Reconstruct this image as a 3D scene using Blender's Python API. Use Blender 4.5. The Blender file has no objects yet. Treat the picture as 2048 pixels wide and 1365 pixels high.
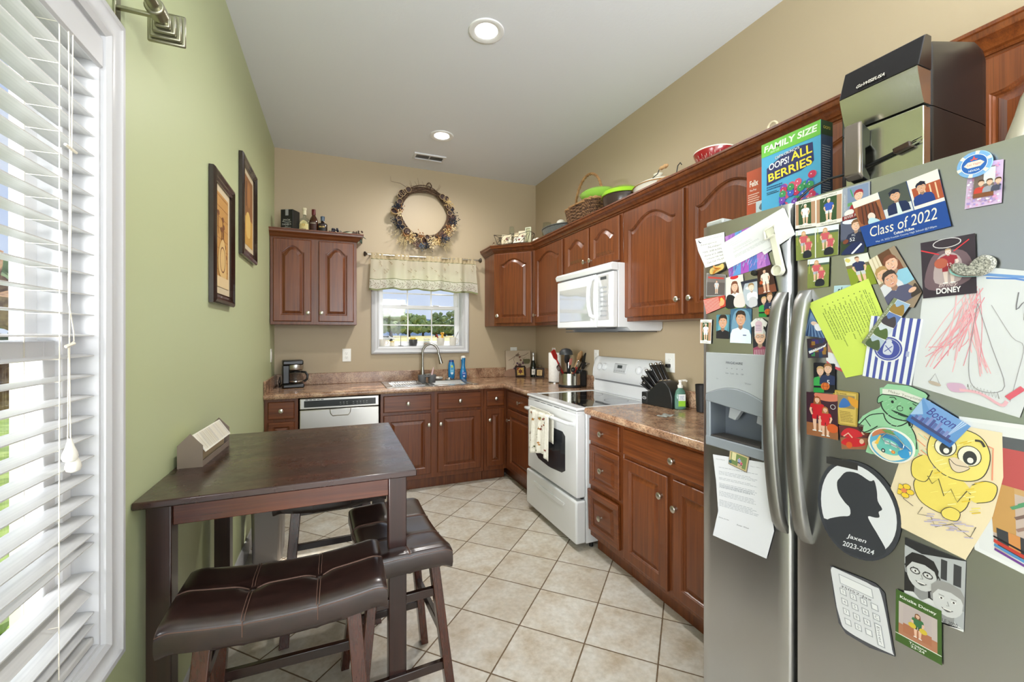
import bpy, bmesh, math, random
from math import pi, sin, cos, radians as rad
from mathutils import Vector, Matrix
random.seed(7)
SC = bpy.context.scene
COL = SC.collection

# ------------------------------------------------------------------ camera
YAW, FPX, YH = 0.3902, 851.4, 670.2
CAM = Vector((0.525, 0.0, 1.378))
cd = bpy.data.cameras.new('camera'); cam = bpy.data.objects.new('camera', cd); COL.objects.link(cam)
cam.location = CAM; cam.rotation_euler = (pi/2, 0, -YAW)
cd.sensor_width = 36; cd.lens = FPX/2048*36; cd.shift_y = -(682.5-YH)/2048
cd.clip_start = 0.02; cd.clip_end = 500
SC.camera = cam

# ------------------------------------------------------------------ colour management, sampling
SC.view_settings.view_transform = 'Standard'; SC.view_settings.look = 'None'
SC.view_settings.exposure = 0.0; SC.view_settings.gamma = 1.0; SC.view_settings.use_curve_mapping = False
cy = SC.cycles
cy.max_bounces = 9; cy.diffuse_bounces = 5; cy.glossy_bounces = 4; cy.transmission_bounces = 8; cy.transparent_max_bounces = 8
cy.caustics_reflective = False; cy.caustics_refractive = False
cy.sample_clamp_indirect = 4.0
cy.use_denoising = True
try: cy.denoiser = 'OPENIMAGEDENOISE'
except Exception: pass
cy.use_adaptive_sampling = True; cy.adaptive_threshold = 0.01

# room: left wall x=0, right wall x=W, back wall y=D, floor z=0, ceiling z=H
W, D, H = 2.626, 4.397, 3.083
YF = -3.2            # wall behind the camera

# ------------------------------------------------------------------ world (sky) and lights
world = bpy.data.worlds.new('sky'); SC.world = world; world.use_nodes = True
wn = world.node_tree; wn.nodes.clear()
def wnode(t, **k):
    n = wn.nodes.new(t)
    for a, b in k.items(): setattr(n, a, b)
    return n
tc = wnode('ShaderNodeTexCoord'); mp = wnode('ShaderNodeMapping'); mp.inputs['Scale'].default_value = (1, 1, 3.2)
nz = wnode('ShaderNodeTexNoise'); nz.inputs['Scale'].default_value = 2.6; nz.inputs['Detail'].default_value = 6
cr = wnode('ShaderNodeValToRGB')
cr.color_ramp.elements[0].position = .47; cr.color_ramp.elements[0].color = (0.46, 0.60, 0.92, 1)
cr.color_ramp.elements[1].position = .64; cr.color_ramp.elements[1].color = (0.88, 0.93, 1.0, 1)
sep = wnode('ShaderNodeSeparateXYZ'); hz = wnode('ShaderNodeValToRGB')
hz.color_ramp.elements[0].position = .0; hz.color_ramp.elements[0].color = (1, 1, 1, 1)
hz.color_ramp.elements[1].position = .34; hz.color_ramp.elements[1].color = (0, 0, 0, 1)
mx = wnode('ShaderNodeMixRGB'); mx.inputs[2].default_value = (0.74, 0.84, 1.0, 1)
bg = wnode('ShaderNodeBackground'); bg.inputs['Strength'].default_value = 0.95
wo = wnode('ShaderNodeOutputWorld'); L = wn.links.new
L(tc.outputs['Generated'], mp.inputs['Vector']); L(mp.outputs[0], nz.inputs['Vector']); L(nz.outputs['Fac'], cr.inputs[0])
L(tc.outputs['Generated'], sep.inputs[0]); L(sep.outputs['Z'], hz.inputs[0]); L(hz.outputs[0], mx.inputs[0]); L(cr.outputs[0], mx.inputs[1])
L(mx.outputs[0], bg.inputs['Color']); L(bg.outputs[0], wo.inputs[0])

def light(name, kind, loc, rot, energy, col=(1, 1, 1), size=None, size_y=None, angle=None, spot=None):
    ld = bpy.data.lights.new(name, kind); ld.energy = energy; ld.color = col
    if kind == 'AREA':
        ld.shape = 'RECTANGLE'; ld.size = size; ld.size_y = size_y or size
    if angle is not None: ld.angle = angle
    if kind == 'SPOT':
        ld.spot_size = spot; ld.spot_blend = .9; ld.shadow_soft_size = size or .05
    o = bpy.data.objects.new(name, ld); COL.objects.link(o); o.location = loc
    if isinstance(rot, Vector): o.rotation_euler = rot.to_track_quat('-Z', 'Y').to_euler()
    else: o.rotation_euler = rot
    return o
# the sun, from behind the sink window
light('sun', 'SUN', (4, 12, 12), Vector((-.90, -1.30, -1.5)), 7.0, (1, .95, .86), angle=rad(1.5))
# daylight through the tall windows of the wall behind the camera
light('daylight_front_window', 'AREA', (1.42, YF-.13, 1.25), Vector((0, 1, 0)), 128, (.93, .965, 1.0), 2.6, 2.25)
light('daylight_side_opening', 'AREA', (5.5, -1.6, 1.5), Vector((-1, .35, 0.05)), 105, (.94, .97, 1.0), 2.6, 2.3)  # added fill lamp at the open side, evens out the room light
light('daylight_left_window', 'AREA', (-1.1, .25, 1.5), Vector((3.7, 2.75, -.3)), 38, (.97, .98, 1.0), 1.4, 1.3).data.spread = rad(60)  # added lamp outside the blinds, aimed to brighten the dim stove wall
light('daylight_rear_left_window', 'AREA', (-.2, -1.55, 1.25), Vector((1, 0, 0)), 68, (.94, .97, 1.0), 2.0, 2.0)  # added fill lamp behind the camera, brightens the right wall from the left
# added fill lamp behind the camera, turned up to brighten ceiling and upper walls
light('bounced_flash', 'AREA', (1.5, -.9, 2.0), Vector((.05, .5, 1)), 90, (.94, .97, 1.0), 1.2, 1.0)
# sky portals in the window openings (they only guide the sky light)
for nm, loc, d, sx, sy in (('portal_left_window', (-.13, .776, 1.37), (1, 0, 0), 1.15, 1.49), ('portal_sink_window', (1.333, D+.13, 1.625), (0, -1, 0), .857, .74)):
    po = light(nm, 'AREA', loc, Vector(d), 1, (1, 1, 1), sx, sy); po.data.cycles.is_portal = True

# ------------------------------------------------------------------ mesh helpers
class MB:
    def __init__(s): s.v = []; s.f = []; s.m = []
    def add(s, vs, fs, m=0):
        b = len(s.v); s.v += [tuple(v) for v in vs]
        for f in fs: s.f.append(tuple(b+i for i in f)); s.m.append(m)
        return s
    def box(s, x0, x1, y0, y1, z0, z1, m=0):
        if x0 > x1: x0, x1 = x1, x0
        if y0 > y1: y0, y1 = y1, y0
        if z0 > z1: z0, z1 = z1, z0
        return s.add([(x0,y0,z0),(x1,y0,z0),(x1,y1,z0),(x0,y1,z0),(x0,y0,z1),(x1,y0,z1),(x1,y1,z1),(x0,y1,z1)],
              [(0,3,2,1),(4,5,6,7),(0,1,5,4),(1,2,6,5),(2,3,7,6),(3,0,4,7)], m)
    def bar(s, a, b, w, t, up=(0,0,1), m=0, w2=None, t2=None):
        a, b = Vector(a), Vector(b); d = (b-a).normalized(); up = Vector(up)
        x = d.cross(up).normalized(); y = x.cross(d).normalized()
        w2 = w2 or w; t2 = t2 or t
        vs = [a+x*i*w/2+y*j*t/2 for i, j in ((-1,-1),(1,-1),(1,1),(-1,1))] + [b+x*i*w2/2+y*j*t2/2 for i, j in ((-1,-1),(1,-1),(1,1),(-1,1))]
        return s.add(vs, [(0,1,2,3),(7,6,5,4),(0,4,5,1),(1,5,6,2),(2,6,7,3),(3,7,4,0)], m)
    def tube(s, pts, r, n=8, m=0, caps=True, closed=False, flat=None):
        pts = [Vector(p) for p in pts]; k = len(pts)
        rs = r if isinstance(r, (list, tuple)) else [r]*k
        t0 = (pts[1]-pts[0]).normalized(); ref = Vector((0,0,1)) if abs(t0.z) < .9 else Vector((1,0,0))
        x = t0.cross(ref).normalized(); vs = []
        for i, p in enumerate(pts):
            if closed: t = (pts[(i+1) % k]-pts[i-1]).normalized()
            else: t = (pts[min(i+1,k-1)]-pts[max(i-1,0)]).normalized()
            x = (x-t*x.dot(t)).normalized(); y = t.cross(x)
            fl = flat or 1
            for j in range(n):
                a = 2*pi*j/n; vs.append(p+x*cos(a)*rs[i]+y*sin(a)*rs[i]*fl)
        fs = []
        for i in range(k if closed else k-1):
            i2 = (i+1) % k
            for j in range(n):
                j2 = (j+1) % n; fs.append((i*n+j, i*n+j2, i2*n+j2, i2*n+j))
        if caps and not closed: fs += [tuple(range(n))[::-1], tuple((k-1)*n+j for j in range(n))]
        return s.add(vs, fs, m)
    def cyl(s, a, b, r, r2=None, n=20, m=0, caps=True):
        return s.tube([a, b], [r, r if r2 is None else r2], n, m, caps)
    def lathe(s, prof, c=(0,0,0), n=24, m=0, axis='z', sx=1, sy=1, ms=None):
        c = Vector(c); k = len(prof); vs = []
        for r, z in prof:
            for j in range(n):
                a = 2*pi*j/n; x, y = r*cos(a)*sx, r*sin(a)*sy
                q = {'z': (x,y,z), 'y': (x,z,y), 'x': (z,x,y)}[axis]; vs.append(c+Vector(q))
        b = len(s.v); s.v += [tuple(v) for v in vs]
        for i in range(k-1):
            for j in range(n):
                j2 = (j+1) % n; q = (i*n+j, i*n+j2, (i+1)*n+j2, (i+1)*n+j)
                if axis == 'y': q = q[::-1]
                s.f.append(tuple(b+t for t in q)); s.m.append(ms[i] if ms else m)
        for i, rev in ((0, True), (k-1, False)):
            if prof[i][0] > 1e-5:
                q = tuple(i*n+j for j in range(n)); q = q[::-1] if rev != (axis == 'y') else q
                s.f.append(tuple(b+t for t in q)); s.m.append(ms[min(i, k-2)] if ms else m)
        return s
    def prism(s, poly, a0, a1, axis='z', m=0):
        # poly in the two other axes, in order (x,y) for z, (y,z) for x, (x,z) for y
        def q(p, a): return {'z': (p[0],p[1],a), 'x': (a,p[0],p[1]), 'y': (p[0],a,p[1])}[axis]
        n = len(poly); vs = [q(p,a0) for p in poly]+[q(p,a1) for p in poly]
        fs = [tuple(range(n))[::-1], tuple(range(n,2*n))]+[(i,(i+1)%n,n+(i+1)%n,n+i) for i in range(n)]
        return s.add(vs, fs, m)
    def loops(s, loops, m=0, ms=None, cap0=True, cap1=True):
        n = len(loops[0]); vs = [p for l in loops for p in l]; b = len(s.v); s.v += [tuple(v) for v in vs]
        for i in range(len(loops)-1):
            for j in range(n):
                j2 = (j+1) % n; s.f.append((b+i*n+j, b+i*n+j2, b+(i+1)*n+j2, b+(i+1)*n+j)); s.m.append(ms[i] if ms else m)
        if cap0: s.f.append(tuple(b+j for j in range(n))[::-1]); s.m.append(ms[0] if ms else m)
        if cap1: s.f.append(tuple(b+(len(loops)-1)*n+j for j in range(n))); s.m.append(ms[-1] if ms else m)
        return s
    def grid(s, fn, nu, nv, m=0, close_u=False):
        vs = [fn(i/nu, j/nv) for j in range(nv+1) for i in range(nu+(0 if close_u else 1))]
        w_ = nu+(0 if close_u else 1); fs = []
        for j in range(nv):
            for i in range(nu):
                i2 = (i+1) % w_ if close_u else i+1
                fs.append((j*w_+i, j*w_+i2, (j+1)*w_+i2, (j+1)*w_+i))
        return s.add(vs, fs, m)
    def ball(s, c, r, n=12, m=0, sz=1, sx=1, sy=1):
        k = max(4, n//2)
        return s.lathe([(max(r*sin(pi*i/k),1e-6), -r*sz*cos(pi*i/k)) for i in range(k+1)], c, n, m, sx=sx, sy=sy)
    def mesh(s, name, mats, fix=True, ang=38):
        me = bpy.data.meshes.new(name); me.from_pydata(s.v, [], s.f)
        if not isinstance(mats, (list, tuple)): mats = [mats]
        for q in mats: me.materials.append(q)
        me.polygons.foreach_set('material_index', s.m)
        if fix:
            bm = bmesh.new(); bm.from_mesh(me); bmesh.ops.recalc_face_normals(bm, faces=bm.faces); bm.to_mesh(me); bm.free()
        me.polygons.foreach_set('use_smooth', [True]*len(me.polygons))
        me.set_sharp_from_angle(angle=rad(ang)); me.update()
        return me
    def build(s, name, mats, parent=None, loc=None, rot=None, bevel=None, seg=2, fix=True, sub=None, solid=None, ang=38):
        o = bpy.data.objects.new(name, s.mesh(name, mats, fix, ang)); COL.objects.link(o)
        if parent: o.parent = parent
        if loc: o.location = loc
        if rot: o.rotation_euler = rot
        if solid:
            md = o.modifiers.new('solidify', 'SOLIDIFY'); md.thickness = solid; md.offset = 0
        if bevel:
            md = o.modifiers.new('bevel', 'BEVEL'); md.width = bevel; md.segments = seg; md.limit_method = 'ANGLE'; md.angle_limit = rad(40)
        if sub:
            md = o.modifiers.new('sub', 'SUBSURF'); md.levels = sub; md.render_levels = sub
        return o

def inst(mesh, name, parent=None, loc=(0,0,0), rot=(0,0,0), scale=None):
    o = bpy.data.objects.new(name, mesh); COL.objects.link(o)
    if parent: o.parent = parent
    o.location = loc; o.rotation_euler = rot
    if scale: o.scale = scale
    return o
def tag(o, label, cat, group=None, kind=None):
    o['label'] = label; o['category'] = cat
    if group: o['group'] = group
    if kind: o['kind'] = kind
    return o
def thing(name, label, cat, loc=(0,0,0), rz=0, group=None):
    o = bpy.data.objects.new(name, None); o.empty_display_size = .05; COL.objects.link(o)
    o.location = loc; o.rotation_euler = (0, 0, rz)
    return tag(o, label, cat, group)
def struct(o): o['kind'] = 'structure'; return o
def copy_tree(root, loc=None, rz=None, label=None):
    def cp(o, par):
        c = o.copy(); COL.objects.link(c)
        if par: c.parent = par
        for ch in list(o.children): cp(ch, c)
        return c
    r = cp(root, None)
    if loc is not None: r.location = loc
    if rz is not None: r.rotation_euler = (0, 0, rz)
    if label: r['label'] = label
    return r
def at(u, v, x=None, y=None, z=None):
    # the point of the place that lies under a point of the photograph, on a plane of the room
    c, s = cos(YAW), sin(YAW); a = (u-1024)/FPX; d = Vector((s+a*c, c-a*s, -(v-YH)/FPX))
    if x is not None: t = (x-CAM.x)/d.x
    elif y is not None: t = (y-CAM.y)/d.y
    else: t = (z-CAM.z)/d.z
    return CAM+d*t

# ------------------------------------------------------------------ materials
def lin(c):
    return tuple(((x/255+.055)/1.055)**2.4 if x/255 > .04045 else x/255/12.92 for x in c[:3])+(1,)
MATS = {}
class NT:
    def __init__(s, name):
        s.m = bpy.data.materials.new(name); s.m.use_nodes = True; s.t = s.m.node_tree; s.b = s.t.nodes['Principled BSDF']
    def n(s, typ, ins=None, **k):
        q = s.t.nodes.new('ShaderNode'+typ)
        for a, b in k.items(): setattr(q, a, b)
        for a, b in (ins or {}).items():
            if hasattr(b, 'links') or hasattr(b, 'is_output'): s.t.links.new(b, q.inputs[a])
            else: q.inputs[a].default_value = b
        return q
    def set(s, **k):
        for a, b in k.items():
            a = a.replace('_', ' ')
            if hasattr(b, 'is_output'): s.t.links.new(b, s.b.inputs[a])
            else: s.b.inputs[a].default_value = b
    def obj(s, scale=(1,1,1), rot=(0,0,0)):
        tc = s.n('TexCoord'); mp = s.n('Mapping', {'Vector': tc.outputs['Object'], 'Scale': scale, 'Rotation': rot}); return mp.outputs[0]
    def ramp(s, fac, stops):
        r = s.n('ValToRGB', {'Fac': fac}); e = r.color_ramp.elements
        while len(e) < len(stops): e.new(.5)
        for q, (p, c) in zip(e, stops): q.position = p; q.color = c if len(c) == 4 else lin(c)
        return r.outputs['Color']
    def math(s, op, a, b=0.0, c=None):
        q = s.n('Math', operation=op)
        for i, x in enumerate((a, b, c)):
            if x is None: continue
            if hasattr(x, 'is_output'): s.t.links.new(x, q.inputs[i])
            else: q.inputs[i].default_value = x
        return q.outputs[0]
    def mix(s, fac, a, b, typ='MIX'):
        q = s.n('MixRGB', blend_type=typ)
        for i, x in enumerate((fac, a, b)):
            if hasattr(x, 'is_output'): s.t.links.new(x, q.inputs[i])
            else: q.inputs[i].default_value = x
        return q.outputs[0]
    def bump(s, h, strength=.2, dist=.002):
        q = s.n('Bump', {'Height': h, 'Strength': strength, 'Distance': dist}); s.set(Normal=q.outputs[0])
def M(name, col=(200,200,200), rough=.5, metal=0, **k):
    if name in MATS: return MATS[name]
    q = NT(name); q.set(Base_Color=lin(col), Roughness=rough, Metallic=metal)
    for a, b in k.items(): q.set(**{a: b})
    MATS[name] = q.m; return q.m
def flat(col, rough=.55):
    return M('ink_%d_%d_%d' % tuple(int(c) for c in col), col, rough)
def noisy(name, c1, c2, scale=8, rough=.5, stretch=(1,1,1), detail=4, lo=.35, hi=.65, metal=0, bump=0, **k):
    if name in MATS: return MATS[name]
    q = NT(name); v = q.obj(stretch); nz = q.n('TexNoise', {'Vector': v, 'Scale': scale, 'Detail': detail})
    q.set(Base_Color=q.ramp(nz.outputs['Fac'], [(lo, c1), (hi, c2)]), Roughness=rough, Metallic=metal)
    if bump: q.bump(nz.outputs['Fac'], bump)
    for a, b in k.items(): q.set(**{a: b})
    MATS[name] = q.m; return q.m
def wood(name, dark, mid, light_, axis='z', rough=.34, coat=.15, sc=1.0):
    if name in MATS: return MATS[name]
    q = NT(name); st = {'z': (22,22,.9), 'x': (.9,22,22), 'y': (22,.9,22)}[axis]
    v = q.obj(tuple(a*sc for a in st))
    n1 = q.n('TexNoise', {'Vector': v, 'Scale': 2.2, 'Detail': 7, 'Distortion': .6})
    n2 = q.n('TexNoise', {'Vector': q.obj(tuple(a*sc*(5 if a > 1 else 1.5) for a in st)), 'Scale': 3.0, 'Detail': 5})
    n3 = q.n('TexNoise', {'Vector': q.obj((1.7,1.7,1.7)), 'Scale': 1.6, 'Detail': 2})
    c = q.ramp(n1.outputs['Fac'], [(.30, dark), (.50, mid), (.72, light_)])
    g = q.ramp(n2.outputs['Fac'], [(.36, (.74,.72,.70,1)), (.58, (1,1,1,1))])
    c = q.mix(1.0, c, g, 'MULTIPLY'); h = q.ramp(n3.outputs['Fac'], [(.3, (.88,.86,.84,1)), (.7, (1.08,1.08,1.08,1))])
    c = q.mix(1.0, c, h, 'MULTIPLY')
    q.set(Base_Color=c, Roughness=rough, Coat_Weight=coat, Coat_Roughness=.18)
    q.bump(n2.outputs['Fac'], .06, .001); MATS[name] = q.m; return q.m
CH = ((86,41,16), (107,55,22), (122,66,28))
WOODZ = wood('cherry_wood_upright_grain', *CH, axis='z')
WOODX = wood('cherry_wood_level_grain', *CH, axis='x')
ESP = wood('espresso_wood', (34,16,12), (40,19,14), (50,25,17), axis='x', rough=.22, coat=.45)
ESPZ = wood('espresso_wood_upright', (35,17,13), (42,20,15), (51,25,18), axis='z', rough=.3, coat=.3)
def paint(name, col, rough=.55, sc=260, st=.06):
    if name in MATS: return MATS[name]
    q = NT(name); n1 = q.n('TexNoise', {'Vector': q.obj(), 'Scale': sc, 'Detail': 2})
    q.set(Base_Color=lin(col), Roughness=rough); q.bump(n1.outputs['Fac'], st, .002); MATS[name] = q.m; return q.m
GREEN = paint('green_wall_paint', (190,199,154), .42)
TAN = paint('tan_wall_paint', (178,161,133), .5)
CEIL = paint('white_ceiling_paint', (224,227,233), .7, 60, .25)
WHITE = M('white_trim_paint', (200,201,203), .28)
VINYL = M('white_vinyl', (240,241,243), .3)
SLAT = noisy('white_blind_slat', (190,190,189), (202,202,200), 3, .42, (40,1,40))
NICKEL = M('satin_nickel', (205,200,188), .28, 1)
BNICKEL = M('brushed_nickel', (150,148,128), .32, 1)
CHROME = M('chrome', (215,215,215), .12, 1)
BLACKP = M('black_plastic', (16,16,17), .3)
BLACKM = M('black_matte', (22,22,23), .55)
ENAMEL = M('white_enamel', (218,220,221), .18, Coat_Weight=.4)
WPLAST = M('white_plastic', (234,232,222), .35)
GLASSM = M('clear_glass', (255,255,255), .02, Transmission_Weight=1.0, IOR=1.45)
def thin_glass(name, tint=(1,1,1,1), refl=.08):
    if name in MATS: return MATS[name]
    q = NT(name); t = q.t; out = t.nodes['Material Output']
    tr = q.n('BsdfTransparent', {'Color': tint}); gl = q.n('BsdfGlossy', {'Roughness': .03})
    lw = q.n('LayerWeight', {'Blend': .5}); f5 = q.math('POWER', lw.outputs['Facing'], 4.0); f5 = q.math('ADD', q.math('MULTIPLY', f5, .35), .018)
    fr = q.n('Clamp', {'Value': f5}); ms = q.n('MixShader', {0: fr.outputs[0], 1: tr.outputs[0], 2: gl.outputs[0]})
    t.links.new(ms.outputs[0], out.inputs['Surface']); MATS[name] = q.m; return q.m
PANE = thin_glass('window_glass')
TGLASS = thin_glass('thin_clear_glass', (.84,.88,.86,1))
def steel(name, col, rough, axis, streak=.12):
    if name in MATS: return MATS[name]
    q = NT(name); st = {'z': (400,400,3), 'x': (3,400,400), 'y': (400,3,400)}[axis]
    n1 = q.n('TexNoise', {'Vector': q.obj(st), 'Scale': 1.0, 'Detail': 3})
    r = q.n('MapRange', {'Value': n1.outputs['Fac'], 'To Min': rough-streak/2, 'To Max': rough+streak/2})
    q.set(Base_Color=lin(col), Metallic=1, Roughness=r.outputs[0]); MATS[name] = q.m; return q.m
STEEL = steel('brushed_stainless_steel', (196,197,198), .28, 'z', .02)
STEELX = steel('brushed_stainless_steel_level', (196,194,188), .3, 'x')
STEELH = steel('brushed_steel_handle', (150,149,146), .4, 'z', .03)
# ------------------------------------------------------------------ the room
def floor_mat():
    q = NT('diagonal_ceramic_tile'); v = q.obj((1,1,1)); sp = q.n('SeparateXYZ', {0: v}); X, Y = sp.outputs[0], sp.outputs[1]
    a = q.math('MULTIPLY', q.math('ADD', X, Y), .70711); b = q.math('MULTIPLY', q.math('SUBTRACT', X, Y), .70711)
    P = .312
    a = q.math('DIVIDE', q.math('SUBTRACT', a, 2.56-20*P), P); b = q.math('DIVIDE', q.math('SUBTRACT', b, -.062-30*P), P)
    fa, fb = q.math('FRACT', a), q.math('FRACT', b)
    def edge(f): return q.math('MINIMUM', f, q.math('SUBTRACT', 1.0, f))
    e = q.math('MINIMUM', edge(fa), edge(fb))
    wob = q.n('TexNoise', {'Vector': v, 'Scale': 60, 'Detail': 2})
    e = q.math('ADD', e, q.math('MULTIPLY', q.math('SUBTRACT', wob.outputs['Fac'], .5), .006))
    g = q.n('MapRange', {'Value': e, 'From Min': .007, 'From Max': .013}); g.clamp = True
    cell = q.n('CombineXYZ', {0: q.math('FLOOR', a), 1: q.math('FLOOR', b)})
    wn_ = q.n('TexWhiteNoise', {'Vector': cell.outputs[0]}, noise_dimensions='3D')
    off = q.n('VectorMath', {0: v, 1: wn_.outputs['Color']}, operation='ADD')
    n1 = q.n('TexNoise', {'Vector': off.outputs[0], 'Scale': 7, 'Detail': 7, 'Roughness': .65})
    n2 = q.n('TexNoise', {'Vector': off.outputs[0], 'Scale': 45, 'Detail': 4})
    c = q.ramp(n1.outputs['Fac'], [(.30, (178,164,142)), (.45, (199,191,177)), (.62, (211,208,200))])
    c2 = q.ramp(n2.outputs['Fac'], [(.3, (.86,.85,.82,1)), (.65, (1.04,1.04,1.04,1))])
    c = q.mix(1.0, c, c2, 'MULTIPLY')
    tint = q.ramp(wn_.outputs['Value'], [(0, (.92,.90,.87,1)), (1, (1.05,1.05,1.05,1))]); c = q.mix(1.0, c, tint, 'MULTIPLY')
    c = q.mix(g.outputs[0], lin((104,84,60)), c)
    rr = q.n('MapRange', {'Value': g.outputs[0], 'To Min': .85, 'To Max': .33})
    q.set(Base_Color=c, Roughness=rr.outputs[0])
    h = q.math('ADD', g.outputs[0], q.math('MULTIPLY', n1.outputs['Fac'], .35)); q.bump(h, .5, .003)
    return q.m
def wall_with_hole(name, mat, plane, lo, hi, z0, z1, holes, th, out):
    # plane 'x' or 'y' at 0; spans lo..hi; holes (a0,a1,b0,b1); thickness goes to the outside (sign out)
    m = MB(); xs = sorted({lo, hi}|{h[0] for h in holes}|{h[1] for h in holes}); zs = sorted({z0, z1}|{h[2] for h in holes}|{h[3] for h in holes})
    for i in range(len(xs)-1):
        for j in range(len(zs)-1):
            cx, cz = (xs[i]+xs[i+1])/2, (zs[j]+zs[j+1])/2
            if any(h[0] < cx < h[1] and h[2] < cz < h[3] for h in holes): continue
            if plane == 'x': m.box(0, out*th, xs[i], xs[i+1], zs[j], zs[j+1])
            else: m.box(xs[i], xs[i+1], 0, out*th, zs[j], zs[j+1])
    bm_ = m.build(name, mat); return bm_
RX = 5.6
fl = MB().box(-.16, RX, YF-.16, D+.16, -.1, 0).build('floor', floor_mat()); struct(fl)
ce = MB().box(-.16, RX, YF-.16, D+.16, H, H+.12).build('ceiling', CEIL); struct(ce)
BW = (.905, 1.762, 1.255, 1.995)          # opening over the sink
LW = (.20, 1.322, .632, 2.098)            # opening with the blinds
wl = wall_with_hole('wall_left', GREEN, 'x', YF, D, 0, H, [LW, (-2.6, -.5, .15, 2.35)], .16, -1); struct(wl)
wb = wall_with_hole('wall_back', TAN, 'y', 0, W+.16, 0, H, [BW], .16, 1); wb.location = (0, D, 0); struct(wb)
wr = MB().box(0, .16, -.75, D, 0, H).build('wall_right', TAN, loc=(W, 0, 0)); struct(wr)
wf = wall_with_hole('wall_front', TAN, 'y', -.16, RX, 0, H, [(-.0+.1, 2.75, .1, 2.4)], .16, -1); wf.location = (0, YF, 0); struct(wf)
# baseboard on the green wall
o = MB().prism([(0,0),(.014,0),(.014,.085),(.006,.1),(0,.1)], .0, D-.63, 'y').build('baseboard_left', WHITE); struct(o)

def casing(name, axis, a0, a1, z0, z1, w, d, loc, sgn=1, parent=None):
    # mitred picture-frame casing with a stepped face; axis: direction of the width
    prof = [(0,0),(0,.010),(.012,.017),(.030,.014),(.045,.018),(w-.018,.024),(w-.006,d),(w,d-.006),(w,0)]
    lps = []
    for (cx, cz, sx, sz) in ((a0,z0,-1,-1),(a1,z0,1,-1),(a1,z1,1,1),(a0,z1,-1,1)):
        lps.append([((cx+sx*p), -q*sgn, (cz+sz*p)) for p, q in prof])
    lps.append(lps[0]); m = MB()
    if axis == 'y': lps = [[(-y, x, z) for x, y, z in l] for l in lps]
    m.loops(lps, cap0=False, cap1=False)
    return m.build(name, WHITE, parent, loc=loc)
struct(casing('trim_1', 'x', BW[0], BW[1], BW[2], BW[3], .068, .022, (0, D, 0)))
struct(casing('trim_2', 'y', LW[0], LW[1], LW[2], LW[3], .070, .024, (0, 0, 0)))
# deep white jambs
def jamb(name, plane, a0, a1, z0, z1, d, t=.008):
    m = MB()
    for b in ((a0,a0+t,z0,z1),(a1-t,a1,z0,z1),(a0+t,a1-t,z0,z0+t),(a0+t,a1-t,z1-t,z1)):
        if plane == 'y': m.box(b[0], b[1], 0, d, b[2], b[3])
        else: m.box(0, -d, b[0], b[1], b[2], b[3])
    return m
o = jamb('j', 'y', *BW, .10).build('trim_3', WHITE, loc=(0, D, 0)); struct(o)
o = jamb('j', 'x', *LW, .12).build('trim_4', WHITE); struct(o)

# sash windows: frame, two sashes with grilles, panes
def sash_window(name, w, z0, z1, meet, cols, rows, fw=.035, sw=.042, bar=.016):
    m = MB()                              # local: x 0..w, y outward +, z as in the room
    def ring(x0, x1, a, b, y0, y1, t):
        m.box(x0, x0+t, y0, y1, a, b); m.box(x1-t, x1, y0, y1, a, b); m.box(x0+t, x1-t, y0, y1, a, a+t); m.box(x0+t, x1-t, y0, y1, b-t, b)
    ring(0, w, z0, z1, 0, .07, fw)
    f = fw; g = MB()
    for (a, b, y) in ((z0+f, meet+.02, .012), (meet-.02, z1-f, .042)):
        ring(f, w-f, a, b, y, y+.026, sw)
        x0, x1, c0, c1 = f+sw, w-f-sw, a+sw, b-sw
        for i in range(1, cols): xx = x0+(x1-x0)*i/cols; m.box(xx-bar/2, xx+bar/2, y+.008, y+.018, c0, c1)
        for j in range(1, rows): zz = c0+(c1-c0)*j/rows; m.box(x0, x1, y+.009, y+.017, zz-bar/2, zz+bar/2)
        g.box(x0, x1, y+.012, y+.014, c0, c1)
    # two lift lugs and the lock on the meeting rail
    for i in (.3, .7): m.box(w*i-.03, w*i+.03, -.006, .014, meet+.016, meet+.026)
    o = m.build(name, VINYL, bevel=.002, seg=1); struct(o)
    p = g.build('pane', PANE, o); return o
w1 = sash_window('window_1', LW[1]-LW[0]-.016, LW[2]+.008, LW[3]-.008, 1.345, 2, 1)
w1.rotation_euler = (0, 0, pi/2); w1.location = (-.05, LW[0]+.008, 0)
w2 = sash_window('window_2', BW[1]-BW[0]-.016, BW[2]+.008, BW[3]-.008, 1.665, 3, 2, fw=.012, sw=.036, bar=.013)
w2.location = (BW[0]+.008, D+.10, 0)
# tall window group in the wall behind the camera
m = MB(); X0, X1 = .1, 2.75
for x in (X0, X0+.86, X0+1.73, X1-.07): m.box(x, x+.07, -.02, -.10, .1, 2.4)
for z in (.1, 1.2, 2.33): m.box(X0, X1, -.022, -.098, z, z+.07)
for z in (.65, 1.78): m.box(X0, X1, -.05, -.07, z, z+.02)
for x in (X0+.45, X0+1.31, X0+2.17): m.box(x, x+.02, -.05, -.07, .1, 2.4)
o = m.build('window_3', VINYL, loc=(0, YF, 0)); struct(o)

m = MB()
for y in (-2.6, -1.59, -.56): m.box(-.02, -.10, y, y+.06, .15, 2.35)
for z in (.15, 1.22, 2.29): m.box(-.022, -.098, -2.6, -.5, z, z+.06)
o = m.build('window_4', VINYL); struct(o)  # unseen window, added as an opening for the rear left fill lamp

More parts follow.
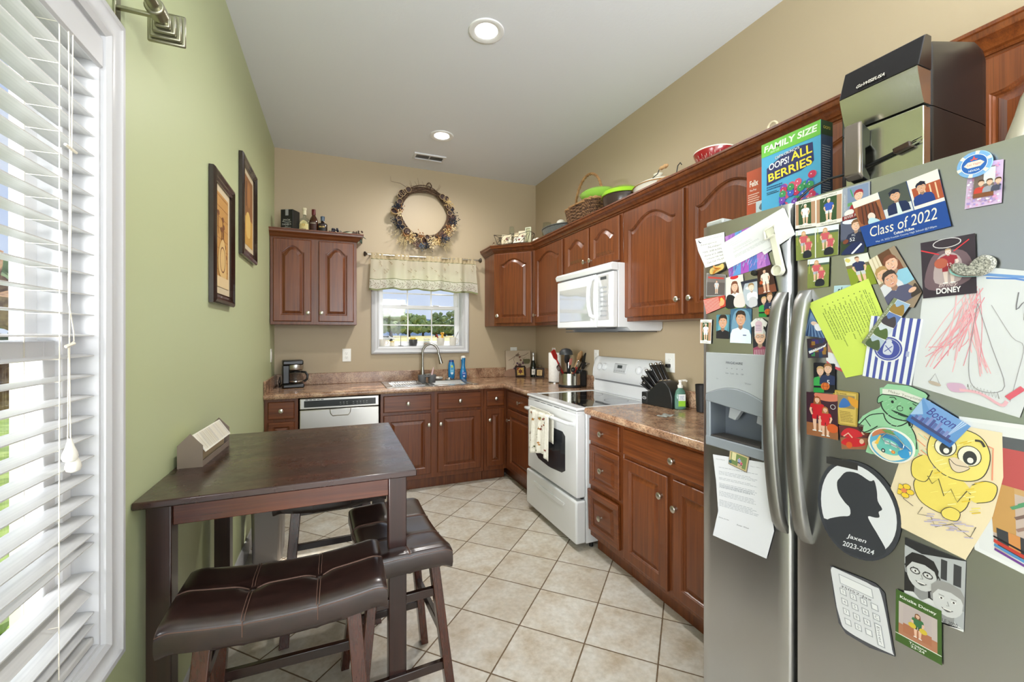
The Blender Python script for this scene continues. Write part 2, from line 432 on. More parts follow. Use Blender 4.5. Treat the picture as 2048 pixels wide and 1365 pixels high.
# ------------------------------------------------------------------ outside
GR = noisy('dry_meadow_grass', (168,158,104), (196,184,128), .6, .9)
GR2 = noisy('lawn_grass', (112,138,62), (150,172,92), 6, .9)
o = MB().add([(-150,55,-.61),(150,55,-.61),(400,290,.85),(-250,290,.85)], [(0,1,2,3)]).build('meadow', GR); tag(o, 'pale dry meadow seen through the window over the sink', 'meadow', kind='stuff')
o = MB().add([(-120,-30,-.6),(-.6,-30,-.6),(-.6,D+1,-.6),(90,D+1,-.6),(90,56,-.6),(-120,56,-.6)], [(0,1,2,3,4,5)]).build('lawn', GR2); tag(o, 'sunny green lawn seen between the blind slats', 'lawn', kind='stuff')
LEAF = [noisy('tree_leaves_a', (96,118,76), (156,174,122), 2.5, .9, detail=8), noisy('tree_leaves_b', (112,136,84), (172,190,132), 2.5, .9, detail=8), noisy('copper_leaves', (120,84,66), (184,146,104), 9, .9, detail=8)]
BARK = M('tree_bark', (78,66,54), .9)
def tree(x, y, z, h, r, mat, label, group, trunk=.25, name='tree', seed=0, cat='tree'):
    rnd = random.Random(seed); t = thing(name, label, cat, (x, y, z), 0, group)
    m = MB()
    for i in range(42):
        a = rnd.uniform(0, 2*pi); q = rnd.random()**.5*r; zz = h*trunk+r*.2+rnd.random()*(h*(1-trunk)-r*.4)
        k = 1-abs((zz/h-.55))*1.1; rr = r*rnd.uniform(.16, .30)
        c = (q*cos(a)*k, q*sin(a)*k, zz); b0 = len(m.v); m.ball(c, rr, 9, 0, .85)
        for i2 in range(b0, len(m.v)):
            p = Vector(m.v[i2]); n = (p-Vector(c)); m.v[i2] = tuple(Vector(c)+n*rnd.uniform(.72, 1.28))
    m.build('foliage', mat, t)
    MB().cyl((0,0,0.005), (0,0,h*.6), r*.09+.05, r*.04+.02, 8).build('trunk', BARK, t); return t
tl = ['round light green tree at the left of the far field edge', 'broad green tree beside the left window bar beyond the meadow', 'hazy lower tree in the middle of the far field edge',
      'tall dark tree right of the middle beyond the meadow', 'dark tree beyond the meadow near the right bar', 'slim dark tree at the right end of the far field edge']
for i, (u, Y, h, r) in enumerate([(782, 200, 13.5, 8.5), (818, 225, 12, 8.0), (846, 262, 12.5, 7.5), (872, 205, 12.5, 4.2), (890, 235, 12.0, 5.2), (909, 200, 13.0, 5.0)]):
    p = at(u, 670, y=Y); tree(p.x, Y, -.605+1.46*(Y-55)/235, h, r, LEAF[(0,1,1,0,0,0)[i]] if i else LEAF[1], tl[i], 'trees beyond the meadow', .12, seed=i+3)
hr = MB()
rnd = random.Random(5)
for i in range(170):
    x = -60+i*1.9; c = (x, 285+rnd.uniform(-3, 3), .9+rnd.uniform(4.6, 7.0)); b0 = len(hr.v); hr.ball(c, rnd.uniform(2.4, 4.6), 8)
    for i2 in range(b0, len(hr.v)): hr.v[i2] = tuple(Vector(c)+(Vector(hr.v[i2])-Vector(c))*rnd.uniform(.75, 1.25))
o = hr.build('hedgerow', LEAF[0]); tag(o, 'dark hedgerow along the far side of the meadow', 'hedge', kind='stuff')
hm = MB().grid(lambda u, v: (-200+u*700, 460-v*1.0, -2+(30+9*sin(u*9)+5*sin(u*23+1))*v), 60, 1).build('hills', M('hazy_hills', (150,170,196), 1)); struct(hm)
# white car far away on the meadow
p = at(771, 670, y=110); t = thing('car', 'tiny white car parked at the far left edge of the meadow', 'car', (p.x, 110, -.25))
m = MB().prism([(-2.1,.35),(2.1,.35),(2.15,.8),(1.3,.95),(.8,1.45),(-.9,1.45),(-1.5,.95),(-2.15,.85)], -.8, .8, 'y'); m.build('body', M('car_white', (238,238,240), .3), t, bevel=.06)
for sx in (-1.3, 1.3): MB().cyl((sx,-.84,.33), (sx,.84,.33), .33, n=16).build('wheel', BLACKM, t)
MB().box(-.8, .7, -.81, .81, 1.0, 1.38).build('side_window', M('car_glass', (40,46,54), .2), t)
# copper leaved tree and shrubs outside the blinds
tree(-4.5, 8.8, -.598, 3.6, 1.7, LEAF[2], 'copper leaved small tree outside the blinds window', None, .2, seed=21)
tree(-9.0, 17.0, -.598, 4.2, 2.2, LEAF[0], 'green tree farther off outside the blinds window', None, .2, seed=22)
p = thing('flower_bed', 'low mixed planting on the lawn outside the blinds window', 'plants', (-1.9, 3.9, -.598)); p['kind'] = 'stuff'
m = MB()
for i in range(120):
    x, y = rnd.uniform(-.7, .5), rnd.uniform(-1, 1); m.ball((x, y, rnd.uniform(.02,.22)), rnd.uniform(.03,.1), 6)
m.build('leaves', LEAF[1], p)
# ------------------------------------------------------------------ cabinets
KNOBM = MB().lathe([(.0065,0),(.0055,-.004),(.005,-.012),(.008,-.016),(.0155,-.020),(.017,-.024),(.0165,-.027),(.012,-.030),(.006,-.0315),(1e-5,-.032)], n=20, axis='y').mesh('knob', [NICKEL])
def knob(parent, x, z, d=.0): return inst(KNOBM, 'knob', parent, (x, -d, z))
def panel_mb(w, h, arch=0.0, fx=.055, ft=.055, raised=True, T=.02):
    m = MB(); NA = 24
    def outer(ins, d):
        xs = [0.0]+[i/NA for i in range(NA+1)]+[1.0]
        pts = [(ins, -d, ins), (w-ins, -d, ins)]
        pts += [(w-ins, -d, h-ins)]*1
        pts += [(w-ins-(w-2*ins)*i/NA, -d, h-ins) for i in range(1, NA)]
        pts += [(ins, -d, h-ins)]
        return pts
    def inner(ins, d):
        x0, x1, z0, z1 = fx+ins, w-fx-ins, fx+ins, h-ft-ins
        pts = [(x0, -d, z0), (x1, -d, z0)]
        for i in range(NA+1):
            t = i/NA; s_ = min(abs(2*t-1)/.88, 1); g = (1-s_*s_)**1.35
            pts.append((x1-(x1-x0)*t, -d, z1-arch*(1-g)))
        return pts
    L = [outer(0, 0), outer(0, T-.006), outer(.003, T-.002), outer(.007, T)]
    if raised:
        L += [inner(0, T), inner(.003, T-.004), inner(.006, T-.0045), inner(.010, T-.011), inner(.014, T-.011), inner(.036, T-.002)]
    m.loops(L); return m
def door(parent, x, z, w, h, arch=.05, kn=None, fx=.055, mat=None, name='door', y=0.0, raised=True, T=.02, knpos=None):
    o = panel_mb(w, h, arch, fx, fx, raised, T).build(name, mat or WOODZ, parent, loc=(x, -y, z), ang=11)
    if kn: knob(o, kn[0], kn[1], T)
    return o
def drawer(parent, x, z, w, h, y, raised=False, tilt=0):
    o = panel_mb(w, h, 0, .035, .035, raised).build('drawer', WOODX, parent, loc=(x, -y, z), ang=11)
    knob(o, w/2, h/2, .02); return o
RZR = -pi/2
def cabinet(name, label, loc, rz, w, d, z0, z1, toe=True, cat='cabinet'):
    t = thing(name, label, cat, loc, rz)
    m = MB(); m.box(0.001, w-.001, -d, -.003, z0, z1)
    if toe: m.box(.001, w-.001, -d+.055, -.003, 0.0, z0)
    m.build('body', WOODZ, t, bevel=.002, seg=1)
    return t
BD = .60                       # face of the base cabinets from the wall
# back run
c = cabinet('drawer_cabinet', 'narrow cherry drawer cabinet between green wall and dishwasher', (0, D, 0), 0, .240, BD, .10, .872)
drawer(c, .028, .715, .185, .135, BD); drawer(c, .028, .42, .185, .27, BD, True); drawer(c, .028, .125, .185, .27, BD, True)
c = cabinet('sink_cabinet', 'wide cherry base cabinet with two doors under the sink', (.868, D, 0), 0, .932, BD, .10, .872)
drawer(c, .026, .708, .408, .142, BD); drawer(c, .492, .708, .408, .142, BD)
door(c, .026, .142, .408, .54, 0, (.385, .44), y=BD); door(c, .492, .142, .408, .54, 0, (.025, .44), y=BD)
c = cabinet('corner_base_cabinet', 'narrow cherry cabinet with drawer in the inside corner', (1.80, D, 0), 0, .226, BD, .10, .872)
drawer(c, .026, .708, .175, .142, BD); door(c, .026, .142, .175, .54, 0, (.025, .44), fx=.048, y=BD)
# right run, between corner and stove
c = cabinet('stove_side_cabinet', 'cherry base cabinet with one drawer and door left of the stove', (W, D-.003, 0), RZR, D-3.100, BD, .10, .872)
x0 = D-.003-3.70
drawer(c, x0, .708, .555, .142, BD); door(c, x0, .142, .555, .54, 0, (.03, .44), y=BD)
# right of the stove
c = cabinet('drawer_cabinet', 'cherry cabinet with three stacked drawers right of the white stove', (W, 2.330, 0), RZR, .345, BD, .10, .872)
drawer(c, .012, .708, .305, .142, BD); drawer(c, .012, .43, .305, .255, BD, True)
dr = drawer(c, .012, .145, .305, .26, BD, True); dr.rotation_euler = (rad(2.2), 0, rad(1.0)); dr.location.y -= .004
c = cabinet('base_cabinet', 'cherry base cabinet with two doors between drawers and refrigerator', (W, 1.984, 0), RZR, .83, BD, .10, .872)
drawer(c, .012, .708, .79, .142, BD)
door(c, .012, .128, .345, .558, 0, (.315, .46), y=BD); door(c, .395, .128, .40, .558, 0, (.028, .43), y=BD)

# uppers
UB, UT, UD = 1.467, 2.222, .305
def upper(name, label, loc, rz, w, z0=UB, d=UD):
    t = thing(name, label, 'cabinet', loc, rz); MB().box(.001, w-.001, -d, -.003, z0, UT).build('body', WOODZ, t, bevel=.002, seg=1); return t
CRP = [(0,0),(.006,0),(.010,.008),(.018,.012),(.024,.024),(.036,.036),(.046,.040),(.050,.048),(.050,.058),(.056,.060),(.056,.070),(0,.070)]
def crown_mb(path, z):
    # path of (x,y) corner points walked with the outside on the right hand
    n = len(path); m = MB(); lps = []
    for i, p in enumerate(path):
        p = Vector(p)
        def nrm(a, b): d = (Vector(b)-Vector(a)).normalized(); return Vector((d.y, -d.x))
        if i == 0: q = nrm(path[0], path[1]); k = 1
        elif i == n-1: q = nrm(path[-2], path[-1]); k = 1
        else:
            a, b = nrm(path[i-1], path[i]), nrm(path[i], path[i+1]); q = (a+b).normalized(); k = 1/q.dot(a)
        lps.append([(p.x+q.x*k*o_, p.y+q.y*k*o_, z+h_) for o_, h_ in CRP])
    m.loops(lps); return m
c = upper('wall_cabinet', 'two door cherry wall cabinet left of the sink window', (0.003, D, 0), 0, .688)
door(c, .024, UB-0+.026, .292, .705, .055, (.268, .075), y=UD); door(c, .374, UB+.026, .288, .705, .055, (.024, .075), y=UD)
crown_mb([(-.002, -UD), (.688, -UD), (.688, -.003)], UT-.012).build('crown_moulding', WOODX, c, ang=30)
MB().box(.002, .686, -UD+.002, -.003, UT+.001, UT+.0565).build('top_board', WOODX, c)
# diagonal corner cabinet: side on the back wall, slanted face, then the run on the right wall
CX, CY = 2.012, 3.772
t = thing('corner_wall_cabinet', 'cherry corner wall cabinet with slanted single door right of window', 'cabinet', (W, D, 0))
poly = [(CX-W, -.003), (CX-W, -UD), (-UD, CY-D), (-.003, CY-D), (-.003, -.003)]
MB().prism(poly, UB, UT, 'z').build('body', WOODZ, t, bevel=.002, seg=1)
p0, p1 = Vector((CX-W, -UD)), Vector((-UD, CY-D)); dv = p1-p0; dl = dv.length; ang = math.atan2(dv.y, dv.x)
dd = panel_mb(dl-.05, .705, .055).build('door', WOODZ, t, ang=11); dd.rotation_euler = (0, 0, ang)
e = dv.normalized(); dd.location = (p0.x+e.x*.022, p0.y+e.y*.022, UB+.026); knob(dd, .028, .075, .02)
c = upper('wall_cabinet', 'cherry wall cabinet with one arched door left of the microwave', (W, CY-.002, 0), RZR, .598)
door(c, .03, UB+.026, .54, .705, .055, (.018, .075), y=UD)
c = upper('microwave_cabinet', 'short cherry wall cabinet with two small doors above the microwave', (W, 3.171, 0), RZR, .79, 1.862)
door(c, .022, 1.862+.026, .358, .31, .05, (.325, .05), y=UD); door(c, .402, 1.862+.026, .362, .31, .05, (.028, .05), y=UD)
c = upper('wall_cabinet', 'tall cherry wall cabinet with two wide arched doors right of microwave', (W, 2.378, 0), RZR, 1.14)
door(c, .022, UB+.026, .53, .705, .075, (.502, .085), y=UD); door(c, .588, UB+.026, .53, .705, .075, (.028, .085), y=UD)
c = upper('fridge_cabinet', 'cherry wall cabinet with arched doors above the refrigerator', (W, 1.235, 0), RZR, 1.10, 1.80)
door(c, .022, 1.80+.022, .50, .375, .055, (.47, .05), y=UD); door(c, .555, 1.80+.022, .50, .375, .055, (.028, .05), y=UD)
# one crown along the whole right-hand run
cm = crown_mb([(CX, D-.003), (CX, D-UD), (W-UD, CY), (W-UD, .135), (W-.003, .135)], UT-.012).build('crown_moulding', WOODZ, ang=30)
tag(cm, 'continuous cherry crown moulding along the right-hand wall cabinets', 'moulding')
o = MB().prism([(CX+.004, D-.004), (CX+.004, D-UD+.004), (W-UD+.004, CY), (W-UD+.004, .14), (W-.004, .14), (W-.004, D-.004)], UT+.002, UT+.0565, 'z').build('top_board', WOODX, cm)

# ------------------------------------------------------------------ worktops
def granite():
    q = NT('mottled_laminate_worktop'); v = q.obj()
    n1 = q.n('TexNoise', {'Vector': v, 'Scale': 9, 'Detail': 8, 'Roughness': .7}); n2 = q.n('TexNoise', {'Vector': v, 'Scale': 110, 'Detail': 4, 'Roughness': .7})
    n3 = q.n('TexVoronoi', {'Vector': v, 'Scale': 230})
    c = q.ramp(n1.outputs['Fac'], [(.34, (118,88,68)), (.50, (160,128,104)), (.64, (186,160,134))])
    c2 = q.ramp(n2.outputs['Fac'], [(.36, (.40,.34,.30,1)), (.47, (.85,.82,.8,1)), (.60, (1.15,1.1,1.02,1))]); c = q.mix(1.0, c, c2, 'MULTIPLY')
    c3 = q.ramp(n3.outputs['Distance'], [(.1, (.78,.74,.72,1)), (.5, (1.08,1.08,1.08,1))]); c = q.mix(.7, c, q.mix(1.0, c, c3, 'MULTIPLY'))
    q.set(Base_Color=c, Roughness=.2); return q.m
GRAN = granite()
CT = .914; CH_ = .038; CO = .632
SK = (.945, 1.735, 3.835, 4.325)          # sink cut-out
def slab_edge(m, x0, x1, y0, y1): m.box(x0, x1, y0, y1, CT-CH_, CT)
t = thing('worktop', 'mottled brown laminate worktop running round the corner under the window', 'worktop', (0, D, 0))
m = MB()
ys = [D-CO, SK[2], SK[3], D-.002]; xs = [.002, SK[0], SK[1], W-.002]
for i in range(3):
    for j in range(3):
        if i == 1 and j == 1: continue
        m.box(xs[i], xs[i+1], ys[j]-D, ys[j+1]-D, CT-CH_, CT)
m.box(W-CO, W-.002, 3.102-D, D-CO-D, CT-CH_, CT)
# rounded nosing
nos = [(0,-.038),(-.010,-.038),(-.016,-.030),(-.018,-.018),(-.015,-.006),(-.008,0),(0,0)]
m.prism([(D-CO+a-D, CT+b) for a, b in nos], .002, W-CO, 'x'); m.prism([(W-CO+a, CT+b) for a, b in nos], 3.102-D, -CO+.0, 'y')
m.build('top', GRAN, t)
m = MB().box(.020, W-.022, -.020, -.002, CT+.0005, CT+.105); m.box(.002, .020, -CO-.012, -.002, CT+.0005, CT+.105); m.box(W-.022, W-.002, 3.102-D, -.002, CT+.0005, CT+.105)
m.build('backsplash', GRAN, t, bevel=.003)
t = thing('worktop', 'mottled brown laminate worktop between stove and refrigerator', 'worktop', (W, 2.330, 0), RZR)
w_ = 2.330-1.16; m = MB().box(.0, w_, -CO, -.002, CT-CH_, CT); m.prism([(-CO+a, CT+b) for a, b in nos], .006, w_, 'x')
m.build('top', GRAN, t); MB().box(.0, w_, -.022, -.002, CT+.0005, CT+.105).build('backsplash', GRAN, t, bevel=.003)
# ------------------------------------------------------------------ flat artwork on papers, screens and labels
_TX = {}
def text_geo(body, shear=0, bold=0):
    k = (body, shear, bold)
    if k in _TX: return _TX[k]
    cu = bpy.data.curves.new('lettering', 'FONT'); cu.body = body; cu.size = 1; cu.resolution_u = 3; cu.fill_mode = 'BOTH'; cu.shear = shear; cu.offset = bold
    ob = bpy.data.objects.new('lettering', cu); COL.objects.link(ob)
    dg = bpy.context.evaluated_depsgraph_get(); me = bpy.data.meshes.new_from_object(ob.evaluated_get(dg))
    vs = [(v.co.x, v.co.y) for v in me.vertices]; fs = [tuple(p.vertices) for p in me.polygons]
    # keep the front faces only once
    zs = [v.co.z for v in me.vertices]
    bpy.data.objects.remove(ob); bpy.data.curves.remove(cu); bpy.data.meshes.remove(me)
    if not vs: vs = [(0,0)]
    x0, x1 = min(v[0] for v in vs), max(v[0] for v in vs); y0, y1 = min(v[1] for v in vs), max(v[1] for v in vs)
    r = ([(x-x0, y-y0) for x, y in vs], fs, max(x1-x0, 1e-4), max(y1-y0, 1e-4)); _TX[k] = r; return r
def smooth(pts, n=5, closed=False):
    k = len(pts); out = []
    rng = range(k if closed else k-1)
    for i in rng:
        if closed: a, b, c, d = pts[i-1], pts[i], pts[(i+1) % k], pts[(i+2) % k]
        else: a, b, c, d = pts[max(i-1,0)], pts[i], pts[i+1], pts[min(i+2,k-1)]
        for j in range(n):
            t = j/n; out.append(tuple(.5*((2*b[q])+(-a[q]+c[q])*t+(2*a[q]-5*b[q]+4*c[q]-d[q])*t*t+(-a[q]+3*b[q]-3*c[q]+d[q])*t**3) for q in range(len(b))))
    if not closed: out.append(tuple(pts[-1]))
    return out
def clip_poly(p, w):
    for ax, lim, sg in ((0, w[0], 1), (0, w[2], -1), (1, w[1], 1), (1, w[3], -1)):
        out = []; n = len(p)
        for i in range(n):
            a, b = p[i-1], p[i]; ia, ib = (a[ax]-lim)*sg >= 0, (b[ax]-lim)*sg >= 0
            if ia != ib: k = (lim-a[ax])/(b[ax]-a[ax]); out.append((a[0]+(b[0]-a[0])*k, a[1]+(b[1]-a[1])*k))
            if ib: out.append(b)
        p = out
        if len(p) < 3: return []
    return p
class Art:
    def __init__(s, P, n, mb=None, mats=None, lift=.0004, step=.00007, clip=None):
        s.P = P; s.clip = clip; s.n = Vector(n).normalized(); s.mb = mb or MB(); s.mats = mats if mats is not None else []; s.h = lift; s.step = step; s.R = random.Random(3)
    def mi(s, c):
        m = c if isinstance(c, bpy.types.Material) else flat(c)
        if m not in s.mats: s.mats.append(m)
        return s.mats.index(m)
    def raw(s, pts, faces, c, up=True):
        if up: s.h += s.step
        w = s.clip
        if w and any(x < w[0] or x > w[2] or y < w[1] or y > w[3] for x, y in pts):
            for f in faces:
                q = clip_poly([pts[i] for i in f], w)
                if q: s.mb.add([s.P(x, y)+s.n*s.h for x, y in q], [tuple(range(len(q)))], s.mi(c))
            return s
        s.mb.add([s.P(x, y)+s.n*s.h for x, y in pts], faces, s.mi(c)); return s
    def poly(s, pts, c, up=True): return s.raw(pts, [tuple(range(len(pts)))], c, up)
    def rect(s, x0, y0, x1, y1, c, up=True): return s.poly([(x0,y0),(x1,y0),(x1,y1),(x0,y1)], c, up)
    def ell(s, x, y, rx, ry, c, n=18, up=True, a0=0, a1=2*pi, rot=0):
        full = abs(a1-a0-2*pi) < .01; k = n if full else n+1; pts = []
        for i in range(k):
            a = a0+(a1-a0)*i/n; px, py = rx*cos(a), ry*sin(a); pts.append((x+px*cos(rot)-py*sin(rot), y+px*sin(rot)+py*cos(rot)))
        return s.poly(pts, c, up)
    def blob(s, pts, c, n=4): return s.poly(smooth(pts, n, True), c)
    def stroke(s, pts, w, c, sm=0, closed=False, up=True):
        if sm: pts = smooth(pts, sm, closed)
        if closed: pts = list(pts)+[pts[0]]
        L_, R_ = [], []
        for i, p in enumerate(pts):
            a, b = pts[max(i-1,0)], pts[min(i+1,len(pts)-1)]; dx, dy = b[0]-a[0], b[1]-a[1]; l = math.hypot(dx, dy) or 1
            nx, ny = -dy/l*w/2, dx/l*w/2; L_.append((p[0]+nx, p[1]+ny)); R_.append((p[0]-nx, p[1]-ny))
        n = len(pts); return s.raw(L_+R_, [(i, i+1, n+i+1, n+i) for i in range(n-1)], c, up)
    def ring(s, x, y, rx, ry, w, c, n=20): return s.stroke([(x+rx*cos(2*pi*i/n), y+ry*sin(2*pi*i/n)) for i in range(n)], w, c, closed=True)
    def text(s, body, x, y, h, c, w=None, rot=0, shear=0, bold=0, anchor='c'):
        vs, fs, tw, th = text_geo(body, shear, bold); sy = h/th; sx = (w/tw) if w else sy
        ox = {'c': -tw*sx/2, 'l': 0, 'r': -tw*sx}[anchor]; ca, sa = cos(rot), sin(rot); pts = []
        for a, b in vs:
            px, py = a*sx+ox, b*sy-h/2; pts.append((x+px*ca-py*sa, y+px*sa+py*ca))
        return s.raw(pts, fs, c)
    def lines(s, x0, x1, y0, y1, n, c, t=.35, jag=.12):
        # rows of tiny unreadable print
        s.h += s.step; dy = (y0-y1)/max(n, 1)
        for i in range(n):
            y = y0-dy*(i+.5); x = x0; e = x1-(x1-x0)*s.R.random()*jag*2
            while x < e:
                l = (x1-x0)*s.R.uniform(.03, .11); s.rect(x, y-dy*t/2, min(x+l, e), y+dy*t/2, c, False); x += l+(x1-x0)*.014
        return s
    def person(s, x, y, h, skin=(224,178,150), shirt=(60,60,70), hair=(90,60,40), legs=None, cut='bust', long_hair=False, sleeve=True, tilt=0, glasses=False, grey=False):
        # head and shoulders (bust) or a whole figure (full); x,y = chin for a bust, feet for a full figure
        dk = tuple(int(q*.72) for q in skin); lip = (176,92,88) if not grey else (90,90,90)
        def T(px, py): return (x+px*cos(tilt)-py*sin(tilt), y+px*sin(tilt)+py*cos(tilt))
        def PG(pts, c, sm=0): s.poly([T(*p) for p in (smooth(pts, sm, True) if sm else pts)], c)
        if cut == 'bust':
            r = h; hy = r*1.25
            if long_hair: PG([(-r*1.15,hy*1.2),(-r*1.25,-r*.2),(-r*1.2,-r*1.2),(-r*.5,-r*.6),(r*.5,-r*.6),(r*1.2,-r*1.2),(r*1.25,-r*.2),(r*1.15,hy*1.2),(0,hy*2.1)], hair, 3)
            PG([(-r*.42,r*.5),(-r*.45,-r*.7),(r*.45,-r*.7),(r*.42,r*.5)], dk)
            PG([(-r*.5,-r*.35),(-r*1.75,-r*.75),(-r*2.15,-r*1.6),(-r*2.25,-r*3.2),(r*2.25,-r*3.2),(r*2.15,-r*1.6),(r*1.75,-r*.75),(r*.5,-r*.35),(0,-r*.8)], shirt)
            PG([(-r*.95*cos(a)*1.0, hy+r*1.28*sin(a)*(1 if sin(a) > 0 else .98)) for a in [2*pi*i/20 for i in range(20)]], skin)
            for sx in (-1, 1): PG([(sx*r*.93,hy+r*.2),(sx*r*1.1,hy+r*.25),(sx*r*1.05,hy-r*.25),(sx*r*.9,hy-r*.3)], dk)
            PG([(-r*1.02,hy+r*.05),(-r*1.05,hy+r*.9),(-r*.6,hy+r*1.5),(r*.1,hy+r*1.6),(r*.75,hy+r*1.42),(r*1.05,hy+r*.8),(r*1.0,hy+r*.05),(r*.8,hy+r*.62),(r*.2,hy+r*.86),(-r*.6,hy+r*.75)], hair)
            for sx in (-1, 1):
                s.ell(*T(sx*r*.38, hy+r*.12), r*.15, r*.09, (240,238,235), 8); s.ell(*T(sx*r*.38, hy+r*.12), r*.07, r*.08, (46,36,30), 8)
                s.stroke([T(sx*r*.2,hy+r*.34), T(sx*r*.55,hy+r*.36)], r*.07, hair)
                if glasses: s.ring(*T(sx*r*.40, hy+r*.12), r*.3, r*.22, r*.07, (40,36,36), 10)
            s.stroke([T(0,hy), T(r*.1,hy-r*.32), T(-r*.06,hy-r*.35)], r*.06, dk)
            s.blob([T(-r*.38,hy-r*.6), T(0,hy-r*.68), T(r*.38,hy-r*.6), T(0,hy-r*.86)], lip); s.stroke([T(-r*.25,hy-r*.66), T(r*.25,hy-r*.66)], r*.07, (244,240,236))
        else:
            u = h/7.0; legs = legs or shirt
            for sx in (-1, 1):
                PG([(sx*u*.1,u*3.3),(sx*u*.95,u*3.3),(sx*u*.85,u*1.7),(sx*u*.7,u*.1),(sx*u*.25,u*.1),(sx*u*.2,u*1.7)], skin)
                PG([(sx*u*.02,u*3.6),(sx*u*1.0,u*3.6),(sx*u*1.0,u*2.4),(sx*u*.15,u*2.4)], legs)
                PG([(sx*u*.2,u*.25),(sx*u*.95,u*.2),(sx*u*.95,0),(sx*u*.2,0)], (235,235,235))
                PG([(sx*u*.8,u*5.5),(sx*u*1.25,u*5.3),(sx*u*1.55,u*4.2),(sx*u*1.15,u*3.2),(sx*u*.85,u*3.3),(sx*u*1.1,u*4.2)], skin)
                if sleeve: PG([(sx*u*.7,u*5.6),(sx*u*1.25,u*5.4),(sx*u*1.42,u*4.7),(sx*u*.95,u*4.6)], shirt)
            PG([(-u*1.0,u*5.5),(-u*.85,u*3.3),(u*.85,u*3.3),(u*1.0,u*5.5),(u*.3,u*5.75),(-u*.3,u*5.75)], shirt)
            if long_hair: PG([(-u*.6,u*6.7),(-u*.75,u*5.4),(u*.75,u*5.4),(u*.6,u*6.7),(0,u*7.1)], hair)
            PG([(-u*.2,u*5.9),(-u*.2,u*5.5),(u*.2,u*5.5),(u*.2,u*5.9)], dk)
            s.ell(*T(0, u*6.3), u*.46, u*.6, skin, 12)
            PG([(-u*.5,u*6.35),(-u*.42,u*6.9),(0,u*7.05),(u*.42,u*6.9),(u*.5,u*6.35),(u*.3,u*6.65),(-u*.3,u*6.65)], hair)
            for sx in (-1, 1): s.ell(*T(sx*u*.18, u*6.35), u*.06, u*.05, (40,32,30), 6)
            s.stroke([T(-u*.16,u*6.02), T(u*.16,u*6.02)], u*.08, lip)
        return s
def plane_art(O, U, V, **k):
    O, U, V = Vector(O), Vector(U), Vector(V); n = U.cross(V)
    return Art(lambda x, y: O+U*x+V*y, n, **k)
# ------------------------------------------------------------------ appliances
# dishwasher
t = thing('dishwasher', 'stainless steel dishwasher with black control strip under the worktop', 'dishwasher', (.247, D, 0))
w = .612
MB().box(.004, w-.004, -.575, -.05, .11, .868).build('body', M('dark_grey_metal', (60,60,62), .5, .5), t)
MB().box(0.003, w-.003, -.627, -.576, .125, .775).build('door', STEELX, t, bevel=.006)
m = MB().box(.003, w-.003, -.622, -.576, .779, .868); m.build('control_panel', STEELX, t, bevel=.006)
o = MB().box(.035, w-.03, -.6245, -.621, .795, .848).build('control_strip', M('dark_control_glass', (30,34,32), .2), t, bevel=.004)
a = plane_art((0, -.625, 0), (1,0,0), (0,0,1))
for i in range(5): a.rect(.045+i*.028, .853, .066+i*.028, .859, (30,30,30))
for x in (.30, .325, .35, .40, .43, .455, .48, .505): a.rect(x, .822, x+.010, .826, (170,175,170)); a.rect(x, .808, x+.012, .811, (130,135,130))
a.mb.build('markings', a.mats, t, fix=False)
m = MB().loops([[(.23+.15*i_, -.628, .735+z_) for i_, z_ in ((-.05,.04),(-.02,0),(.1,-.022),(.9,-.022),(1.02,0),(1.05,.04))], [(.23+.15*i_, -.640, .737+z_) for i_, z_ in ((-.03,.036),(.0,.004),(.1,-.016),(.9,-.016),(1.0,.004),(1.03,.036))]])
m.build('pocket_handle', STEELX, t, bevel=.003)
MB().box(.02, w-.02, -.56, -.52, 0, .11).build('toe_panel', BLACKM, t)

# stove: local x along the front (left to right), -y to the front
t = thing('stove', 'white freestanding electric stove with black glass cooktop', 'stove', (W, 3.097, 0), RZR)
w = .762; F = .645
m = MB().box(.004, w-.004, -F+.02, -.01, .04, .895); m.build('body', ENAMEL, t, bevel=.004)
for x in (.04, w-.04):
    for y in (-.06, -F+.08): MB().cyl((x, y, 0), (x, y, .05), .014).build('foot', BLACKP, t)
# cooktop frame with raised rolled rim, glass let in
m = MB(); T0 = .912
m.box(0, w, -F-.055, -F+.03, .893, T0); m.box(0, .042, -F+.03, -.075, .893, T0); m.box(w-.042, w, -F+.03, -.075, .893, T0); m.box(.042, w-.042, -.12, -.075, .893, T0); m.box(.03, w-.03, -F+.02, -.09, .885, .9)
m.build('cooktop_frame', ENAMEL, t, bevel=.009, seg=3)
GLB = M('black_ceramic_glass', (14,14,15), .04, Coat_Weight=.6)
g = MB().box(.043, w-.043, -F+.031, -.121, .899, .9085).build('glass_cooktop', GLB, t)
for x, y, r in ((.20,-.50,.095),(.56,-.50,.115),(.20,-.25,.11),(.56,-.25,.085)):
    a = plane_art((0, 0, .9088), (1,0,0), (0,1,0)); a.ring(x, y, r, r, .002, (92,92,94), 40); a.mb.build('burner_ring', a.mats, g, fix=False)
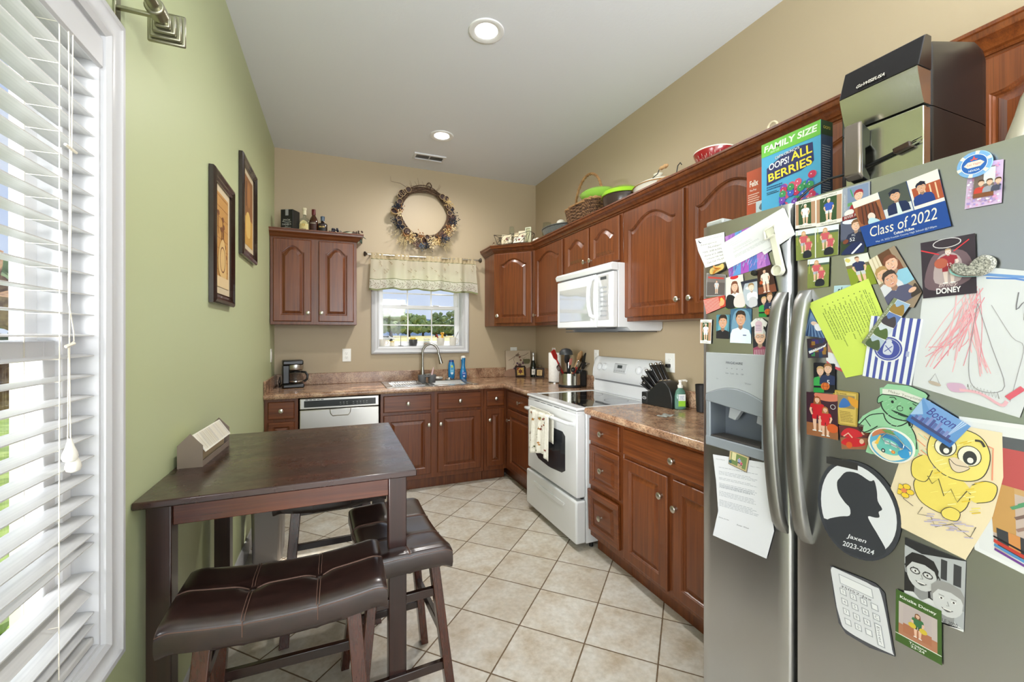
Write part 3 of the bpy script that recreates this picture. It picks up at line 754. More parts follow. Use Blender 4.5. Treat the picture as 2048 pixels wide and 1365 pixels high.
# backguard, curved face
prof = [(-.075,.905),(-.078,.975),(-.070,1.0),(-.075,1.02),(-.088,1.04),(-.085,1.09),(-.070,1.15),(-.055,1.185),(-.035,1.2),(-.012,1.195),(-.008,.905)]
MB().prism(prof, .0, w, 'x').build('backguard', ENAMEL, t, bevel=.008, seg=2)
MB().prism([(-.0785,1.0),(-.066,1.002),(-.066,1.012),(-.0785,1.012)], .03, w-.03, 'x').build('vent_slot', M('grey_vent', (120,122,124), .5), t)
def onback(x, z, off=.0):   # point on the sloped face
    y = -.085+(z-1.09)*.25; return (x, y-off, z)
for x, z in ((.105,1.115),(.175,1.118),(.60,1.118),(.67,1.115)):
    k = MB().lathe([(.029,0),(.030,-.008),(.027,-.014),(.022,-.017),(1e-4,-.018)], n=24, axis='y'); k.box(-.005, .005, -.026, -.010, -.022, .022)
    k.build('control_knob', ENAMEL, t, loc=onback(x, z), rot=(rad(-14), 0, 0), bevel=.001)
d_ = MB().box(.30, .455, -.006, .01, -.04, .035).build('display', M('stove_display', (190,192,192), .15), t, loc=onback(0, 1.12), rot=(rad(-14), 0, 0), bevel=.006)
a = plane_art((0, -.0065, 0), (1,0,0), (0,0,1)); a.rect(.345, -.002, .405, .022, (60,66,66))
for i in range(5): a.rect(.312+i*.028, -.028, .330+i*.028, -.018, (160,162,164))
a.mb.build('display_markings', a.mats, d_, fix=False)
# manifold strip with vents, door, drawer
m = MB().box(.012, w-.012, -F-.045, -F+.02, .83, .888); m.build('vent_strip', ENAMEL, t, bevel=.004)
v = MB()
for i in range(5):
    for k in range(3): v.box(.13+i*.105, .205+i*.105, -F-.0462, -F-.044, .873-k*.009, .876-k*.009)
v.build('vent_slits', BLACKM, t)
dr = MB().box(.008, w-.008, -F-.048, -F+.018, .335, .872); dr = dr.build('oven_door', ENAMEL, t, bevel=.008)
ow = MB().prism([(.155,.47),(.155,.70),(.19,.725),(.57,.725),(.607,.70),(.607,.47),(.56,.445),(.40,.432),(.36,.432),(.20,.445)], -F-.0495, -F-.044, 'y').build('oven_window', M('oven_glass', (44,46,50), .12), dr, bevel=.001)
hb = MB().tube([(.05,-F-.048,.80),(.05,-F-.085,.808),(.09,-F-.098,.812),(w/2,-F-.102,.815),(w-.09,-F-.098,.812),(w-.05,-F-.085,.808),(w-.05,-F-.048,.80)], .016, 12, flat=.8)
hb.build('door_handle', ENAMEL, dr)
sd = MB().box(.0, w-.0, -F-.058, -F+.018, .045, .318).build('storage_drawer', ENAMEL, t, bevel=.012, seg=3)
hp = MB().prism([(.14,.262),(.62,.262),(.60,.236),(.54,.228),(.22,.228),(.16,.236)], -F-.064, -F-.056, 'y').build('drawer_grip', ENAMEL, sd, bevel=.003)
MB().box(.03, w-.03, -F+.0, -F+.021, .318, .336).build('shadow_gap', BLACKM, t)

# dish towel over the oven handle
TW = noisy('leaf_towel_cloth', (226,222,208), (238,234,222), 60, .9)
t = thing('dish_towel', 'off white kitchen towel with autumn leaves hanging on the oven door handle', 'towel', (W-F-.102, 2.745, .83))
def tw(u, v):
    y = -.175+.35*u; f = .010*sin(u*19)+.006*sin(u*41+1); 
    if v < .06: a_ = (v/.06)*pi/2; return (-.018*cos(a_*1.0)+0, -y*.92, .0+.018*sin(pi/2-a_)-.0)
    k = (v-.06)/.94; return (-.021-.004*k+f*(.4+k), -(y*(.92+.05*k)), -.30*k*(1+.05*sin(u*7))-.001)
m = MB().grid(tw, 34, 20); o = m.build('cloth', TW, t, solid=.0035, fix=False)
m = MB().grid(lambda u, v: (.018+.004*sin(u*17)*v, .16-.32*u, -.20*v+.0), 16, 8).build('back_flap', TW, t, solid=.0035, fix=False)
a = Art(lambda x, y: Vector(tw(x, y)), (-1, 0, 0), lift=.0022)
rr = random.Random(11)
for i in range(26):
    x, y = rr.uniform(.06, .94), rr.uniform(.10, .95); r = rr.uniform(.035, .055); th = rr.uniform(0, 6.3); c = rr.choice([(128,52,40),(176,120,52),(110,120,64),(150,86,44),(92,100,56)])
    pts = []
    for k_ in range(10):
        q = r*(1 if k_ % 2 == 0 else .5); pts.append((x+q*cos(th+k_*pi/5), y+q*.75*sin(th+k_*pi/5)))
    a.poly(pts, c); a.stroke([(x, y), (x+r*1.4*cos(th), y+r*1.1*sin(th))], .008, (90,80,50))
a.mb.build('leaf_print', a.mats, t, fix=False)

# microwave under the short cabinet
MWL, MWW, MB0, MT = 3.100, .762, 1.430, 1.861
t = thing('microwave', 'white over the range microwave with vented top and side handle', 'microwave', (W, MWL, 0), RZR)
w = MWW
MB().prism([(-.003,1.425),(-.003,MT),(-.375,MT),(-.375,MB0),(-.30,MB0),(-.27,1.405),(-.02,1.405)], .003, w-.003, 'x').build('body', ENAMEL, t, bevel=.004)
MB().box(.004, .565, -.425, -.377, MB0, MT-.058).build('door', ENAMEL, t, bevel=.008)
MB().box(.570, w-.004, -.420, -.377, MB0, MT-.058).build('control_panel', ENAMEL, t, bevel=.008)
MB().prism([(-.377,MT-.054),(-.377,MT),(-.425,MT),(-.442,MT-.02),(-.432,MT-.050)], .0, w, 'x').build('vent_grille', ENAMEL, t, bevel=.004)
MWG = M('microwave_window', (206,208,210), .05, .45, Coat_Weight=1.0, Coat_Roughness=.02)
MB().box(.045, .50, -.4275, -.424, MB0+.05, MT-.13).build('window', MWG, t, bevel=.003)
MB().box(.592, .715, -.4225, -.419, MB0+.05, MT-.075).build('glossy_panel', MWG, t, bevel=.003)
MB().tube([(.545,-.424,1.50),(.546,-.455,1.515),(.548,-.472,1.58),(.549,-.476,1.64),(.548,-.472,1.70),(.546,-.455,1.765),(.545,-.424,1.78)], .013, 12, flat=1.3).build('handle', ENAMEL, t)
a = plane_art((0, -.4232, 0), (1,0,0), (0,0,1)); a.rect(.62, 1.755, .69, 1.775, (60,64,66))
for r_ in range(7):
    for q_ in range(3): a.rect(.618+q_*.027, 1.505+r_*.032, .636+q_*.027, 1.515+r_*.032, (150,154,158))
a.mb.build('key_markings', a.mats, t, fix=False)
m = MB().box(.03, w-.03, -.36, -.03, 1.398, 1.404); m.box(.10, .66, -.40, -.33, 1.418, 1.4295); m.build('grease_filter', M('grey_filter', (96,98,100), .4, .6), t)

# ------------------------------------------------------------------ refrigerator (front faces the left wall)
FX, FYL, FZ = 1.710, 1.132, 1.752                    # front plane, left edge, top of the doors
GAP = .808; FR = .222
t = thing('refrigerator', 'stainless steel side by side refrigerator covered with photos and papers', 'refrigerator', (FX, FYL, 0))
# local: x toward the wall, y = room y - FYL
SIDE = M('fridge_side_grey', (110,112,110), .45)
MB().box(.075, W-.02-FX, FR-FYL+.004, -.004, .03, 1.735).build('cabinet_body', SIDE, t, bevel=.006)
MB().box(.05, .09, FR-FYL+.02, -.02, .0, .11).build('toe_grille', BLACKP, t)
def door_prof(y0, y1):
    # plan outline (x,y) of a softly bowed door, rounded at its edges
    n = 10; pts = [(.072, y0), (.020, y0), (.008, y0+.004*(1 if y1 > y0 else -1))]
    for i in range(n+1):
        k = i/n; yy = y0+(y1-y0)*(.03+.94*k); pts.append((.004-.004*sin(pi*k), yy))
    pts += [(.008, y1-.004*(1 if y1 > y0 else -1)), (.020, y1), (.072, y1)]; return pts
DP = (1.108, .888, 1.000, 1.318)    # dispenser: y left, y right, z bottom, z top
yl, yr, zb, zt = DP[0]-FYL, DP[1]-FYL, DP[2], DP[3]
# freezer door built round the dispenser opening
m = MB()
def seg(ya, yb, z0, z1, m=m):
    ps = [(.072, ya), (.0, ya), (.0, yb), (.072, yb)]; m.prism(ps, z0, z1, 'z')
yL, yR = 0.0, GAP+.006-FYL
full = door_prof(yL, yR)
m.prism(full, .10, zb, 'z'); m.prism(full, zt, FZ, 'z')
lp = [p for p in full if p[1] >= yl]; m.prism([(.072, yl)]+[(.072, yL)]+lp[1:]+[(.002, yl)], zb, zt, 'z')
rp = [p for p in full if p[1] <= yr]; m.prism([(.072, yr), (.002, yr)]+rp[:-1]+[(.072, yR)], zb, zt, 'z')
fd = m.build('freezer_door', STEEL, t)
m = MB().prism(door_prof(GAP-.006-FYL, FR-FYL), .10, FZ, 'z'); rd = m.build('fridge_door', STEEL, t)
MB().box(.03, .074, GAP-.006-FYL-.001, GAP+.006-FYL+.001, .10, FZ-.003).build('door_seal', BLACKM, t)
for y in (-.045, FR-FYL+.045): MB().box(-.0+.012, .11, y-.035, y+.035, FZ+.0005, FZ+.02).build('hinge_cover', M('hinge_grey', (168,170,166), .4), t, bevel=.006)
# handles: long bowed bars
for nm, y, par in (('freezer_handle', .838-FYL, fd), ('fridge_handle', .772-FYL, rd)):
    m = MB(); lps = []
    n = 26
    for i in range(n+1):
        k = i/n; z = .812+(1.500-.812)*k; b = sin(pi*k); off = -.006-.052*(b**.62); th = .012+.010*(1-b)
        if i in (0, n): off += .006
        hw = .0165
        lps.append([(off-.0035, y-hw+.004, z), (off-.0065, y, z), (off-.0035, y+hw-.004, z), (off, y+hw, z), (off+th, y+hw, z), (off+th, y-hw, z), (off, y-hw, z)])
    m.loops(lps); m.build(nm, STEELH, par, ang=50)
# dispenser
dm = M('dispenser_grey', (166,170,174), .35); dk = M('dispenser_cavity_grey', (92,98,106), .25, Coat_Weight=.5)
c0 = MB(); fz = .012
dp = MB()
A0, A1 = yl, yr; archz = lambda k: 1.175+.030*sin(pi*min(max(k,0),1))
tops = [(A0+(A1-A0)*i/12, archz(i/12)) for i in range(13)]
dp.prism([(A0, zt)]+tops+[(A1, zt)], -.004, .02, 'x')
dp.build('dispenser_panel', dm, fd, bevel=.002)
rim = MB(); rim.prism([(p[0], p[1]) for p in tops]+[(A1, 1.128), (A0+.001, 1.152)], -.006, .03, 'x')
rim.box(-.004, .02, A0-.0, A0-.018, zb, 1.16); rim.box(-.004, .02, A1+.012, A1, zb, 1.14); rim.box(-.006, .03, A1, A0, zb, zb+.032); rim.build('dispenser_surround', M('dispenser_rim', (134,140,146), .35), fd, bevel=.003)
cav = MB(); cav.box(.068, .0715, A1, A0, zb, zt-.01); cav.box(.0, .068, A0-.019, A0-.016, zb+.03, 1.2); cav.box(.0, .068, A1+.010, A1+.013, zb+.03, 1.2); cav.box(.0, .068, A1+.01, A0-.016, 1.185, 1.19); cav.box(.0, .068, A1+.01, A0-.016, zb+.022, zb+.034)
cav.build('dispenser_cavity', dk, fd)
for yy, s_ in ((-.105, 1), (-.205, .8)):
    m = MB().prism([(yy+.030*s_, 1.175),(yy-.028*s_, 1.175),(yy-.034*s_, 1.135),(yy-.006, 1.095),(yy+.020*s_, 1.10),(yy+.014*s_,1.135)], .03, .048, 'x'); m.build('dispenser_paddle', dm, fd, bevel=.003)
g_ = MB()
for i in range(7): g_.box(-.002+i*.009, .002+i*.009, A1+.016, A0-.022, zb+.034, zb+.039)
g_.build('drip_grille', M('drip_dark', (70,66,64), .4), fd)
a = Art(lambda x, y: Vector((-.0046, A0-x, y)), (-1, 0, 0))
a.text('FRIGIDAIRE', .115, 1.287, .0075, (60,62,66), .062)
for i, s_ in enumerate(('Low', 'Cook', 'On', 'Off')): a.text(s_, .088+i*.019, 1.253, .0045, (110,112,116)); a.rect(.086+i*.019, 1.268, .089+i*.019, 1.2695, (90,92,96))
a.text('Ice', .05, 1.232, .005, (130,132,136)); a.text('Water', .165, 1.226, .006, (130,132,136))
a.mb.build('dispenser_lettering', a.mats, fd, fix=False)
# ------------------------------------------------------------------ blinds, curtain rod, pictures on the green wall
t = thing('window_blind', 'white horizontal slat blind hanging in the tall left window', 'blind', (0, 0, 0))
Y0, Y1 = LW[0]+.020, LW[1]-.010
MB().box(-.006, -.070, Y0, Y1, LW[3]-.066, LW[3]-.012).build('headrail', SLAT, t, bevel=.003)
MB().prism([(.006,LW[3]-.078),(.006,LW[3]-.012),(-.004,LW[3]-.010),(-.005,LW[3]-.078),(-.001,LW[3]-.082)], Y0-.006, Y1+.006, 'y').build('valance', WHITE, t, bevel=.001)
SLM = MB()
n = 8
top = [(-.025*cos(0)+.05*(i/n)-.0, .0022*sin(pi*i/n)) for i in range(n+1)]
prof = [(a, b) for a, b in [(-.025+.05*i/n, .0022*sin(pi*i/n)) for i in range(n+1)]]+[(a, b-.0026) for a, b in [(.025-.05*i/n, .0022*sin(pi*i/n)) for i in range(n+1)]]
SLM.prism(prof, 0, Y1-Y0, 'y'); slm = SLM.mesh('slat', [SLAT])
zs = [(z, rad(2)) for z in (2.031,1.988,1.945,1.897,1.851,1.804,1.757,1.709,1.663,1.617,1.569,1.521,1.473,1.426,1.378,1.331,1.284,1.235,1.187,1.141,1.093,1.047,.997)]
zs += [(.950, rad(3)), (.908, rad(4)), (.886, rad(1)), (.815, rad(-2)), (.776, rad(34)), (.722, rad(4)), (.690, rad(-3))]
for a, b in zs: inst(slm, 'slat', t, (-.033, Y0, a), (0, b, 0))
MB().box(-.008, -.058, Y0, Y1, LW[2]+.012, LW[2]+.030).build('bottom_rail', SLAT, t, bevel=.004)
CORD = M('cream_cord', (222,216,200), .8)
for y in (Y0+.12, Y0+.56, Y1-.140):
    m = MB()
    for x in (-.0065, -.0605): m.tube([(x, y, LW[3]-.07), (x, y, 1.3), (x-.001, y, LW[2]+.03)], .0011, 6)
    for a, b in zs: m.tube([(-.008, y, a-.004), (-.058, y, a-.004)], .0008, 4)
    m.build('ladder_cord', CORD, t)
m = MB(); yc = Y1-.127
m.tube([(-.020, yc, 2.03), (-.019, yc+.003, 1.75), (-.020, yc, 1.45), (-.017, yc+.012, 1.385), (-.02, yc+.02, 1.365), (-.020, yc+.0, 1.35), (-.0195, yc-.003, 1.2), (-.02, yc-.004, 1.115)], .0011, 6)
m.tube([(-.018, yc+.012, 2.03), (-.019, yc+.010, 1.8), (-.020, yc+.003, 1.355), (-.019, yc+.004, 1.2), (-.018, yc+.006, 1.095)], .0011, 6)
m.tube([(-.02, yc-.012, 1.775),(-.016, yc+.02, 1.77)], .003, 6); m.tube([(-.022, yc-.006, 1.353),(-.016, yc+.012, 1.36)], .0035, 6)
m.v = [(x+.022, y, z) for x, y, z in m.v]; m.build('lift_cord', CORD, t)
for dy, zz in ((-.004, 1.115), (.008, 1.090)):
    MB().lathe([(.003,0),(.005,-.008),(.007,-.016),(.012,-.030),(.0135,-.038),(.011,-.046),(.004,-.050),(1e-4,-.050)], (.006, yc+dy, zz+.045), 14).build('tassel', WPLAST, t)

# curtain rod end above the window corner
t = thing('curtain_rod', 'brushed nickel curtain rod with square stepped finial above the left window', 'curtain rod', (.0, 1.375, 2.215))
yf = 1.62
m = MB()
for s_, d0, d1 in ((.044, .0, .010), (.036, .010, .020), (.027, .020, .032), (.018, .032, .044)):
    m.box(.085-s_, .085+s_, .10-d1, .10-d0, .02-s_, .02+s_)
m.build('finial', BNICKEL, t, bevel=.004)
m = MB().tube([(.085, .062, .02), (.085, -1.45, .02)], .0145, 20); m.build('rod', BNICKEL, t)
MB().tube([(.085, .04, .02), (.085, .0, .02)], .0225, 20).build('collar', BNICKEL, t, bevel=.004)
m = MB().box(.0, .006, .005, .035, -.035, .055); m.box(.0, .085, .013, .027, -.0, .008); m.tube([(.085,.005,.02),(.085,.035,.02)], .022, 16); m.build('wall_bracket', BNICKEL, t, bevel=.0015)

def framed(name, label, y0, y1, z0, z1, fw, art_fn, dark):
    t = thing(name, label, 'picture', (.0, (y0+y1)/2, z0)); hw = (y1-y0)/2; h = z1-z0
    prof = [(0,.002),(0,.020),(.006,.027),(fw*.35,.030),(fw*.6,.022),(fw*.8,.024),(fw,.018),(fw,.006)]
    lps = []
    for sy, sz in ((-1,0),(1,0),(1,1),(-1,1)):
        lps.append([(q, sy*(hw-p), (p if sz == 0 else h-p)) for p, q in prof])
    lps.append(lps[0]); MB().loops(lps, cap0=False, cap1=False).build('frame', dark, t, ang=20)
    MB().box(.002, .010, -hw+fw-.004, hw-fw+.004, fw-.004, h-fw+.004).build('mat_board', M('cream_mat', (206,190,158), .8), t)
    a = plane_art((.0105, -hw+fw, fw), (0,1,0), (0,0,1)); art_fn(a, (y1-y0)-2*fw, h-2*fw); a.mb.build('print', a.mats, t, fix=False)
DKF = M('dark_espresso_frame', (34,20,16), .18, Coat_Weight=.5)
def art1(a, w, h):
    m_ = .035; a.rect(m_, m_, w-m_, h-m_, (190,140,72)); r_ = random.Random(2)
    for i in range(9): a.rect(m_+.005, m_+.03+i*.05, w-m_-.005, m_+.033+i*.05, (150,96,44))
    for i in range(7):
        x = m_+.03+r_.random()*(w-2*m_-.07); y = h-m_-.08-r_.random()*.22; a.ell(x, y, .022, .012, (120,70,30)); a.rect(x-.004, y-.10, x+.004, y, (132,80,36))
    a.blob([(m_+.05,.10),(w-m_-.05,.08),(w-m_-.06,.22),(w/2,.27),(m_+.04,.2)], (214,178,116)); a.ring(w/2, .17, .05, .06, .008, (120,74,34)); a.rect(m_, m_, w-m_, m_+.05, (222,196,150))
def art2(a, w, h):
    m_ = .035; a.rect(m_, m_, w-m_, h-m_, (140,92,48)); a.rect(m_, m_, w-m_, h*.42, (196,150,70)); a.blob([(w*.3,h*.42),(w*.5,h*.5),(w*.7,h*.42),(w*.66,h*.2),(w*.34,h*.2)], (222,186,104)); a.rect(w*.3, h*.55, w*.36, h*.86, (90,50,26)); a.ell(w*.55, h*.72, .05, .08, (168,112,60))
framed('framed_picture', 'narrow dark framed pot print on green wall, nearer the window', 2.245, 2.645, 1.523, 2.135, .048, art1, DKF)
framed('framed_picture', 'dark framed picture on green wall, higher and farther from window', 2.868, 3.325, 1.848, 2.444, .05, art2, DKF)

# ------------------------------------------------------------------ ceiling lights and vent
LED = bpy.data.materials.new('lamp_lens'); LED.use_nodes = True; bs = LED.node_tree.nodes['Principled BSDF']
bs.inputs['Emission Color'].default_value = (1, .96, .90, 1); bs.inputs['Emission Strength'].default_value = 6; bs.inputs['Base Color'].default_value = (.9,.9,.9,1)
for i, (x, y, lb) in enumerate(((1.300, 2.262, 'lit recessed ceiling light, the nearer and larger looking of the two'), (1.355, 3.598, 'lit recessed ceiling light nearer the air vent and back wall'))):
    t = thing('recessed_light', lb, 'ceiling light', (x, y, H), 0, 'recessed lights in the ceiling')
    MB().lathe([(.062,.006),(.066,-.002),(.090,-.009),(.098,-.006),(.100,-.0005),(.100,.0)], n=36).build('trim_ring', M('white_trim_metal', (232,232,232), .4), t)
    MB().lathe([(.063,-.001),(.058,.02),(.050,.04),(.048,.042)], n=32).build('baffle', M('white_baffle', (240,240,236), .35), t)
    MB().lathe([(.064,-.0015),(.02,-.003),(1e-4,-.003)], n=32).build('lens', LED, t)
    s_ = light('lamp_glow', 'SPOT', (x, y, H-.012), (0, 0, 0), 115, (1, .97, .94), .07, spot=rad(172)); s_.parent = t; s_.location = (0, 0, -.012)
t = thing('air_vent', 'white rectangular ceiling air register near the back wall', 'vent', (1.345, 4.078, H-.012), 0)
m = MB(); m.box(-.15, .15, -.07, -.048, 0, .012); m.box(-.15, .15, .048, .07, 0, .012); m.box(-.15, -.128, -.048, .048, 0, .012); m.box(.128, .15, -.048, .048, 0, .012); m.box(-.004, .004, -.048, .048, .002, .012)
m.build('frame', M('vent_white', (222,222,224), .5), t, bevel=.002)
m = MB()
for i in range(24):
    x = -.122+i*.0106; m.prism([(x, .002), (x+.001, .002), (x+.007, .0115), (x+.006, .0115)], -.048, .048, 'y')
m.build('louvre', M('vent_white', (222,222,224), .5), t); MB().box(-.128, .128, -.048, .048, .0116, .0119).build('duct_shadow', BLACKM, t)

# ------------------------------------------------------------------ outlets and switches
OUT = M('outlet_white', (236,236,230), .3)
def outlet(label, P, rz, w=.07, h=.115, kind='duplex', name='wall_outlet', cat='outlet'):
    t = thing(name, label, cat, P, rz)
    MB().box(-w/2, w/2, -.006, -.0005, -h/2, h/2).build('cover_plate', OUT, t, bevel=.003)
    if kind == 'duplex':
        for s_ in (-1, 1):
            MB().lathe([(.0165,-.006),(.0160,-.0085),(1e-4,-.0086)], (0, 0, s_*.0195), 20, axis='y').build('socket', OUT, t)
            a = plane_art((0, -.0087, s_*.0195), (1,0,0), (0,0,1)); a.rect(-.008, -.001, -.006, .007, (60,56,52)); a.rect(.006, -.001, .008, .006, (60,56,52)); a.ell(0, -.008, .0025, .0025, (60,56,52), 10); a.mb.build('slots', a.mats, t, fix=False)
    else: MB().box(-.016, .016, -.009, -.006, -.033, .033).build('rocker', OUT, t, bevel=.002)
    return t
outlet('white double outlet on the tan wall left of the sink window', (.612, D, 1.182), 0, .078, .125)
outlet('small white outlet high behind the leaning vineyard canvas', (2.352, D, 1.185), 0, .08, .11)
outlet('white outlet peeking over the stove backguard', (W, 3.160, 1.190), RZR, .07, .115)
outlet('white outlet partly behind the paper towel roll', (W, 3.955, 1.185), RZR, .07, .115)
outlet('white outlet on right wall with a black plug in its lower socket', (W, 2.272, 1.188), RZR, .09, .13)
outlet('white switch plate on green wall beside the coffee maker', (0, 4.16, 1.20), pi/2, .07, .115, 'rocker', 'wall_switch', 'switch')
t = thing('plug', 'black power plug in the outlet above the green soap', 'plug', (W, 2.272, 1.168), RZR)
MB().prism([(-.014,-.012),(.014,-.012),(.014,.012),(-.014,.012)], -.0085, -.034, 'y').build('body', BLACKP, t, bevel=.004)
MB().tube([(-.0,-.030,0),(-.01,-.05,-.001),(-.03,-.055,-.012),(-.045,-.045,-.05),(-.04,-.03,-.11),(-.02,-.03,-.16),(.0,-.03,-.14)], .0022, 8).build('cord', BLACKP, t)
# ------------------------------------------------------------------ table and stools
t = thing('counter_height_table', 'dark espresso wooden counter height table against the green wall', 'table', (.0, 1.478, 0))
TX, TY, TZ = .780, .860, .914
def tabletop():
    q = NT('worn_espresso_top'); v = q.obj((.9,18,18)); n1 = q.n('TexNoise', {'Vector': v, 'Scale': 1.6, 'Detail': 6}); v2 = q.obj()
    n2 = q.n('TexNoise', {'Vector': v2, 'Scale': 9, 'Detail': 6, 'Roughness': .7}); n3 = q.n('TexNoise', {'Vector': v2, 'Scale': 70, 'Detail': 3})
    c = q.ramp(n1.outputs['Fac'], [(.3, (30,15,13)), (.5, (44,22,18)), (.7, (60,32,25))])
    wear = q.n('MapRange', {'Value': n3.outputs['Fac'], 'From Min': .70, 'From Max': .76}); c = q.mix(q.math('MULTIPLY', wear.outputs[0], .55), c, lin((150,118,96)))
    r = q.n('MapRange', {'Value': n2.outputs['Fac'], 'From Min': .3, 'From Max': .7, 'To Min': .2, 'To Max': .42})
    q.set(Base_Color=c, Roughness=r.outputs[0], Coat_Weight=.55, Coat_Roughness=.16); q.bump(n1.outputs['Fac'], .015, .001); return q.m
TOPM = tabletop()
MB().loops([[(.002,0,TZ-.022),(TX,0,TZ-.022),(TX,TY,TZ-.022),(.002,TY,TZ-.022)], [(.002,0,TZ-.012),(TX,0,TZ-.012),(TX,TY,TZ-.012),(.002,TY,TZ-.012)], [(.002,0.0,TZ),(TX,0.0,TZ),(TX,TY,TZ),(.002,TY,TZ)]]).build('tabletop', TOPM, t, bevel=.004)
LX0, LX1, LY0, LY1, LT = .022, .690, .035, TY-.095, .060
for x in (LX0, LX1):
    for y in (LY0, LY1): MB().box(x, x+LT, y, y+LT, .0, TZ-.0225).build('leg', ESPZ, t, bevel=.003)
APR = wood('apron_wood', (66,29,16), (78,36,20), (92,46,26), axis='x', rough=.25, coat=.4)
m = MB().box(LX0+LT, LX1, LY0+.012, LY0+.032, TZ-.092, TZ-.0225); m.build('apron', APR, t, bevel=.002)
MB().box(LX0+LT, LX1, LY1+LT-.032, LY1+LT-.012, TZ-.092, TZ-.0225).build('apron', APR, t, bevel=.002)
for x in (LX0+.014, LX1+LT-.034): MB().box(x, x+.02, LY0+LT, LY1, TZ-.092, TZ-.0225).build('apron', APR, t, bevel=.002)

LEATH = noisy('dark_brown_leather', (32,19,16), (42,26,22), 30, .28, bump=.06, Coat_Weight=.5, Coat_Roughness=.22)
STL = wood('stool_leg_wood', (58,25,13), (68,30,16), (80,38,20), axis='z', rough=.25, coat=.4)
STITCH = M('stitching_thread', (92,66,54), .7)
def seat_shape(u, v, w, d, pad=0.0):
    # u,v in -1..1 ; saddle with two tufted buttons
    x, y = u*w/2, v*d/2
    z = .026*abs(u)**2.0*1.0-.004+.004*cos(v*pi/2)
    e = max(abs(u), 0); ed = (max(0, (abs(u)-.86)/.14)**2)*.012+(max(0, (abs(v)-.80)/.20)**2)*.010; z -= ed
    for bx in (-.33, .33):
        q = ((u-bx)*w/2)**2+(v*d/2)**2; z -= .013*math.exp(-q/(.026**2))
        z -= .0035*math.exp(-((u-bx)*w/2)**2/(.006**2))
    z -= .0030*math.exp(-(v*d/2)**2/(.006**2))
    return (x, y, z)
def stool(label, loc, rz, w=.50, d=.30, zt=.650, buttons=True):
    t = thing('saddle_stool', label, 'stool', loc, rz, 'saddle stools around the table')
    nu, nv = 44, 28; m = MB()
    m.grid(lambda a, b: (lambda q: (q[0], q[1], zt+q[2]))(seat_shape(a*2-1, b*2-1, w, d)), nu, nv)
    # sides: rim loops going down
    rimi = [(i, 0) for i in range(nu)]+[(nu, j) for j in range(nv)]+[(i, nv) for i in range(nu, 0, -1)]+[(0, j) for j in range(nv, 0, -1)]
    rim = [Vector(m.v[j*(nu+1)+i]) for i, j in rimi]
    def lev(dz, k, flat_=0):
        return [(p.x*(1+k), p.y*(1+k*1.4), p.z-dz) for p in rim]
    L_ = [ [tuple(p) for p in rim], lev(.006, .010), lev(.018, .016), lev(.045, .018), lev(.062, .008), lev(.066, -.03)]
    m.loops(L_, cap0=False, cap1=True)
    s_ = m.build('cushion', LEATH, t, ang=60, fix=False)
    # weld rim so the shading is continuous
    bm = bmesh.new(); bm.from_mesh(s_.data); bmesh.ops.remove_doubles(bm, verts=bm.verts, dist=1e-5); bmesh.ops.recalc_face_normals(bm, faces=bm.faces); bm.to_mesh(s_.data); bm.free()
    # seams
    m = MB()
    def line(f, n=30, off=.0012): m.tube([(lambda q: (q[0], q[1], zt+q[2]+off))(seat_shape(*f(i/n), w, d)) for i in range(n+1)], .0011, 5)
    for bx in (-.33, .33):
        for o_ in (-.014, .014): line(lambda k, bx=bx, o_=o_: (bx+o_, k*2-1))
        for sy in (-1, 1): m.tube([(bx*w/2, sy*d/2*1.012, zt-.014+.026*bx*bx), (bx*w/2, sy*d/2*1.026, zt-.02+.026*bx*bx), (bx*w/2, sy*d/2*1.027, zt-.055+.026*bx*bx)], .0013, 5)
    for o_ in (-.012, .012): line(lambda k, o_=o_: (k*2-1, o_), 44)
    ring = [(p.x*1.012, p.y*1.016, p.z-.008) for p in rim]; m.tube(ring, .0012, 5, closed=True)
    m.build('seam_stitching', STITCH, t)
    for bx in (-.33, .33):
        q = seat_shape(bx, 0, w, d); MB().ball((q[0], q[1], zt+q[2]+.004), .0115, 16, 0, .5).build('button', LEATH, t)
    fz = zt-.066
    # frame rails under the seat
    rx, ry = w/2-.10, d/2-.045
    m = MB(); 
    for sy in (-1, 1): m.box(-rx, rx, sy*ry-.011, sy*ry+.011, fz-.028, fz-.001)
    m.build('seat_rail', ESP, t, bevel=.002)
    sx_, sy_ = .045, .062            # splay
    foot = {}
    for sx in (-1, 1):
        for sy in (-1, 1):
            a, b = Vector((sx*(rx+.012), sy*(ry+.004), fz-.002)), Vector((sx*(rx+.012+sx_), sy*(ry+.004+sy_), .0))
            foot[sx, sy] = (a, b); mm = MB().bar(a, b, .040, .032, (0, 1, 0)); 
            for i in range(4, 8): mm.v[i] = (mm.v[i][0], mm.v[i][1], 0.0)
            mm.build('leg', STL, t, bevel=.0025)
    def on(sx, sy, z): a, b = foot[sx, sy]; k = (a.z-z)/a.z; return a.lerp(b, k)
    for sy, z in ((-1, .30), (1, .30)): MB().bar(on(-1, sy, z), on(1, sy, z), .018, .032, (0,0,1)).build('stretcher', ESP, t, bevel=.002)
    for sx, z in ((-1, .45), (1, .45)): MB().bar(on(sx, -1, z), on(sx, 1, z), .018, .030, (0,0,1)).build('stretcher', ESP, t, bevel=.002)
    for sx, z in ((-1, .19), (1, .19)): MB().bar(on(sx, -1, z), on(sx, 1, z), .018, .030, (0,0,1)).build('stretcher', ESP, t, bevel=.002)
    return t
stool('brown leather saddle stool in front of the table, nearest of the stools', (.386, 1.450, 0), rad(0), .545, .30, .640)
stool('dark leather saddle stool half under the right side of the table', (.735, 1.70, 0), rad(-86), .50, .29, .628)
stool('dark leather saddle stool tucked in behind the far side of the table', (.500, 2.285, 0), rad(2), .48, .28, .640)

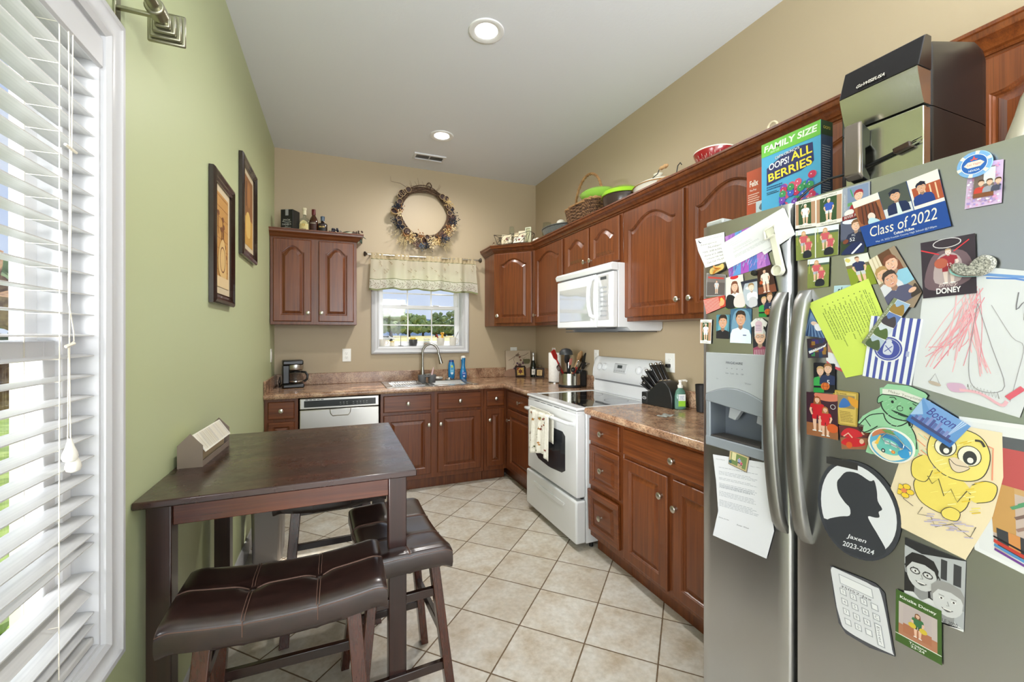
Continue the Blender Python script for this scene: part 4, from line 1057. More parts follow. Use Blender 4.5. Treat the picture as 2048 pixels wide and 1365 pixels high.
# card holder on the table, leaning against the wall
CB = M('grey_brown_card', (124,110,96), .7); p = thing('card_holder', 'house shaped taupe card box with a printed strip cover on the table', 'card box', (.014, 1.80, .914), rad(-3))
pen = [(0,0),(.075,0),(.075,.075),(.0375,.118),(0,.078)]
for y in (0.0, .315): MB().prism([(a, b) for a, b in pen], y, y+.004, 'y').build('end_panel', CB, p)
m = MB().box(.0, .075, .004, .315, 0, .003); m.box(.072, .075, .004, .315, .003, .020); m.box(0, .003, .004, .315, .003, .06); m.build('tray', CB, p)
MB().prism([(.018,.010),(.058,.010),(.064,.080),(.040,.104),(.014,.082)], .02, .305, 'y').build('card_stack', M('kraft_cards', (196,176,140), .8), p)
MB().prism([(.081,.050),(.0835,.052),(.044,.113),(.0415,.112)], .008, .30, 'y').build('cover_sheet', M('cream_paper', (232,228,214), .7), p)
O_ = Vector((.0838,.01,.0525)); U_ = Vector((0,1,0)); V_ = Vector((-.0395,0,.0605))
a = Art(lambda x, y: O_+U_*x+V_*y, (.0605,0,.0395), lift=.0004); rr = random.Random(4)
for i in range(34): x = .008+i*.0082; a.rect(x, .08, x+rr.choice((.0015,.003)), .95, rr.choice([(206,198,176),(190,176,140),(176,170,160)]))
a.mb.build('cover_print', a.mats, p, fix=False)

# slim bin by the green wall behind the table
t = thing('waste_bin', 'slim grey bin against the green wall, glimpsed below the table', 'bin', (.135, 3.02, 0))
m = MB(); n = 10
lp = lambda z, k: [(x*k, y*k, z) for x, y in ([(-.085,-.12),(.085,-.12),(.085,.12),(-.085,.12)])]
m.loops([lp(0, .88), lp(.02, .9), lp(.56, 1.0)]); m.build('body', steel('bin_grey', (150,146,146), .4, 'z'), t, bevel=.02, seg=3)
m = MB().loops([lp(.561, 1.03), lp(.585, 1.04), lp(.60, .95)]); m.build('lid', M('bin_lid_grey', (120,116,118), .4), t, bevel=.01)
# ------------------------------------------------------------------ sink and the things on the worktop
SS = steel('sink_stainless', (200,200,196), .24, 'x')
t = thing('sink', 'stainless steel double bowl drop in sink under the window', 'sink', ((SK[0]+SK[1])/2, (SK[2]+SK[3])/2, CT))
sw, sd = (SK[1]-SK[0]), (SK[3]-SK[2]); hx, hy = sw/2, sd/2
m = MB(); rm = .022
B = [(-hx+.035, -.020), (.020, hx-.035)]; by0, by1 = -hy+.035, hy-.085
xs = [-hx-rm, B[0][0], B[0][1], B[1][0], B[1][1], hx+rm]; ys = [-hy-rm, by0, by1, hy+rm]
for i in range(5):
    for j in range(3):
        if j == 1 and i in (1, 3): continue
        m.box(xs[i], xs[i+1], ys[j], ys[j+1], .0006, .006)
m.build('rim', SS, t, bevel=.002)
for (x0, x1) in B:
    m = MB(); dpt = -.034
    r = lambda k, z: [(x0+k, by0+k, z), (x1-k, by0+k, z), (x1-k, by1-k, z), (x0+k, by1-k, z)]
    dpt = -.17
    m.loops([r(0, .005), r(.004, 0), r(.012, dpt+.02), r(.03, dpt)], cap0=False); m.build('bowl', SS, t, solid=.0015, fix=False)
    MB().lathe([(.042,.002),(.036,.004),(.03,.001),(1e-4,.001)], ((x0+x1)/2, (by0+by1)/2, dpt), 24).build('drain', CHROME, t)
FA = M('brushed_faucet', (170,168,162), .25, 1)
t = thing('faucet', 'brushed nickel gooseneck kitchen faucet with pull down spray head', 'faucet', (1.318, 4.282, CT+.0065))
MB().lathe([(.030,0),(.030,.006),(.024,.012),(.021,.03),(.0195,.07),(.0175,.10),(.0135,.13),(.0130,.14)], n=24).build('body', FA, t)
pts = [(0,0,.13),(0,0,.22),(0,0,.28)]+[(.076-.076*cos(a)*1.0, -.04*(1-cos(a))/2*1.0, .28+.085*sin(a)) for a in [pi*i/12 for i in range(1, 12)]]+[(.150,-.042,.275),(.158,-.045,.25)]
MB().tube(pts, .0118, 16).build('spout', FA, t)
MB().tube([(.157,-.0445,.256),(.165,-.047,.22),(.176,-.05,.175),(.178,-.051,.168)], [.0125,.0165,.0205,.0200], 18).build('spray_head', FA, t)
MB().tube([(.018,-.004,.055),(.04,-.012,.060)], .011, 14).build('lever_hub', FA, t); MB().tube([(.038,-.012,.060),(.075,-.022,.066),(.10,-.028,.075)], [.0075,.006,.0055], 10).build('lever', FA, t)
MB().box(-.12, .12, -.026, .026, -.0005, .004).build('deck_plate', FA, t, bevel=.0035) if False else None
# grey sponge caddy hung over the divider with a pink brush
t = thing('sponge_caddy', 'grey saddle shaped sponge holder draped over the sink divider', 'caddy', (1.335, 4.14, CT+.010))
GRP = M('grey_silicone', (96,98,100), .5)
for sx in (-1, 1):
    m = MB(); cx = sx*.048
    f = lambda z, k: [(cx+.040*k*cos(a), .034*k*sin(a), z) for a in [2*pi*i/20 for i in range(20)]]
    m.loops([f(-.012, .82), f(.02, .95), f(.062, 1.03), f(.066, 1.0), f(.062, .94), f(.02, .86), f(-.006, .75)]); m.build('pocket', GRP, t)
MB().box(-.03, .03, -.03, .03, .045, .058).build('saddle', GRP, t, bevel=.006)
t = thing('dish_brush', 'pale pink handled brush sticking out of the grey sponge caddy', 'brush', (1.372, 4.135, CT+.03))
MB().tube([(0,0,0),(.010,-.002,.05),(.020,-.004,.095),(.024,-.005,.118)], [.008,.010,.007,.003], 10).build('handle', M('pink_plastic', (222,190,190), .4), t)
# sponge / soap
t = thing('soap_dish', 'small white shell shaped dish on the sink ledge', 'soap dish', (1.485, 4.300, CT+.0065)); MB().ball((0,0,.018), .045, 20, 0, .38, 1, .6).build('dish', M('white_ceramic', (226,222,212), .25), t)
t = thing('sink_stopper', 'chrome sink strainer sitting on the rim by the blue bottle', 'strainer', (1.592, 4.292, CT+.0065)); MB().lathe([(.040,.0),(.044,.006),(.040,.010),(.022,.012),(.020,.020),(.008,.024),(1e-4,.024)], n=24).build('cup', CHROME, t)
# rack mat inside the left bowl
t = thing('dish_rack', 'chrome wire roll up rack laid over the left sink bowl', 'rack', (1.13, 4.03, CT+.0065))
m = MB()
for i in range(12): x = -.125+i*.0225; m.tube([(x,-.19,.006),(x,.17,.006)], .0026, 8)
for y in (-.19, .17): m.tube([(-.13,y,.006),(.13,y,.006)], .0042, 8)
m.build('wires', CHROME, t)

BLUE = M('blue_soap_liquid', (22,120,178), .12, Coat_Weight=.6)
t = thing('dish_soap_bottle', 'blue dish soap bottle with flat cap, left of the spray bottle', 'bottle', (1.628, 4.338, CT+.0065))
MB().lathe([(.022,0),(.030,.004),(.034,.03),(.036,.09),(.034,.14),(.029,.165),(.024,.175)], n=28, sy=.6).build('bottle', BLUE, t)
MB().lathe([(.025,.175),(.026,.18),(.022,.196),(1e-4,.198)], n=24, sy=.6).build('cap', M('blue_cap', (40,70,130), .3), t)
a = Art(lambda x, y: Vector((x, -.0225-.0, y)), (0,-1,0)); a.ell(0,.095,.021,.055,(96,178,214)); a.ell(0,.13,.012,.012,(196,214,90)); a.text('DAWN', 0, .105, .011, (24,60,130), .030); a.text('ULTRA', 0, .085, .006, (240,246,250), .022); a.ell(0,.06,.014,.010,(230,240,246)); a.mb.build('label', a.mats, t, fix=False)
t = thing('spray_bottle', 'taller blue curvy dish spray bottle with white cap by the window', 'bottle', (1.752, 4.330, CT+.0005))
MB().lathe([(.030,0),(.036,.005),(.038,.03),(.036,.07),(.027,.105),(.0195,.14),(.0205,.17),(.024,.20),(.025,.222)], n=28, sy=.75).build('bottle', BLUE, t)
MB().lathe([(.0255,.222),(.026,.232),(.022,.240),(.010,.244),(1e-4,.244)], n=24, sy=.8).build('cap', WPLAST, t)
MB().box(-.028,-.018,-.02,.0,.205,.225).build('trigger_nozzle', WPLAST, t, bevel=.003)
a = Art(lambda x, y: Vector((x, -.0292-.0, y)), (0,-1,0)); a.ell(0,.05,.020,.034,(40,90,170)); a.text('Dawn', 0, .065, .012, (244,248,250), .032); a.ell(0,.032,.010,.009,(214,232,240)); a.mb.build('label', a.mats, t, fix=False)

# coffee maker
t = thing('coffee_maker', 'black drip coffee maker with glass carafe and steel band', 'coffee maker', (.165, 4.235, CT+.0005), rad(8))
m = MB().box(-.085,.085,-.10,.10,0,.035); m.build('base', BLACKP, t, bevel=.01)
MB().box(-.085,-.03,-.06,.10,.035,.20).build('water_tank', BLACKP, t, bevel=.008)
MB().box(-.085,.078,-.085,.10,.20,.240).build('lid', BLACKP, t, bevel=.01)
MB().lathe([(.052,.150),(.060,.160),(.062,.215),(.062,.235)], (.018,-.018,0), 28).build('filter_basket', BLACKP, t)
MB().lathe([(.0625,.158),(.0635,.160),(.0635,.205),(.0625,.207)], (.018,-.018,0), 28).build('steel_band', STEELX, t)
CG = thin_glass('carafe_glass', (.80,.80,.80,1))
MB().lathe([(.045,.038),(.060,.045),(.066,.065),(.060,.10),(.046,.128),(.044,.132)], (.018,-.018,0), 32).build('carafe', CG, t)
MB().lathe([(.046,.130),(.048,.134),(.047,.140),(.02,.146),(1e-4,.147)], (.018,-.018,0), 28).build('carafe_lid', BLACKP, t)
MB().lathe([(.0615,.050),(.0665,.052),(.0665,.060),(.0625,.062)], (.018,-.018,0), 32).build('carafe_band', CHROME, t)
MB().tube([(.062,-.03,.135),(.095,-.045,.132),(.112,-.052,.105),(.108,-.050,.07),(.085,-.042,.05)], .008, 10, flat=1.3).build('carafe_handle', BLACKP, t)
MB().tube([(-.085,.0,.03),(-.105,-.03,.01),(-.115,-.07,.06),(-.105,-.075,.10),(-.10,-.05,.06),(-.108,-.02,.008),(-.10,.03,.004)], .004, 8).build('cord', BLACKP, t)

# canvas, wine bottle, tile pictures
def canvas():
    m_ = NT('vineyard_canvas'); return m_
t = thing('canvas_print', 'square canvas of a bird on a vine leaning in the corner', 'canvas', (2.392, 4.350, CT+.0005), rad(-3))
th = rad(-6); Wc, Hc = .295, .288
c_ = MB().box(-Wc/2, Wc/2, -.018, 0, 0, Hc).build('canvas', M('canvas_beige', (172,150,126), .8), t, rot=(th, 0, 0))
a = Art(lambda x, y: Vector((x-Wc/2, -.0183, y)), (0,-1,0)); a.rect(0,0,Wc,Hc,(190,172,148)); a.rect(0,0,Wc,.07,(150,112,90)); a.blob([(0,.07),(.1,.09),(.2,.075),(Wc,.10),(Wc,0),(0,0)],(156,120,96))
a.stroke([(.03,.18),(.07,.20),(.11,.225),(.17,.225),(.22,.235),(.27,.262)],.004,(76,58,46),4); a.stroke([(.11,.225),(.09,.19),(.10,.16),(.085,.13)],.003,(76,58,46),4); a.stroke([(.17,.225),(.20,.20),(.235,.215)],.0025,(76,58,46),4)
a.blob([(.11,.235),(.14,.255),(.155,.27),(.15,.25),(.165,.24),(.14,.228)],(112,92,74))
rr = random.Random(8)
for i in range(26): a.ell(.13+rr.gauss(.03,.035), .11+rr.gauss(0,.028), .012, .012, rr.choice([(96,58,66),(120,76,60),(150,112,60),(84,52,70),(140,96,52)]), 10)
for i in range(6): a.blob([(x_+rr.uniform(-.004,.004), y_) for x_, y_ in [(.20+i*.012,.19),(.235+i*.01,.185),(.24+i*.008,.15),(.21+i*.01,.14)]],(104,98,66))
a.mb.build('painting', a.mats, c_, fix=False)
def tile_frame(name, label, loc, rz, s, fill, art):
    t = thing(name, label, 'picture', loc, rz); tilt = rad(-12); m = MB(); w = s
    for x0, x1, z0, z1 in ((-w/2,w/2,0,.012),(-w/2,w/2,w*1.04-.012,w*1.04),(-w/2,-w/2+.012,.012,w*1.04-.012),(w/2-.012,w/2,.012,w*1.04-.012)): m.box(x0,x1,-.008,0,z0,z1)
    f = m.build('frame', M('dark_iron', (44,34,30), .45, .5), t, rot=(tilt,0,0), bevel=.0015)
    m = MB(); m.tube([(-.01,-.004,w*1.04),(-.02,-.004,w*1.04+.02),(-.008,-.004,w*1.04+.035),(.0,-.004,w*1.04+.022),(.008,-.004,w*1.04+.035),(.02,-.004,w*1.04+.02),(.01,-.004,w*1.04)], .0018, 6); m.tube([(-.02,0,.01),(-.02,.045,-.012*0)], .002, 6); m.build('scroll', M('dark_iron', (44,34,30), .45, .5), f)
    MB().box(-w/2+.022, w/2-.022, -.007, -.002, .022, w*1.04-.022).build('tile', M(fill[0], fill[1], .35), f)
    a = Art(lambda x, y: Vector((-w/2+.022+x*(w-.044), -.0072, .022+y*(w*1.04-.044))), (0,-1,0)); art(a); a.mb.build('tile_print', a.mats, f, fix=False); return t
def leafart(a): a.poly([(.5,.1),(.35,.3),(.12,.3),(.25,.5),(.15,.7),(.38,.66),(.5,.92),(.62,.66),(.85,.72),(.74,.5),(.9,.3),(.62,.32)],(110,56,44)); a.stroke([(.5,.02),(.5,.85)],.03,(70,40,30)); a.poly([(0,1),(.4,1),(0,.6)],(150,60,40))
def wordart(a):
    for i in range(8): a.rect(.15+.08*(i%2),.1+i*.1,.8-.1*(i%3),.14+i*.1,(96,56,36))
tile_frame('tile_stand', 'small iron framed leaf tile in front of the vineyard canvas', (2.392, 4.290, CT+.0008), rad(-4), .118, ('tile_yellow', (212,176,92)), leafart)
tile_frame('tile_stand', 'small iron framed tile standing right of the little wine bottle', (2.553, 4.150, CT+.0008), rad(-38), .100, ('tile_cream', (214,180,120)), wordart)
t = thing('wine_bottle', 'small dark sparkling wine bottle with silver foil in the corner', 'bottle', (2.520, 4.235, CT+.0005))
MB().lathe([(.028,0),(.034,.003),(.035,.02),(.035,.10),(.028,.14),(.016,.185),(.0135,.22)], n=28).build('bottle', M('dark_bottle_glass', (14,20,12), .08), t)
MB().lathe([(.0165,.180),(.0150,.22),(.0155,.232),(.0175,.236),(.018,.258),(.014,.268),(1e-4,.27)], n=24).build('foil', M('silver_foil', (200,200,200), .35, 1), t)
a = Art(lambda x, y: Vector((.0353*sin(x/.0353-.35), -.0353*cos(x/.0353-.35), y)), (-.3,-1,0), lift=.0002)
for i in range(8): a.rect(-.022+i*.0055, .028, -.022+(i+1)*.0055, .09, (232,226,218), i == 0)
a.rect(-.016,.078,.012,.086,(150,40,50)); a.text('B', -.002,.06,.02,(90,84,80)); a.mb.build('label', a.mats, t, fix=False)

# paper towel roll
t = thing('paper_towel_roll', 'upright white paper towel roll behind the utensil crock', 'paper towel', (2.480, 3.660, CT+.0005))
MB().lathe([(.020,.012),(.060,.012),(.062,.016),(.062,.286),(.060,.290),(.020,.290)], n=36).build('roll', noisy('paper_towel', (232,230,224), (240,238,234), 60, .9), t)
MB().lathe([(.075,0),(.075,.006),(.07,.010),(1e-4,.010)], n=32).build('base', M('chrome', (215,215,215), .12, 1), t); MB().cyl((0,0,.01), (0,0,.315), .006, n=12).build('spindle', CHROME, t)

# utensil crock
K0 = (2.455, 3.330)
t = thing('utensil_crock', 'stainless and black utensil holder full of kitchen tools', 'crock', (K0[0], K0[1], CT+.0005))
MB().lathe([(.100,0),(.103,.004),(.103,.018),(.100,.022)], n=40).build('base', BLACKM, t)
MB().lathe([(.0975,.0215),(.0975,.122),(.0955,.123),(.0955,.03),(1e-4,.03)], n=40).build('cylinder', steel('crock_steel', (190,188,176), .2, 'z'), t)
MB().box(.06, .140, -.06, .09, .0, .145).build('side_caddy', BLACKM, t, bevel=.012, seg=3)
def tool(name, label, foot, tip, r, mat, head=None, cat='utensil'):
    foot, tip = Vector(foot), Vector(tip); foot.x *= 1.2; foot.y *= 1.2; tip.x *= 1.25; tip.y *= 1.25; tip.z *= 1.06; r *= 1.25; t = thing(name, label, cat, (K0[0]+foot[0], K0[1]+foot[1], CT+foot[2]), 0)
    d = tip-foot; MB().tube([(0,0,0), tuple(d*.5), tuple(d)], [r*.85, r, r], 10).build('handle', mat, t)
    if head: head(t, d)
    return t
RED = M('red_silicone', (168,24,22), .35); LW_ = wood('light_spoon_wood', (170,128,84), (196,156,108), (212,176,130), axis='z', rough=.6, coat=0, sc=2); NYL = M('black_nylon', (26,27,28), .42); DGR = M('dark_grey_nylon', (52,54,56), .45)
def frame_of(d):
    z = d.normalized(); x = z.cross(Vector((0,0,1)).cross(Vector((.6,-.8,0)))).normalized(); x = Vector((.9,.4,0)); x = (x-z*x.dot(z)).normalized(); return x, z.cross(x), z
def h_spoon(mat, rx, rz, bowl=.3):
    def f(t, d):
        x, y, z = frame_of(d); m = MB()
        m.grid(lambda u, v: d+z*rz*(1-cos(pi*v))+x*(rx*sin(pi*v)**.7*cos(2*pi*u))+y*(rx*bowl*sin(pi*v)*sin(2*pi*u)), 16, 10); m.build('bowl', mat, t)
    return f
def h_ladle(mat, r):
    def f(t, d):
        c = d+Vector((-.01,-.02,.01)); MB().lathe([(r*cos(a), r*sin(a)) for a in [-pi/2+i*pi/16 for i in range(9)]]+[(r*.93,.0)]+[(r*.93*cos(a), r*.93*sin(a)) for a in [-i*pi/16 for i in range(1, 8)]], c, 24).build('bowl', mat, t, rot=None)
    return f
def h_dome(mat, r):
    def f(t, d): MB().lathe([(r, -.004), (r*1.0, 0), (r*.92, r*.4), (r*.6, r*.75), (1e-4, r*.88)], d+Vector((-.01,-.02,0)), 24).build('bowl', mat, t)
    return f
def h_spat(mat, w, l):
    def f(t, d):
        x, y, z = frame_of(d); lps = [[d+z*k+x*s*w_*.5+y*q*.004 for s, q in ((-1,-1),(1,-1),(1,1),(-1,1))] for k, w_ in ((-.005, w*.4), (l*.25, w), (l*.9, w*1.02), (l, w*.8))]
        MB().loops([[tuple(p) for p in l_] for l_ in lps]).build('blade', mat, t, bevel=.002)
    return f
def h_fork(mat):
    def f(t, d):
        x, y, z = frame_of(d)
        for i in range(5): b = d+x*(i-2)*.012; MB().tube([d, d+x*(i-2)*.011+z*.02, b+z*.05, b+z*.07+y*-.012], .0032, 8).build('tine', mat, t)
    return f
def h_whisk(mat):
    def f(t, d):
        x, y, z = frame_of(d)
        for i in range(6):
            a = pi*i/6; q = x*cos(a)+y*sin(a); MB().tube([d+q*.024*sin(pi*k/10)+z*.10*(k/10 if k <= 10 else 1) for k in range(0, 11)], .0011, 5).build('wire', mat, t)
    return f
tool('ladle', 'dark grey ladle standing highest on the left of the crock', (-.01,-.01,.04), (-.052,-.035,.278), .006, DGR, h_dome(DGR, .060))
tool('spatula', 'red spatula leaning far left out of the crock', (-.02,.01,.04), (-.098,.02,.235), .006, RED, h_spat(RED, .060, .085))
tool('ladle', 'black nylon spoon below the grey ladle', (-.03,-.03,.04), (-.055,-.06,.205), .006, NYL, h_spoon(NYL, .038, .046))
tool('spatula', 'pink tipped black spatula on the left of the crock', (-.03,-.02,.04), (-.035,-.065,.19), .006, NYL, h_spat(M('salmon_silicone', (206,128,116), .4), .034, .06))
tool('pasta_fork', 'brown pronged pasta fork leaning low to the left', (-.04,-.01,.04), (-.088,-.02,.135), .005, M('brown_nylon', (70,48,42), .4), h_fork(M('brown_nylon', (70,48,42), .4)))
tool('wooden_spoon', 'wooden spoon rising in the middle of the crock', (-.035,-.03,.04), (.035,-.05,.225), .006, LW_, h_spoon(LW_, .034, .046, .2))
tool('wooden_spoon', 'second wooden spoon, right of the taller one', (.0,-.04,.04), (.055,-.02,.215), .006, LW_, h_spoon(LW_, .030, .042, .2))
tool('spatula', 'red handled turner crossing in front of the wooden spoons', (-.025,-.05,.05), (.02,-.06,.17), .008, RED, h_spat(M('steel_blade', (190,190,188), .2, 1), .03, .06))
tool('spatula', 'pale wooden paddle on the right of the crock', (.03,.0,.04), (.09,.02,.205), .006, LW_, h_spat(LW_, .055, .07))
tool('turner', 'black slotted turner leaning right toward the stove', (.02,.01,.04), (.112,.01,.205), .006, NYL, h_spat(NYL, .062, .085))
tool('spoon', 'black spoon with round end on the right of the crock', (.03,-.03,.04), (.075,-.045,.15), .006, NYL, h_spoon(NYL, .034, .034))
tool('whisk', 'steel balloon whisk low on the right of the crock', (.04,.02,.04), (.085,-.03,.13), .005, CHROME, h_whisk(CHROME))
tool('measuring_spoon', 'black round coffee scoop hanging on the crock rim', (-.01,-.09,.105), (-.02,-.088,.135), .004, NYL, h_spoon(NYL, .024, .020, .8))
tool('tongs', 'clear and steel tongs standing behind the wooden spoons', (.01,.04,.04), (.02,.05,.24), .007, M('steel_blade', (190,190,188), .2, 1), h_spat(M('clear_tip', (196,206,186), .2), .07, .075))

# knife block
t = thing('knife_block', 'black slanted knife block beside the stove', 'knife block', (2.50, 2.155, CT+.0005), rad(6))
KX, KY = 2.50, 2.155
KB = M('knife_block_black', (24,26,26), .4)
MB().prism([(.13,0),(.13,.078),(.02,.168),(-.025,.160),(-.060,.125),(-.080,.070),(-.078,.0)], -.056, .056, 'x').build('block', KB, t, bevel=.006)
MB().box(-.050, .050, .131, .182, .0, .080).build('scissor_box', KB, t, bevel=.004)
a = Art(lambda x, y: Vector((-.0503, .157-x, .042+y)), (-1,0,0)); a.ell(0,0,.018,.010,(190,192,192)); a.ell(0,0,.0155,.0075,(60,62,64)); a.text('OSTER',0,0,.005,(200,202,202),.022); a.mb.build('badge', a.mats, t, fix=False)
HB = M('knife_handle_black', (18,18,19), .3)
dirv = Vector((-.10, .60, .79)).normalized()
slots = []
for row, (y, z, ln) in enumerate(((.030,.160,.125),(.060,.136,.115),(.090,.112,.10),(.116,.090,.082))):
    for i in range((3,3,3,4)[row]): slots.append((-.036+i*(.036 if row < 3 else .024), y, z, ln))
kl = ['knife handle in the top row of the block', 'knife handle in the second row of the block', 'knife handle in the third row of the block', 'small steak knife handle in the lowest row of the block']
R_ = Matrix.Rotation(rad(6), 4, 'Z')
for q, (x, y, z, ln) in enumerate(slots):
    row = 0 if q < 3 else 1 if q < 6 else 2 if q < 9 else 3; n_ = q-(0,3,6,9)[row]
    kt = thing('kitchen_knife', 'black '+kl[row]+', '+(('wall side', 'middle', 'room side')[n_] if row < 3 else ('nearest the wall', 'second from the wall', 'second from the room', 'nearest the room')[n_]), 'knife', (0,0,0), 0, 'knives in the block')
    kt.location = Vector((KX,KY,CT)) + (R_ @ Vector((-x, y, z)))
    sp = Vector((-.25*(x/.036)*-1, .18*(row-1.2), 0)); d = R_.to_3x3() @ (dirv+Vector((x*2.2*-1, .10*(row-1), -.12*(row-1)))).normalized(); bw_ = .019 if row < 3 else .013
    MB().bar(tuple(d*.006), tuple(d*ln), bw_*.9, bw_*1.45, (1,0,0), w2=bw_, t2=bw_*1.6).build('handle', HB, kt, bevel=.006, seg=3)
    MB().bar(tuple(d*-.006), tuple(d*.010), bw_, bw_*1.5, (1,0,0)).build('bolster', CHROME, kt, bevel=.002); MB().ball(tuple(d*(ln+.001)), bw_*.72, 12, 0, .8).build('end_cap', CHROME, kt)
t = thing('kitchen_scissors', 'black handled scissors leaning out of the front of the knife block', 'scissors', (KX-.02, KY+.160, CT+.0795))
for s_ in (0, 1):
    c = Vector((-.004, .030+.008*s_, .040+.030*s_)); m = MB().tube([tuple(c+Vector((0, .032*cos(a)*.9+.012*sin(a), .016*sin(a)+.014*cos(a)))) for a in [2*pi*i/18 for i in range(18)]], .0048, 8, closed=True); m.tube([(0,-.005,0),(-.002,.002,.02+.018*s_)], .006, 8); m.build('handle_loop', HB, t)

# hand soap
t = thing('hand_soap', 'clear green pump hand soap beside the knife block', 'soap bottle', (2.505, 2.055, CT+.0005), rad(-20))
MB().lathe([(.028,0),(.034,.004),(.036,.02),(.035,.085),(.028,.115),(.016,.130),(.013,.135)], n=28, sy=.62).build('bottle', M('green_soap', (170,236,212), .08, Transmission_Weight=.75, IOR=1.35), t)
MB().lathe([(.016,.134),(.017,.150),(.010,.153),(.009,.170),(.012,.172),(.012,.182),(1e-4,.184)], n=20).build('pump', WPLAST, t)
MB().tube([(0,0,.178),(.03,-.004,.180),(.040,-.004,.174)], .006, 10).build('nozzle', WPLAST, t)
a = Art(lambda x, y: Vector((x, -.0226, y)), (0,-1,0)); a.rect(-.022,.02,.022,.095,(238,242,240)); a.rect(-.022,.02,.022,.055,(150,206,60)); a.text('hand', -.002,.083,.008,(40,70,150),.026); a.text('soap', -.002,.072,.007,(40,70,150),.024); a.lines(-.018,.018,.058,.068,2,(120,130,150)); a.mb.build('label', a.mats, t, fix=False)
t = thing('plastic_packet', 'small clear plastic packet lying on the worktop near the refrigerator', 'packet', (2.262, 1.915, CT+.0006), rad(20))
MB().grid(lambda u, v: (-.05+.1*u, -.03+.06*v, .003+.004*sin(u*9)*sin(v*7+1)), 12, 8).build('film', M('clear_film', (196,202,196), .15, Alpha=.55), t, solid=.0006)
t = thing('black_tumbler', 'dark tall cup half hidden behind the refrigerator', 'cup', (2.555, 1.93, CT+.0005))
MB().lathe([(.030,0),(.033,.003),(.040,.16),(.041,.165),(.038,.166),(.031,.01)], n=28).build('cup', BLACKM, t)

# window sill things (sill at z = BW[2]+.008)
SZ = BW[2]+.0085; SYp = D+.052
def mug(name, label, x, r, h, mat, cat='mug', handle=1, y=SYp):
    t = thing(name, label, cat, (x, y, SZ)); MB().lathe([(r*.74,0),(r*.80,.003),(r*.96,h*.5),(r,h),(r*.93,h),(r*.88,h*.5),(r*.7,.006),(1e-4,.006)], n=28).build('cup', mat, t)
    if handle: MB().tube([(handle*r*.9,0,h*.82),(handle*(r+.018),0,h*.80),(handle*(r+.026),0,h*.55),(handle*(r+.016),0,h*.28),(handle*r*.86,0,h*.22)], .0045, 8).build('handle', mat, t)
    return t
WC = M('white_ceramic', (226,222,212), .25); GP = M('grey_glazed_pot', (70,72,74), .35)
mug('mug', 'white mug at the left end of the sink window sill', .945, .034, .070, WC)
t = thing('small_jar', 'tiny pale jar with yellow top on the sill left of the grey pot', 'jar', (1.043, SYp, SZ)); MB().lathe([(.02,0),(.023,.003),(.023,.035),(.019,.04)], n=20).build('jar', M('pale_jar', (226,220,200), .3), t); MB().lathe([(.020,.04),(.021,.05),(1e-4,.052)], n=20).build('lid', M('straw_yellow', (214,186,110), .5), t)
t = thing('ring_holder', 'thin upright metal stem stand on the sill left of the grey pot', 'stand', (1.128, SYp, SZ)); MB().lathe([(.028,0),(.028,.003),(.004,.006),(.0025,.012),(.0022,.105),(1e-4,.107)], n=18).build('stem', M('dark_metal', (90,88,84), .35, 1), t)
t = mug('flower_pot', 'dark grey pot with a yellow sponge on the window sill', 1.252, .044, .068, GP, 'pot', 0); MB().lathe([(.030,-.0),(.036,.001),(.036,.008),(.031,.010)], n=24).build('saucer', GP, t)
t = thing('sponge', 'yellow sponge sticking out of the grey pot on the sill', 'sponge', (1.250, SYp, SZ+.045)); MB().box(-.026,.026,-.012,.012,0,.042).build('block', noisy('yellow_sponge', (214,176,60), (236,204,96), 90, .9, bump=.4), t, bevel=.004)
t = thing('candle_jar', 'small glass jar with pinkish contents on the window sill behind the faucet', 'jar', (1.392, SYp+.002, SZ)); MB().lathe([(.026,0),(.029,.003),(.030,.062),(.028,.064)], n=24).build('jar', TGLASS, t); MB().lathe([(1e-4,.004),(.0255,.004),(.0265,.032),(1e-4,.034)], n=24).build('wax', M('dusty_pink', (206,176,162), .6), t); MB().lathe([(.031,.064),(.031,.076),(1e-4,.077)], n=24).build('lid', WPLAST, t)
mug('mug', 'white cup holding two brushes on the right of the sill', 1.538, .041, .082, WC, 'mug', 0, SYp-.004)
t = thing('red_brush', 'red handled brush leaning left in the white cup', 'brush', (1.53, SYp-.004, SZ+.02)); MB().tube([(0,0,0),(-.02,0,.06),(-.036,0,.098)], [.005,.006,.009], 10).build('handle', M('red_plastic', (150,36,24), .35), t)
t = thing('yellow_brush', 'yellow handled scrub brush upright in the white cup', 'brush', (1.556, SYp-.004, SZ+.02)); MB().box(-.011,.011,-.006,.006,0,.115).build('handle', M('yellow_plastic', (226,164,30), .35), t, bevel=.004); MB().box(-.019,.019,-.006,.006,.100,.120).build('head', M('yellow_plastic', (226,164,30), .35), t, bevel=.004)
mug('mug', 'white mug with its handle to the right at the right end of the sill', 1.672, .036, .088, WC, y=SYp)
t = thing('teaspoon', 'thin spoon leaning in the rightmost mug on the sill', 'spoon', (1.685, SYp, SZ+.02)); MB().tube([(0,0,0),(.022,0,.075),(.042,-.002,.118),(.046,-.002,.135)], [.0015,.0016,.0035,.001], 8).build('handle', M('dark_metal', (90,88,84), .35, 1), t)
